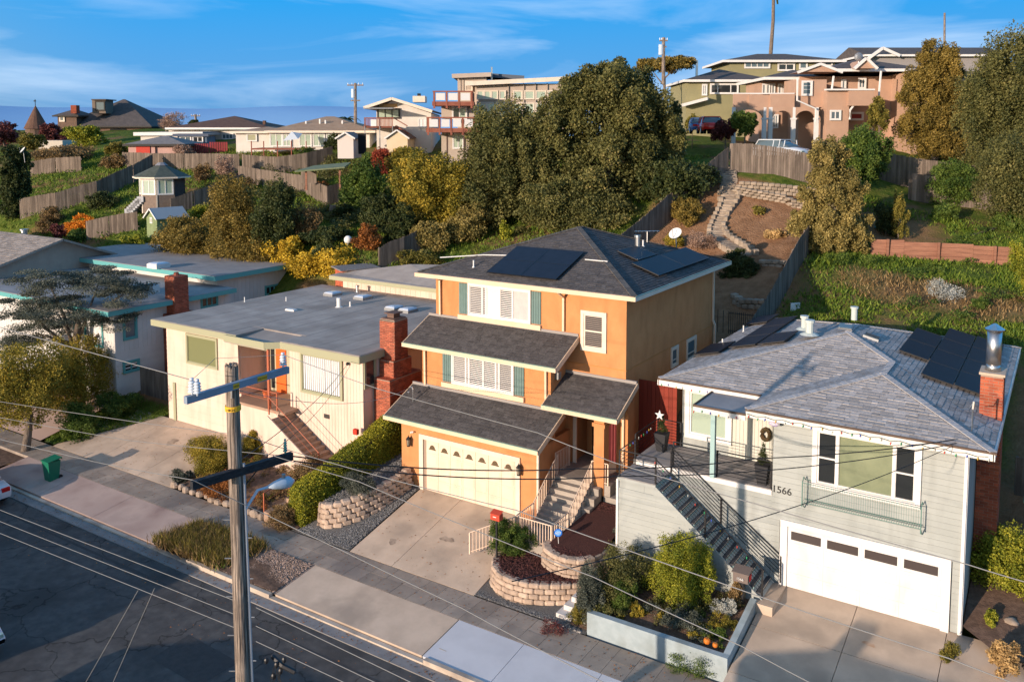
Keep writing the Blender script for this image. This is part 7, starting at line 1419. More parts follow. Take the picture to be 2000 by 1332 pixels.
# street side plants
tree('big blue grey cedar with layered branches in front of the white house', (5, 500, 305, 765), 47, 'grey', 78000, .066, bp=(160, 790), name='cedar_tree', flat=.28, lump=.40, lumps=18, tr=.30,
     shape=[(-.35, .55, 0, .5, .28), (.25, .62, .1, .5, .25), (.6, .45, 0, .4, .22), (-.7, .25, 0, .4, .26), (-.2, .15, -.2, .55, .28), (.45, .1, .1, .4, .2), (-.55, -.15, 0, .42, .28), (-.85, -.4, 0, .3, .22)])
tree('autumn gold street tree at the left edge with forked trunk', (-45, 655, 130, 850), 44, 'gold', 38000, .075, bp=(40, 885), name='street_tree', lump=.3, lumps=20, nb=8, tr=.2); tree('autumn gold street tree with leaning trunk beside the small lawn', (60, 655, 240, 820), 43, 'gold', 40000, .075, bp=(170, 808), name='street_tree', lump=.3, lumps=20, nb=8, tr=.22)
shrub('dark green ivy bank between white house and lawn', (110, 785, 200, 870), 42, 'green', 14000, .07, nb=5); shrub('dark green ivy running up beside the white house wall', (180, 765, 275, 830), 44, 'green', 14000, .07, nb=6)
shrub('grey rounded shrub with twisted stems on the gravel bank by the hedge', (662, 918, 742, 990), 33.3, 'grey', 18000, .035, lumps=22, tr=.05)
shrub('round clipped dark shrub with bare stems in the lower bark bed', (950, 1000, 1050, 1100), 29.6, 'green', 28000, .035, lumps=26, nb=5, lump=.25, tr=.05)
shrub('large lime green bush in the planter under the black stairs', (1262, 1048, 1400, 1215), 28.6, 'lime', 46000, .04, lumps=24, nb=8, lump=.28); shrub('dark grey leafed shrub at the left end of the planter', (1112, 1085, 1180, 1225), 28.2, 'grey', 20000, .035, lumps=18)
shrub('reddish green shrub between the grey one and the lime bush', (1150, 1060, 1270, 1190), 29.2, 'oak', 24000, .04, lumps=20, nb=6); shrub('silver lavender bush against the pale wall', (1180, 1018, 1252, 1080), 30.0, 'grey', 12000, .035, lumps=18); shrub('rose bush with pale blooms in the planter', (1185, 1130, 1250, 1205), 28.2, 'green', 9000, .035)
shrub('silver leaved tuft near the planter corner', (1385, 1165, 1440, 1215), 27.6, 'silver', 6500, .035); shrub('golden grass clump beside the silver tuft', (1375, 1195, 1450, 1235), 27.3, 'gold', 6500, .04, hang=.4); shrub('yellow green low plant in the middle of the planter', (1225, 1172, 1262, 1210), 27.6, 'gold', 3500, .035); shrub('small green plant beside the pumpkins', (1390, 1220, 1425, 1262), 26.9, 'green', 4500, .03)
shrub('dark low shrub along the planter front', (1290, 1190, 1385, 1245), 27.2, 'grey', 9000, .035, nb=5); shrub('ochre tuft at the left of the planter', (1140, 1155, 1168, 1185), 27.8, 'straw', 1800, .05, hang=-.3); shrub('brown grasses beside the mailbox', (1420, 1130, 1456, 1200), 28.4, 'brown', 5000, .045); shrub('trailing shrub spilling over the left end of the planter', (1110, 1160, 1165, 1232), 27.4, 'olive', 9000, .035)
shrub('glossy yellow green bush at the right edge beside the brick chimney', (1900, 1015, 2040, 1190), 27.6, 'lime', 42000, .055, lumps=24, nb=8); shrub('small lime shrub on the bare soil at lower right', (1918, 1192, 1950, 1228), 27.0, 'lime', 3500, .035); shrub('feathery tan grass at the lower right corner', (1925, 1255, 2000, 1332), 25.6, 'straw', 5000, .06, up=.8); shrub('green weeds at the driveway edge lower right', (1835, 1240, 1880, 1320), 26.2, 'olive', 7000, .04)
shrub('golden rose bush in the cream house front garden', (358, 838, 472, 935), 36.5, 'gold', 30000, .045, lumps=22, nb=7); shrub('green yellow shrub just right of the pole in the front garden', (470, 838, 525, 895), 36.6, 'gold', 13000, .045); shrub('grey olive shrub under the red stair rail', (510, 842, 590, 890), 36.3, 'oak', 14000, .04, nb=5)
shrub('blue grey shrub at the left tip of the garden', (325, 910, 375, 950), 36, 'grey', 6500, .04); shrub('ragged brown shrubs behind the street lamp', (560, 895, 640, 985), 33.8, 'brown', 16000, .045, nb=6); shrub('brown dry shrubs below the street lamp along the sidewalk', (510, 985, 600, 1040), 32.6, 'brown', 12000, .04, nb=6)
shrub('rusty groundcover left of the pole in the garden', (390, 925, 480, 985), 34.5, 'rust', 9000, .04, nb=6); shrub('olive and rust shrub beside the top of the hedge', (620, 845, 690, 900), 34.6, 'olive', 9000, .04); shrub('dark plum sprig trailing on the sidewalk by the white steps', (1045, 1200, 1110, 1250), 26.6, 'maroon', 1500, .035)
shrub('dark creeping shrub with white specks below the planter wall', (1285, 1262, 1410, 1332), 25.3, 'green', 9000, .03, nb=6)
AL = thing('palm_tree', 'short palm with drooping fronds beside the far utility pole', 'palm tree', PD(676, 240, 110)); P_ = PD(676, 232, 110); m = MB(); m.tube([(P_[0], P_[1], 12), tuple(P_)], [.25, .2], 7); m.build('trunk', bark, AL)
def fronds(parent, P_, n, L_, mt):
    for k in range(n):
        a = 2*math.pi*k/n+random.random()*.3; el = random.uniform(.1, .9); m = MB(); pts = [(P_[0]+math.cos(a)*L_*t, P_[1]+math.sin(a)*L_*t, P_[2]+L_*(t*el-t*t*1.0)) for t in (0, .3, .6, .85, 1)]
        for i in range(4):
            w = L_*.13*(1-i*.18); p, q = pts[i], pts[i+1]; s_ = (-math.sin(a)*w, math.cos(a)*w); m.add([(p[0]+s_[0], p[1]+s_[1], p[2]-w*.5), p, q, (q[0]+s_[0]*.8, q[1]+s_[1]*.8, q[2]-w*.5)], [(0, 1, 2, 3)]); m.add([(p[0]-s_[0], p[1]-s_[1], p[2]-w*.5), p, q, (q[0]-s_[0]*.8, q[1]-s_[1]*.8, q[2]-w*.5)], [(3, 2, 1, 0)])
        m.build('frond', mt, parent)
fronds(AL, P_, 11, 1.9, LV['dark'])
TP = thing('palm_tree', 'tall thin palm trunk rising out of the top of the picture', 'palm tree', PD(1505, 105, 130)); a = PD(1505, 108, 130); b = PD(1511, -25, 130); m = MB(); m.tube([(a[0], a[1], 12), tuple(a), tuple((a+b)/2+RT*.15), tuple(b)], [.32, .3, .26, .22], 8); m.build('trunk', bark, TP); fronds(TP, b, 12, 2.6, LV['dark'])
# dense low planting in the front gardens
def cover(label, kind, n, x0, x1, y0, y1, r0, r1, leafn, size, ok=lambda x, y: True):
    bl = []
    while len(bl) < n:
        x, y = random.uniform(x0, x1), random.uniform(y0, y1)
        if ok(x, y): r = random.uniform(r0, r1); bl.append((x, y, BZ(x, y)+r*.35, r*1.15, r*1.1, r*.8))
    P, A, B_, T = leaves(bl, leafn, size, .42, 8); o = bpy.data.objects.new('ground_cover', leaf_mesh('ground_cover', P, A, B_, T, LV[kind])); C.objects.link(o); return tag(o, label, 'ground cover', kind='stuff')
cover('olive brown ground cover filling the planter', 'oak', 26, -13.0, -8.5, 25.0, 27.4, .14, .32, 12000, .05); cover('green ground cover filling the planter', 'green', 16, -13.0, -8.5, 24.9, 27.0, .12, .26, 8000, .045); cover('yellow tinted plants in the planter', 'gold', 7, -12.6, -8.6, 24.9, 26.0, .1, .2, 3000, .045); cover('grey leaved plants in the planter', 'grey', 12, -13.1, -9, 24.9, 27.3, .14, .3, 7000, .045)
cover('rusty brown ground cover in the cream house garden', 'rust', 22, -34.4, -29, 24.9, 27.6, .12, .26, 8000, .05); cover('brown weeds in the cream house garden', 'brown', 26, -34.4, -29, 24.8, 27.8, .12, .3, 9000, .05); cover('green plants in the cream house garden', 'olive', 16, -34.2, -28.8, 25.0, 28.0, .15, .34, 8000, .05); cover('mixed weeds on the strip beside the clipped hedge', 'olive', 12, -28.3, -27.5, 24.7, 28.3, .12, .26, 5000, .045)
cover('patchy weeds on the bare soil at the lower right', 'olive', 18, .3, 4, 24.6, 29, .08, .22, 6000, .045); cover('dry weeds on the bare soil at the lower right', 'straw', 12, .3, 4, 24.6, 29, .06, .16, 3000, .05)
shrub('knobbly golden evergreen bush low behind the flat roofs, centre', (455, 455, 560, 560), 60, 'cyp', 16000, .09, lumps=18, nb=6); shrub('dark green bush hanging over the back of the cream house', (600, 470, 680, 520), 60, 'dark', 9000, .1)
tree('olive green tree filling the gap left of the big oak trunk', (860, 400, 980, 490), 58, 'tan', 18000, .10, lumps=18); tree('dark green tree under the golden tree crown', (700, 380, 790, 460), 64, 'dark', 14000, .11, lumps=18)
# scrub that fills the hollows between the trees
sb = []
for _ in range(150):
    x, y = random.uniform(-72, -26), random.uniform(46, 68)
    if math.hypot(x+46, y-60) < 4: continue
    r = random.uniform(.5, 1.1); sb.append((x, y, gz(x, y)+r*.3, r*1.2, r, r*.75))
P, A, B_, T = leaves(sb, 60000, .16, .4, 8); o = bpy.data.objects.new('scrub', leaf_mesh('scrub', P, A, B_, T, LV['oak'])); C.objects.link(o); tag(o, 'mixed low scrub filling the slope between the garden trees', 'scrub', kind='stuff')
sb = []
for _ in range(60):
    x, y = random.uniform(-12, 9), random.uniform(43.5, 63); r = random.uniform(.3, .8); sb.append((x, y, gz(x, y)+r*.2, r*1.3, r, r*.6))
P, A, B_, T = leaves(sb, 26000, .1, .4, 8); o = bpy.data.objects.new('scrub', leaf_mesh('scrub', P, A, B_, T, LV['green'])); C.objects.link(o); tag(o, 'patchy low green scrub on the slope behind the sage house', 'scrub', kind='stuff')
fa = PY(277, 805, 30.3); fence('old weathered board gate between the white house and the cream house garage', [(fa[0], 30.3), (-41.5, 30.3)], 1.75, name='side_gate', cat='gate', zf=lambda x, y: .1)
# ================================================================ POLE, WIRES
def at_pole(d): p = PD(470, 1000, d); return p
px_, py_ = -13.8, 11.25
UP = thing('utility_pole', 'weathered wooden utility pole with two crossarms and a street lamp in front of the houses', 'utility pole', (px_, py_, -1.4))
zt = 10.95; b0 = PX(478, 1332, px_); t0 = PX(452, 712, px_)
ptop = np.array([t0[0], t0[1], t0[2]]); pbot = PY(475, 1332, ptop[1]); dirn = (pbot-ptop)/(ptop[2]-pbot[2]); base = ptop+dirn*(ptop[2]+1.4)
print('pole', ptop, pbot, base)
m = MB(); NR, NS = 90, 40; vs = []; gr = [random.uniform(-1, 1) for _ in range(NS)]
for j in range(NR+1):
    t = j/NR; c0 = base+(ptop-base)*t; rr = .165+(.128-.165)*t
    for k in range(NS):
        gr[k] = .93*gr[k]+.2*random.uniform(-1, 1); th = 2*math.pi*k/NS; deep = .012 if (k*7+3) % 11 == 0 else 0; r_ = rr+.0045*gr[k]-deep*(.5+.5*math.sin(j*.31+k)); top = 0 if j < NR else random.uniform(-.07, .03)
        vs.append((c0[0]+r_*math.cos(th), c0[1]+r_*math.sin(th), c0[2]+top))
vs.append(tuple(ptop-np.array([0, 0, .04]))); m.add(vs, [(j*NS+k, j*NS+(k+1) % NS, (j+1)*NS+(k+1) % NS, (j+1)*NS+k) for j in range(NR) for k in range(NS)]+[(NR*NS+k, NR*NS+(k+1) % NS, len(vs)-1) for k in range(NS)]); m.build('pole', pole_m, UP)
def on_pole(py): # point on the pole axis seen at image height py
    best = None
    for t in np.linspace(0, 1, 2000):
        p = ptop+(base-ptop)*t; q = p-CAM; zc = q@FW; yy = CY+FOC*(q@DN)/zc
        if best is None or abs(yy-py) < best[0]: best = (abs(yy-py), p)
    return best[1]
pc = on_pole(748); pc2 = on_pole(918)
def arm_dir(pa, pb, c, n_=0):
    """crossarm ends seen at pixels pa, pb lie on a horizontal line through c"""
    z = c[2]; A_, B_ = PZ(*pa, z), PZ(*pb, z); return A_, B_
e1, e2 = arm_dir((362, 782), (562, 722), pc+np.array([0, -.14, 0])); print('arm', e1, e2, np.linalg.norm(e1-e2))
galv = mat('pale blue grey crossarm', (.19, .24, .31), (.24, .30, .38), 3, .6); tar = mat('tarred crossarm', (.014, .016, .02), (.035, .036, .04), 6, .8, .6, 14, stretch=(1, 1, 4))
m = MB(); m.beam(tuple(e1), tuple(e2), .1, .14); m.build('crossarm', galv, UP)
f1, f2_ = arm_dir((374, 948), (570, 890), pc2+np.array([0, -.15, 0])); m = MB(); m.beam(tuple(f1), tuple(f2_), .12, .16); m.build('crossarm', tar, UP)
m = MB(); m.tube([tuple(f1+(f2_-f1)*.42), tuple(pc2+[0, -.1, -.6])], .015, 4); m.build('brace', mat('rusty iron', (.16, .06, .03)), UP); m = MB(); m.tube([tuple(f1+(f2_-f1)*.68), tuple(pc2+[.02, -.1, -.6])], .015, 4); m.build('brace', black, UP)
porc = mat('porcelain insulator', (.62, .68, .74), rough=.15)
def insul(p, h=.26, r=.085, mt=None):
    m = MB(); m.cyl((p[0], p[1], p[2]), .08, .02, .02, 8)
    for k in range(4): m.cyl((p[0], p[1], p[2]+.06+k*.055), .035, r*(1-.06*k), r*.55, 14)
    m.cyl((p[0], p[1], p[2]+.06+.22), .04, r*.5, r*.4, 10); return m.build('insulator', mt or porc, UP, smooth=True)
i1 = e1+(e2-e1)*.06+[0, 0, .07]; i2 = e1+(e2-e1)*.95+[0, 0, .07]; insul(i1); insul(i1+np.array([.09, .05, -.02])); insul(i2)
insul(f1+(f2_-f1)*.93+[0, 0, .08], .2, .05, glass('teal glass insulator', (.10, .35, .30), .1))
sg = mat('yellow sign', (.75, .42, .03), rough=.6); u_ = (e2-e1)/np.linalg.norm(e2-e1); fa = FR(e1, u_, (0, 0, 1)); Lm = np.linalg.norm(e2-e1)
for (a, b, txt) in ((.42, .48, 'HIGH'), (.66, .76, 'VOLTAGE')):
    m = MB(fa); m.box(a*Lm, b*Lm, -.05, .05, .052, .056); s_ = m.build('warning_sign', sg, UP); text_obj(txt, fa, (a+b)/2*Lm, -.02, .055, black, UP, 'sign_text', .001, .058)
pb = on_pole(796); m = MB(); m.cyl((pb[0], pb[1], pb[2]-.05), .1, .155, .155, 18); m.build('yellow_band', sg, UP)
fbn = FR(pb+np.array([0, 0, 0]), RT, (0, 0, 1)); text_obj('HIGH', fbn, 0, -.03, .07, black, UP, 'sign_text', .001, .158)
m = MB(); pd = on_pole(740)+RT*.03-FH*.14; m.tube([tuple(pd), tuple(pd-[0, 0, .35])], .022, 6); m.build('bolt_plate', metal, UP)
m = MB(); a = on_pole(905)+RT*.17+np.array([0, 0, 0]); b = base+RT*.2; m.tube([tuple(a), tuple(b)], .03, 8); m.build('conduit_pipe', mat('grey conduit', (.30, .33, .37), rough=.5), UP)
m = MB(); 
for py in (1015, 1090, 1165, 1240, 1310): p = on_pole(py); m.tube([tuple(p-RT*.14), tuple(p-RT*.28)], .012, 5)
for py in (1050, 1130, 1205, 1290): p = on_pole(py); m.tube([tuple(p+RT*.14), tuple(p+RT*.28)], .012, 5)
m.build('step_bolt', steel, UP, kind='stuff')
# street lamp
s0 = on_pole(995)+RT*.17; cp_ = PD(570, 948, depth(s0)+.9); lamp = mat('pale grey lamp housing', (.40, .50, .60), (.46, .55, .64), 2, .4); g0 = PD(527, 950, depth(s0)+.35); g1 = PD(574, 938, depth(s0)+.75)
m = MB(); m.tube([tuple(s0), tuple((s0+g0)/2+[0, 0, .16]), tuple(g0), ], .03, 8); m.build('lamp_arm', lamp, UP)
m = MB(); dl = (g1-g0)/np.linalg.norm(g1-g0); 
m.tube([tuple(g0-dl*.05), tuple(g0+dl*.1), tuple(g0+dl*.3), tuple(g1-dl*.12), tuple(g1)], [.03, .08, .12, .12, .03], 12); m.build('lamp_head', lamp, UP, smooth=True); q = g0+dl*.32; m = MB(); m.cyl((q[0], q[1], q[2]+.1), .09, .04, .04, 10); m.build('photocell', steel, UP)
# lower hardware cluster
m = MB()
for px, py in ((520, 1290), (540, 1298), (555, 1288), (548, 1310), (534, 1320)): p = PD(px, py, depth(base)-.2) if False else PD(px, py, depth(on_pole(1280))); m.ball(tuple(p), (.05, .05, .07), 7, 5)
p = PD(552, 1300, depth(on_pole(1280))); m.tube([tuple(p+[-.3, 0, .1]), tuple(p), tuple(p+[.25, .1, -.1])], .05, 6); m.build('splice_case', black, UP)
pR = on_pole(1280)
for k in range(7): m = MB(); p = PD(540+random.uniform(-10, 20), 1300, depth(pR)); q = PD(545+random.uniform(-18, 18), 1345, depth(pR)); m.tube([tuple(p), tuple((p+q)/2+RT*random.uniform(-.1, .1)), tuple(q)], .008, 4); m.build('loose_cable', wire_b, UP)
def wire(label, p, q, sag, r=.011, mt=None, name='wire', n=22, group=None):
    p, q = np.array(p, float), np.array(q, float); m = MB(); pts = [tuple(p+(q-p)*t-np.array([0, 0, sag*4*t*(1-t)])) for t in np.linspace(0, 1, n)]; m.tube(pts, r, 5, False)
    return m.build(name, mt or wire_w, label=label, cat='wire', smooth=True)
def wpx(label, a, b, da, db, sag=0, r=.011, mt=None, ext=0):
    p, q = PD(*a, da), PD(*b, db); d = q-p; return wire(label, p-d*ext, q+d*ext, sag, r, mt)
D0 = depth(ptop)
# street wires run with the street: same distance from the kerb as the pole
def wy(label, a, b, Y, sag=.0, r=.011, mt=None): p, q = PY(*a, Y), PY(*b, Y); d = q-p; return wire(label, p, q, sag, r, mt)
def wpoly(label, pts, r=.010, mt=None, start=None, end=None):
    """a wire hung in the vertical plane over the kerb line of the pole, through the given sight lines"""
    P = ([tuple(start)] if start is not None else [])+[tuple(PY(*p, 11.25)) for p in pts]+([tuple(end)] if end is not None else []); Q = []
    for k in range(len(P)-1):
        a, b = np.array(P[k]), np.array(P[k+1])
        for t in np.linspace(0, 1, 9)[:-1]: Q.append(tuple(a+(b-a)*t-np.array([0, 0, .008*4*t*(1-t)])))
    Q.append(P[-1]); m = MB(); m.tube(Q, r, 5, False); return m.build('wire', mt or wire_w, label=label, cat='wire', smooth=True)
wpoly('upper pale primary wire from the left edge to the left insulator', [(-40, 628)], end=i1+[0, 0, .28]); wpoly('thin guy wire from the left insulator across the cream house door', [(420, 700)], .005, start=i1+[0, 0, .28], end=i2+[0, 0, .28])
wpoly('pale wire from the right insulator over the orange and sage houses to the right edge', [(740, 760), (1050, 845), (1205, 905), (1480, 985), (1890, 1102), (2060, 1152)], .007, start=i2+[0, 0, .28])
wpoly('pale wire passing left above the lawn to the tarred arm, upper one', [(-40, 778), (300, 829), (480, 850)], .007, end=f2_+[0, 0, .1]); wpoly('pale wire passing left above the lawn to the tarred arm, lower one', [(-40, 808), (250, 860)], .007, end=f1+(f2_-f1)*.85+[0, 0, .1])
wpoly('pale wire from the left edge to the left end of the tarred arm', [(-40, 848), (200, 905)], .008, end=f1+[.05, 0, .12]); wpoly('pale wire from the left tarred arm end over the driveway to the bottom', [(510, 1000), (669, 1075), (900, 1186), (1068, 1275), (1240, 1362)], .008, start=f1+[.05, 0, .12])
wpoly('long pale wire crossing the curved wall and planter to the lower right', [(760, 935), (1008, 996), (1500, 1170), (1853, 1285), (2060, 1362)], .008, start=f2_+[0, 0, .1]); wpoly('pale wire from the tarred arm past hedge and planter, bottom right', [(700, 940), (957, 1047), (1158, 1126), (1450, 1262), (1640, 1362)], .0075, start=f1+(f2_-f1)*.8+[0, 0, .12])
for k, (a, b, c, e) in enumerate((((-20, 988), (478, 1180), (500, 1186), (830, 1345)), ((-20, 1010), (478, 1207), (500, 1222), (760, 1345)), ((-20, 1033), (478, 1233), (500, 1252), (700, 1345)))):
    w_ = ('top', 'middle', 'lowest')[k]; wy('thick pale cable of three over the road, %s, left of the pole' % w_, a, b, 11.1, 0, .0075); wy('thick pale cable of three over the road, %s, right of the pole' % w_, c, e, 11.1, 0, .0075)
wy('dangling pale cable end over the road, left one', (270, 1152), (160, 1345), 11.1, 0, .006); wy('dangling pale cable end over the road, right one', (302, 1148), (215, 1345), 11.1, 0, .006)
# service drops: black
wire('upper black service cable running to the sage house chimney mast', f2_+[.05, 0, .0], (-8.3, 28.4, 5.6) if False else PD(1130, 915, 22), .15, .016, wire_b)
hp = PD(1990, 838, 20); wire('black service cable rising to the top right past the big window', PD(1130, 915, 22), PX(1500, 905, -8.6) if False else PD(1480, 895, 25), .1, .016, wire_b); wire('black service cable from the porch past the big window to the right corner mast', PD(1480, 895, 25), (-2.6, 28.6, 6.45), .1, .016, wire_b)
wire('second black service cable in front of the orange garage door', f2_+[.05, 0, -.1], PD(1210, 930, 22), .2, .016, wire_b); wire('second black service cable across the sage house deck', PD(1210, 930, 22), (-2.55, 28.6, 6.35), .25, .014, wire_b)
wire('thin black wire from the right mast down across the garage door', (-2.6, 28.5, 6.3), PD(1000, 1135, 14), .3, .01, wire_b); wire('thin black wire from the cream house corner down to the pole', (-27.4, 28.6, 5.2), tuple(on_pole(905)), .3, .01, wire_b); wire('second thin black wire from the cream house corner down to the pole', (-27.3, 28.6, 5.1), tuple(on_pole(930)), .5, .008, wire_b)
wire('thin wire from the pole to the service mast on the orange lower roof', tuple(on_pole(760)), (-24.45, 29.4, 4.3), .5, .008, wire_w)
# far poles
def far_pole(label, px, y0, y1, d, arms, trans=None, w=.16):
    t_ = thing('far_utility_pole', label, 'utility pole', PD(px, y1, d)); a, b = PD(px, y0, d), PD(px, y1, d); m = MB(); m.tube([(b[0], b[1], b[2]-1), tuple(a)], [w*1.2, w], 8); m.build('pole', pole_m, t_); f = FRD(d)
    for (y, hwid) in arms: p = PD(px, y, d); m = MB(); m.beam(tuple(p-RT*hwid), tuple(p+RT*hwid), .12, .14); m.build('crossarm', pole_m, t_)
    if trans: p = PD(*trans, d); m = MB(); m.cyl((p[0], p[1], p[2]-.5), 1.0, .25, .25, 10); m.build('transformer', lamp, t_)
    for (y, hwid) in arms[:1]:
        for q in (-.9, -.4, .4, .9): p = PD(px, y, d)+RT*hwid*q; m = MB(); m.cyl((p[0], p[1], p[2]+.07), .2, .06, .04, 6); m.build('insulator', porc, t_)
    return t_
far_pole('dark utility pole with two crossarms left of the cream gable house', 694, 163, 243, 100, [(167, .95), (197, .55)], (690, 183)); far_pole('utility pole with transformer rising from the big oak crown', 1296, 74, 145, 85, [(80, .4), (92, .3)], (1291, 98))
far_pole('small far utility pole on the skyline at left', 382, 224, 248, 130, [(227, .7)]); far_pole('thin far pole at the top right above the cypress', 1845, 26, 100, 110, [], None, .12)
# ================================================================ CARS
def car(label, c, yaw, L_, Wd, H, paint, wagon=True, name='parked_car'):
    t_ = thing(name, label, 'car', c); t_.rotation_euler = (0, 0, yaw); paintm = paint; hl = L_/2; w = Wd/2
    # local coords; x forward
    def bm(name, secs, mt, smooth=True):
        m = MB(); vs = []; n = len(secs[0][1])
        for (x, prof) in secs: vs += [(x, y, z) for (y, z) in prof]
        fs = [(i*n+k, i*n+k+1, (i+1)*n+k+1, (i+1)*n+k) for i in range(len(secs)-1) for k in range(n-1)]+[tuple(range(n-1, -1, -1)), tuple((len(secs)-1)*n+k for k in range(n))]
        m.add(vs, fs); o = m.build(name, mt, None, smooth); o.parent = t_; o.location = (0, 0, 0); return o
    def P_(x, h, s=1.0, z0=.28): return (x, [(-w*s*.92, z0), (-w*s, z0+.15), (-w*s, h-.18), (-w*s*.93, h-.03), (0, h+.02), (w*s*.93, h-.03), (w*s, h-.18), (w*s, z0+.15), (w*s*.92, z0)])
    bm('body', [P_(-hl, .75, .86, .4), P_(-hl+.12, .92, .95), P_(-hl+.7, 1.0), P_(0, .98), P_(hl-1.3, .95), P_(hl-.5, .84, .97), P_(hl-.08, .68, .9), P_(hl, .55, .82, .36)], paintm)
    r0, r1 = (-hl+.25, -hl+.55) if wagon else (-hl+.75, -hl+1.3)
    def Q(x, h, s): return (x, [(-w*.93, .95), (-w*s, h-.06), (-w*s*.8, h), (0, h+.03), (w*s*.8, h), (w*s, h-.06), (w*.93, .95)])
    bm('windows', [(r0, [(-w*.93, .95), (-w*.9, .97), (-w*.7, .98), (0, .98), (w*.7, .98), (w*.9, .97), (w*.93, .95)]), Q(r1, H-.05, .76), Q(0, H-.01, .78), Q(hl-1.95, H-.08, .74), (hl-1.15, [(-w*.93, .93), (-w*.9, .95), (-w*.7, .96), (0, .97), (w*.7, .96), (w*.9, .95), (w*.93, .93)])], gl_b)
    m = MB(); m.box(r1-.02, hl-1.9, -w*.77, w*.77, H-.05, H+.03); o = m.build('roof', paintm); o.parent = t_
    for sx in (r1, -.25, .75, hl-1.95):
        for sy in (-1, 1): m = MB(); m.beam((sx, sy*w*.8, H-.04), (sx+(.0 if abs(sx-.2) < 1 else (-.25 if sx < 0 else .75)), sy*w*.945, .96), .07, .05); o = m.build('pillar', paintm); o.parent = t_
    for sx in (-hl+.85, hl-.85):
        for sy in (-1, 1):
            m = MB(); m.tube([(sx, sy*(w-.2), .33), (sx, sy*(w+.01), .33)], .33, 18); o = m.build('wheel', mat('tyre rubber', (.02, .02, .02)) if 'tyre rubber' not in bpy.data.materials else bpy.data.materials['tyre rubber']); o.parent = t_; m = MB(); m.tube([(sx, sy*(w-.05), .33), (sx, sy*(w+.025), .33)], .2, 12); r_ = m.build('rim', metal); r_.parent = o
    for sy in (-1, 1):
        m = MB(); m.box(-hl-.02, -hl+.2, sy*w*.62-.18, sy*w*.62+.18, .68, .86); o = m.build('tail_light', mat('tail light red', (.45, .01, .01), rough=.2) if 'tail light red' not in bpy.data.materials else bpy.data.materials['tail light red']); o.parent = t_
        m = MB(); m.box(hl-.25, hl-.02, sy*w*.62-.17, sy*w*.62+.17, .56, .68); o = m.build('headlight', gl_m); o.parent = t_
    return t_
pw_ = mat('white car paint', (.50, .54, .58), rough=.2, spec=.6); pr_ = mat('red car paint', (.50, .02, .015), rough=.2, spec=.6); pb_ = mat('blue car paint', (.05, .12, .30), rough=.2, spec=.6)
g_ = lambda px, py, d: (lambda p: (p[0], p[1], gz(p[0], p[1])))(PD(px, py, d))
q = PD(1528, 286, 67); car('white estate car parked behind the top yard fence', (q[0], q[1], 13.6), YAW*0+math.radians(33-180)*0+math.radians(-20), 4.5, 1.8, 1.5, pw_)
q = PD(1385, 262, 74); car('red car parked beside the maroon tree', tuple(q), math.radians(118), 4.2, 1.75, 1.45, pr_); q = PD(1363, 262, 78); car('blue car partly hidden behind the red car', tuple(q), math.radians(118), 4.3, 1.75, 1.4, pb_)
q = PY(24, 930, 19.15); car('white car with red tail light at the left edge by the far kerb', (q[0]-3.9, 19.1, -1.4), math.pi, 4.5, 1.8, 1.45, pw_, wagon=False); q = PY(14, 1225, 13.0); car('pale car at the left edge on the near side of the road', (q[0]-4.0, 13.0, -1.4), 0, 4.5, 1.8, 1.45, pw_, wagon=False)
# ================================================================ SMALL THINGS
def bin_(label, p, mt, rot=0):
    t_ = thing('wheelie_bin', label, 'bin', p); m = MB(); n = 4
    lo, hi = .23, .3; m.add([(p[0]+sx*lo, p[1]+sy*lo, p[2]) for sx, sy in ((-1, -1), (1, -1), (1, 1), (-1, 1))]+[(p[0]+sx*hi, p[1]+sy*hi, p[2]+.95) for sx, sy in ((-1, -1), (1, -1), (1, 1), (-1, 1))], [(3, 2, 1, 0), (0, 1, 5, 4), (1, 2, 6, 5), (2, 3, 7, 6), (3, 0, 4, 7), (4, 5, 6, 7)]); m.build('body', mt, t_)
    m = MB(); m.prism([(p[0]-.33, p[1]-.34, p[2]+.96), (p[0]+.33, p[1]-.34, p[2]+.96), (p[0]+.33, p[1]+.36, p[2]+1.04), (p[0]-.33, p[1]+.36, p[2]+1.04)], (0, 0, .04)); m.build('lid', mt, t_); m = MB(); m.tube([(p[0]-.25, p[1]+.4, p[2]+.98), (p[0]+.25, p[1]+.4, p[2]+.98)], .02, 6); m.build('handle', mt, t_)
    for s_ in (-1, 1): m = MB(); m.tube([(p[0]+s_*.2, p[1]+.3, p[2]+.1), (p[0]+s_*.26, p[1]+.3, p[2]+.1)], .1, 12); m.build('wheel', black, t_)
q = PY(101, 925, 22.1); bin_('green wheelie bin standing on the verge by the kerb at left', (q[0], 22.1, -1.12), binm)
q = PX(1975, 870, -.6); bin_('dark green wheelie bin behind the sage house chimney', (-.55, 34.2, 2.0), mat('dark green bin', (.01, .05, .03), rough=.5)); bin_('dark blue wheelie bin beside the dark green one', (.3, 34.6, 2.1), blueb)
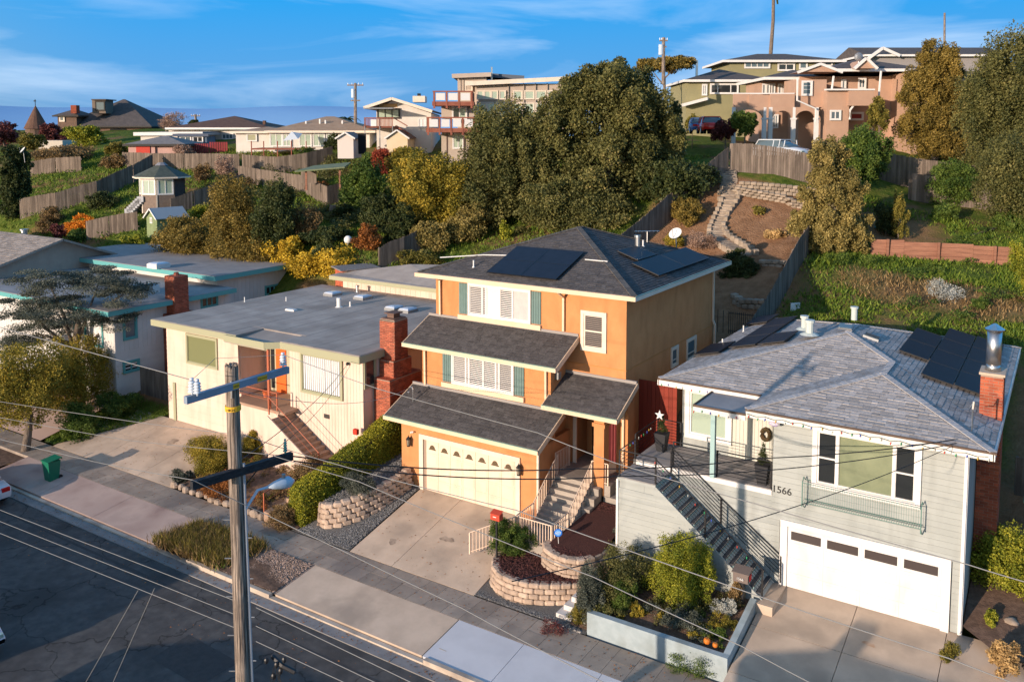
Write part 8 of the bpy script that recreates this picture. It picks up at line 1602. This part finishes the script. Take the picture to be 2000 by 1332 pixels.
# mailboxes
q = PZ(968, 1030, .0); MBX = thing('red_mailbox', 'red box shaped mailbox on the railing by the orange driveway', 'mailbox', (-18.7, 26.0, -.5)); m = MB(); p = PY(970, 1008, 25.9); m.box(p[0]-.2, p[0]+.2, p[1]-.12, p[1]+.12, p[2]-.12, p[2]+.12); m.add([(p[0]-.22, p[1]-.14, p[2]+.12), (p[0]+.22, p[1]-.14, p[2]+.12), (p[0]+.22, p[1]+.14, p[2]+.2), (p[0]-.22, p[1]+.14, p[2]+.2)], [(0, 1, 2, 3)]); m.build('box', mat('red mailbox paint', (.50, .06, .03), rough=.5), MBX); m = MB(); m.box(p[0]-.08, p[0]+.06, p[1]-.135, p[1]-.122, p[2], p[2]+.03); m.build('name_plate', white, MBX); m = MB(); m.box(p[0]-.03, p[0]+.03, p[1]-.03, p[1]+.03, -1.0, p[2]-.12); m.build('post', black, MBX)
M2 = thing('grey_mailbox', 'grey brown mailbox on a post at the foot of the black stairs', 'mailbox', (-8.5, 27.3, 0)); m = MB(); m.box(-8.78, -8.28, 27.0, 27.35, .95, 1.25); m.prism([(-8.82, 26.96, 1.25), (-8.24, 26.96, 1.25), (-8.24, 27.4, 1.33), (-8.82, 27.4, 1.33)], (0, 0, .03)); m.build('box', mat('taupe mailbox', (.16, .125, .11), rough=.6), M2); m = MB(); m.box(-8.6, -8.45, 27.1, 27.25, -.3, .95); m.build('post', black, M2); m = MB(); m.box(-8.27, -8.25, 27.1, 27.3, 1.0, 1.2); m.build('flag', mat('red flag', (.5, .03, .03)), M2)
text_obj('1566', front(26.99), -8.53, 1.05, .12, white, M2, 'number')
# security sign
SS = thing('security_sign', 'small blue octagonal security sign staked in the bark bed', 'sign', (-14.9, 26.9, .5)); p = PY(1090, 1040, 26.9); f = FR(p, RT, (0, 0, 1)); m = MB(f); oc = [(.16*math.cos(math.pi/8+k*math.pi/4), .16*math.sin(math.pi/8+k*math.pi/4), 0) for k in range(8)]; m.prism(oc, (0, 0, .012)); m.build('sign_plate', mat('blue sign', (.02, .16, .62), rough=.4), SS)
m = MB(f); m.prism([(.115*c_[0]/.16, .115*c_[1]/.16, .0125) for c_ in oc], (0, 0, .003)); m.build('sign_face', mat('pale blue sign face', (.16, .42, .85), rough=.4), SS); text_obj('ADT', f, 0, -.045, .12, white, SS, 'sign_text', .001, .018); m = MB(f); m.tube([(0, -.15, -.01), (.03, -.55, -.01)], .012, 5); m.build('stake', white, SS)
# pots, wreath, star
def pot(label, p, mt, hh=.7, plant='dark', nm='planter_pot'):
    t_ = thing(nm, label, 'plant pot', p); m = MB(); a, b = .15, .24; m.add([(p[0]+sx*a, p[1]+sy*a, p[2]) for sx, sy in ((-1, -1), (1, -1), (1, 1), (-1, 1))]+[(p[0]+sx*b, p[1]+sy*b, p[2]+hh) for sx, sy in ((-1, -1), (1, -1), (1, 1), (-1, 1))], [(3, 2, 1, 0), (0, 1, 5, 4), (1, 2, 6, 5), (2, 3, 7, 6), (3, 0, 4, 7), (4, 5, 6, 7)]); m.build('pot', mat('black planter', (.03, .03, .033), rough=.6) if 'black planter' not in bpy.data.materials else bpy.data.materials['black planter'], t_)
    bl = [(p[0], p[1], p[2]+hh+.12+.16*k, .2-.045*k, .2-.045*k, .14) for k in range(4)]; P, A, B_, T = leaves(bl, 2500, .035, .4, 10); o = bpy.data.objects.new('conifer', leaf_mesh('conifer', P-ORG[t_.name], A, B_, T, LV[plant])); C.objects.link(o); o.parent = t_; return t_
pot('black tapered pot with conifer and white star on the left of the deck', (-12.75, 30.3, 3.49), None, .72); pot('black tapered pot with small conifer at the right end of the deck', (-8.55, 29.3, 3.49), None, .72)
m = MB(); c = PY(1288, 811, 30.1); pts = [(c[0]+(.2 if k % 2 == 0 else .08)*math.sin(k*math.pi/5), c[1], c[2]+(.2 if k % 2 == 0 else .08)*math.cos(k*math.pi/5)) for k in range(10)]; m.prism(pts, (0, .03, 0)); m.build('star', white, label='white star ornament on top of the left deck conifer', cat='star')
m = MB(); c = PY(1494, 850, 31.0); m.tube([(c[0]+.15*math.cos(t), 31.1, c[2]+.2*math.sin(t)) for t in np.linspace(0, 6.28, 12)], .08, 6); m.build('wreath', mat('evergreen wreath', (.03, .035, .015), (.10, .05, .02), 20), label='evergreen wreath hanging by the sage house door', cat='wreath')
m = MB(); c = PY(1512, 827, 28.7); m.ball((c[0], 28.7, c[2]), (.2, .1, .1), 8, 5); m.build('hanging_flowers', mat('purple flowers', (.22, .08, .40), (.6, .6, .6), 12), label='purple and white flower decoration hanging from the sage house eave', cat='flowers')
for k, (px, py, r, lab) in enumerate(((1381, 1251, .11, 'larger orange pumpkin in the planter corner'), (1397, 1259, .085, 'smaller orange pumpkin right of the larger one'))):
    p = PZ(px, py, -.25+r); t_ = thing('pumpkin', lab, 'pumpkin', p, 'pumpkins in the planter'); m = MB(); 
    for i in range(8): a = i*math.pi/4; m.ball((p[0]+math.cos(a)*r*.4, p[1]+math.sin(a)*r*.4, p[2]), (r*.65, r*.65, r*.8), 8, 6)
    m.build('pumpkin_body', mat('pumpkin skin', (.62, .17, .02), (.70, .22, .03), 5, .5) if k == 0 else bpy.data.materials['pumpkin skin'], t_, True); m = MB(); m.cyl((p[0], p[1], p[2]+r*.7), r*.4, .012, .01, 5); m.build('stalk', bark, t_)
for (px, py, d, r, lab) in ((1352, 1205, 27.2, .25, 'rounded tan rock in the middle of the planter'), (1448, 1195, 27.9, .16, 'small tan rock beside the mailbox post'), (1975, 1215, 26.8, .25, 'flat tan rock on the bare soil at the right'), (1372, 1228, 27, .12, 'small rock near the pumpkins'), (545, 1025, 32.4, .18, 'pale rock at the sidewalk edge of the cream garden'), (1228, 1190, 27.6, .14, 'pale rock by the yellow plant')):
    p = Gb(px, py); m = MB(); m.ball((0, 0, 0), (r, r*.8, r*.55), 8, 6); m.V = [tuple(np.array(v)*random.uniform(.85, 1.12)) for v in m.V]; o = m.build('rock', rock, smooth=True, label=lab, cat='rock'); o.location = [float(t) for t in p]
# satellite dishes
def dish(label, px, py, d, r, foot):
    p = PD(px, py, d); t_ = thing('satellite_dish', label, 'satellite dish', (p[0], p[1], p[2]-foot)); n_ = -FH*.6-RT*.75+np.array([0, 0, .75]); n_ /= np.linalg.norm(n_); u = np.cross([0, 0, 1.], n_); u /= np.linalg.norm(u); v = np.cross(n_, u); m = MB(); vs = [tuple(p)]; N = 20
    for R_, off in ((.5, .02), (1, .12)):
        for k in range(N): a = 2*math.pi*k/N; vs.append(tuple(p+(u*math.cos(a)*r+v*math.sin(a)*r*.85)*R_+n_*off*r*1.5))
    m.add(vs, [(0, 1+k, 1+(k+1) % N) for k in range(N)]+[(1+k, 1+N+k, 1+N+(k+1) % N, 1+(k+1) % N) for k in range(N)]); m.build('dish', pvc, t_, True); m = MB(); m.tube([tuple(p-n_*.02), (p[0]-n_[0]*.15, p[1]-n_[1]*.15, p[2]-foot)], .03, 6); m.tube([tuple(p-v*r*.8), tuple(p+n_*r*.9)], .015, 5); m.ball(tuple(p+n_*r*.9), .03, 6, 4); m.build('mount', steel, t_)
dish('white satellite dish behind the orange house roof', 1320, 457, 48.5, .42, 1.6); dish('white satellite dish among the bushes at far left', 45, 294, 85, .42, 1.2)
# stump, swing, board
p = G(653, 420); m = MB(); m.cyl((0, 0, -.2), 1.0, .45, .38, 12); o = m.build('tree_stump', bark, label='pale cut tree stump in the grass beside the dark fence', cat='tree stump'); o.location = [float(t) for t in p]
p = G(1728, 452); TS = thing('slide', 'turquoise plastic slide half hidden in the shade', 'slide', p); m = MB(); m.beam(tuple(p+[-.6, 0, .2]), tuple(p+[.3, .3, 1.0]), .5, .06); m.beam(tuple(p+[.3, .3, 1.0]), tuple(p+[.9, .2, .7]), .4, .06); m.build('chute', mat('turquoise plastic', (.02, .30, .28), rough=.4), TS); m = MB(); m.beam(tuple(p+[.35, .3, 1.0]), tuple(p+[.5, .4, 0]), .06, .06); m.build('ladder', steel, TS)
a, b = G(1898, 463), G(1946, 448); m = MB(); m.beam(tuple(a+[0, 0, .1]), tuple(b+[0, 0, .12]), .25, .05); m.build('plank', fence_m, label='loose weathered plank lying on the green slope', cat='plank')
m = MB(); 
for k in range(6): m.cyl((0, 0, .18*k), .16, .3-.05*k, .24-.05*k, 10)
o = m.build('lawn_ornament', white, label='small white tree shaped ornament behind the sage roof', cat='ornament'); p = PD(1840, 634, 45); o.location = [float(t) for t in p]
p = PZ(1380, 640, 5.1); ch_ = thing('patio_chair', 'white plastic chair back behind the sage house roof', 'chair', PD(1553, 600, 46.5)); p = PD(1553, 606, 46.5); f = FRT(1553, 606, 46.5, .3); m = MB(f); m.box(-.28, .28, p[2]-.05, p[2]+.4, -.03, .03); m.build('backrest', pvc, ch_); m = MB(f); m.box(-.28, .28, p[2]-.35, p[2]-.3, 0, .5); m.build('seat', pvc, ch_)
for s_ in (-.25, .25):
    for w_ in (.02, .46): m = MB(f); m.box(s_-.02, s_+.02, p[2]-.8, p[2]-.33, w_-.02, w_+.02); m.build('leg', pvc, ch_)
# white globe, red box, debris
p = G(680, 482); m = MB(); m.ball((0, 0, .5), .3, 12, 9); m.cyl((0, 0, -.1), .35, .1, .08, 8); o = m.build('garden_globe', pvc, label='white garden globe beside the orange leaved bush', cat='globe', smooth=True); o.location = [float(t) for t in p]
p = PY(695, 843, 28.8); m = MB(); m.box(-.12, .12, -.08, .08, -.12, .12); o = m.build('meter_box', mat('red meter box', (.6, .04, .02)), label='small red box at the foot of the cream house corner', cat='box'); o.location = [float(t) for t in p]
m = MB(); m.box(-15.9, -15.4, 21.9, 22.2, -1.19, -1.172); m.build('meter_cover', mat('cast cover', (.42, .38, .33)), label='pale rectangular utility cover set in the new concrete', kind='structure') if False else None
m = MB(); q = PZ(873, 1263, -1.2); m.box(q[0]-.15, q[0]+.15, q[1]-.25, q[1]+.25, -1.3, -1.17); m.build('utility_cover', mat('cast cover', (.42, .38, .33)), label='pale rectangular utility cover set in the new concrete', cat='cover')
for i, (px, py, lab) in enumerate(((480, 905, 'terracotta pot at the edge of the porch path'), (700, 770, 'red pot on the porch'),)): pass
p = PY(514, 748, 29.4); m = MB(); m.cyl((0, 0, 0), .3, .14, .2, 12); o = m.build('flower_pot', mat('terracotta', (.50, .12, .04)), label='orange terracotta pot on the cream house porch', cat='flower pot'); o.location = (float(p[0]), 29.6, 2.16)
def stain(label, name, x, y, zf, r, mt, nm=0):
    m = MB(); N = 18; ph = random.random()*6; pts = []
    for k in range(N): t = 2*math.pi*k/N; q = r*(.7+.25*math.sin(2*t+ph)+.12*math.sin(5*t+ph*2)); px, py = x+q*math.cos(t), y+q*.7*math.sin(t); pts.append((px, py, zf(px, py)+.004))
    m.add(pts, [tuple(range(N))], .5); return m.build(name, mt, label=label, kind='structure')
oil = mat('oil stain', (.22, .165, .125), (.38, .30, .23), 3.5, .7); rust_ = mat('rust stain', (.36, .22, .13), (.46, .34, .25), 6, .8); tarp = mat('asphalt patch', (.045, .044, .044), (.06, .058, .056), 6, .85, .4, 60)
stain('dark oil drip stain on the orange house driveway', 'oil_stain', -20.3, 26.6, lambda x, y: dz(y), .35, oil); stain('faint oil stain on the orange house driveway near the sidewalk', 'oil_stain', -22.3, 25.6, lambda x, y: dz(y), .28, oil)
stain('rust stain on the sage house driveway', 'rust_stain', -4.6, 27.4, lambda x, y: float(np.interp(y, [24.5, 29], [-.55, .22])), .22, rust_); stain('oil stain on the cream house driveway', 'oil_stain', -38.8, 27.3, lambda x, y: float(np.interp(y, [24.4, 29], [-1.0, -.1])), .5, oil)
m = MB(); m.add([(-24.5, 16.2, -1.396), (-22.0, 16.1, -1.396), (-21.9, 17.6, -1.396), (-24.6, 17.7, -1.396)], [(0, 1, 2, 3)]); m.build('asphalt_patch', tarp, label='darker repair patch in the asphalt', kind='structure')
m = MB(); m.add([(-44, 19.2, -1.396), (-10, 19.25, -1.396), (-10, 19.33, -1.396), (-30, 19.36, -1.396), (-44, 19.27, -1.396)], [(0, 1, 2, 3, 4)]); m.build('tar_seam', tarp, label='dark tar seam running along the road near the gutter', kind='structure')
def litter(label, n, x0, x1, y0, y1, zf, size=.035):
    m = MB()
    for _ in range(n):
        x, y = random.uniform(x0, x1), random.uniform(y0, y1); z = zf(x, y)+.006; a_ = random.random()*6.28; s = size*random.uniform(.5, 1.3); c_, s_ = math.cos(a_)*s, math.sin(a_)*s
        m.V += [(x-c_, y-s_, z), (x+s_*.5, y-c_*.5, z+s*.4), (x+c_, y+s_, z), (x-s_*.5, y+c_*.5, z+s*.2)]; k = len(m.V)-4; m.F.append((k, k+1, k+2, k+3)); m.T.append(random.random())
    m.build('fallen_leaves', LV['rust'], label=label, cat='fallen leaves', kind='stuff')
litter('dry fallen leaves on the sidewalk and verges', 900, -60, -5, 22.95, 24.4, lambda x, y: -1.0); litter('dry fallen leaves gathered in the gutter', 900, -60, -8, 20.25, 20.68, lambda x, y: -1.37); litter('a few dry leaves on the orange house driveway', 120, -23.5, -17.5, 24.5, 28.9, lambda x, y: dz(y))
litter('dry leaves on the cream house driveway', 260, -44.9, -35, 24.5, 28.8, lambda x, y: float(np.interp(y, [24.4, 29], [-1.0, -.1]))); litter('dry leaves scattered on the road edge', 500, -60, -10, 17.5, 20.2, lambda x, y: -1.4)
# ================================================================ ACROSS THE STREET (houses added outside the frame to throw the long shadows)
def across(label, x0, x1, y0, y1, zr, ch=None, pitch=.3):
    t_ = thing('shadow_bungalow', label, 'house', ((x0+x1)/2, (y0+y1)/2, -4)); m = MB(); m.box(x0+.4, x1-.4, y0+.4, y1-.4, -6, zr-1.2); m.build('wall', creamm, t_); hwid = (y1-y0)/2; m = MB(); ze_ = zr-1.2
    m.add([(x0, y0, ze_), (x1, y0, ze_), (x1, y1, ze_), (x0, y1, ze_), (x0+1, (y0+y1)/2, zr), (x1-1, (y0+y1)/2, zr), (x0, y0, ze_-.2), (x1, y0, ze_-.2), (x1, y1, ze_-.2), (x0, y1, ze_-.2)], [(0, 1, 5, 4), (1, 2, 5), (2, 3, 4, 5), (3, 0, 4), (9, 8, 7, 6), (0, 6, 7, 1), (1, 7, 8, 2), (2, 8, 9, 3), (3, 9, 6, 0)]); m.build('roof', rf_d, t_)
    if ch: m = MB(); m.box(ch[0]-.3, ch[0]+.3, ch[1]-.3, ch[1]+.3, zr-1, zr+ch[2]); m.build('chimney', brick, t_)
    window(t_, FR((x1-.4, y1-.4, 0), (-1, 0, 0), (0, 0, 1)), 1.5, 3.5, zr-3, zr-1.8, .1, white); return t_
across('cream house added out of frame opposite the white house to shade the road', -58, -31.3, 0, 8, 1.75); across('cream house added out of frame opposite the orange house to shade the road', -27.9, -14.0, -1, 7.5, 1.35); across('cream house added out of frame opposite the sage house to shade the driveway', -12.2, 6, 0, 8, 3.95, (-11.2, 3, .7))
print('foliage tris', TRI[0]); print([v for v in VEG if v[2] > .8 or v[1] > 140])
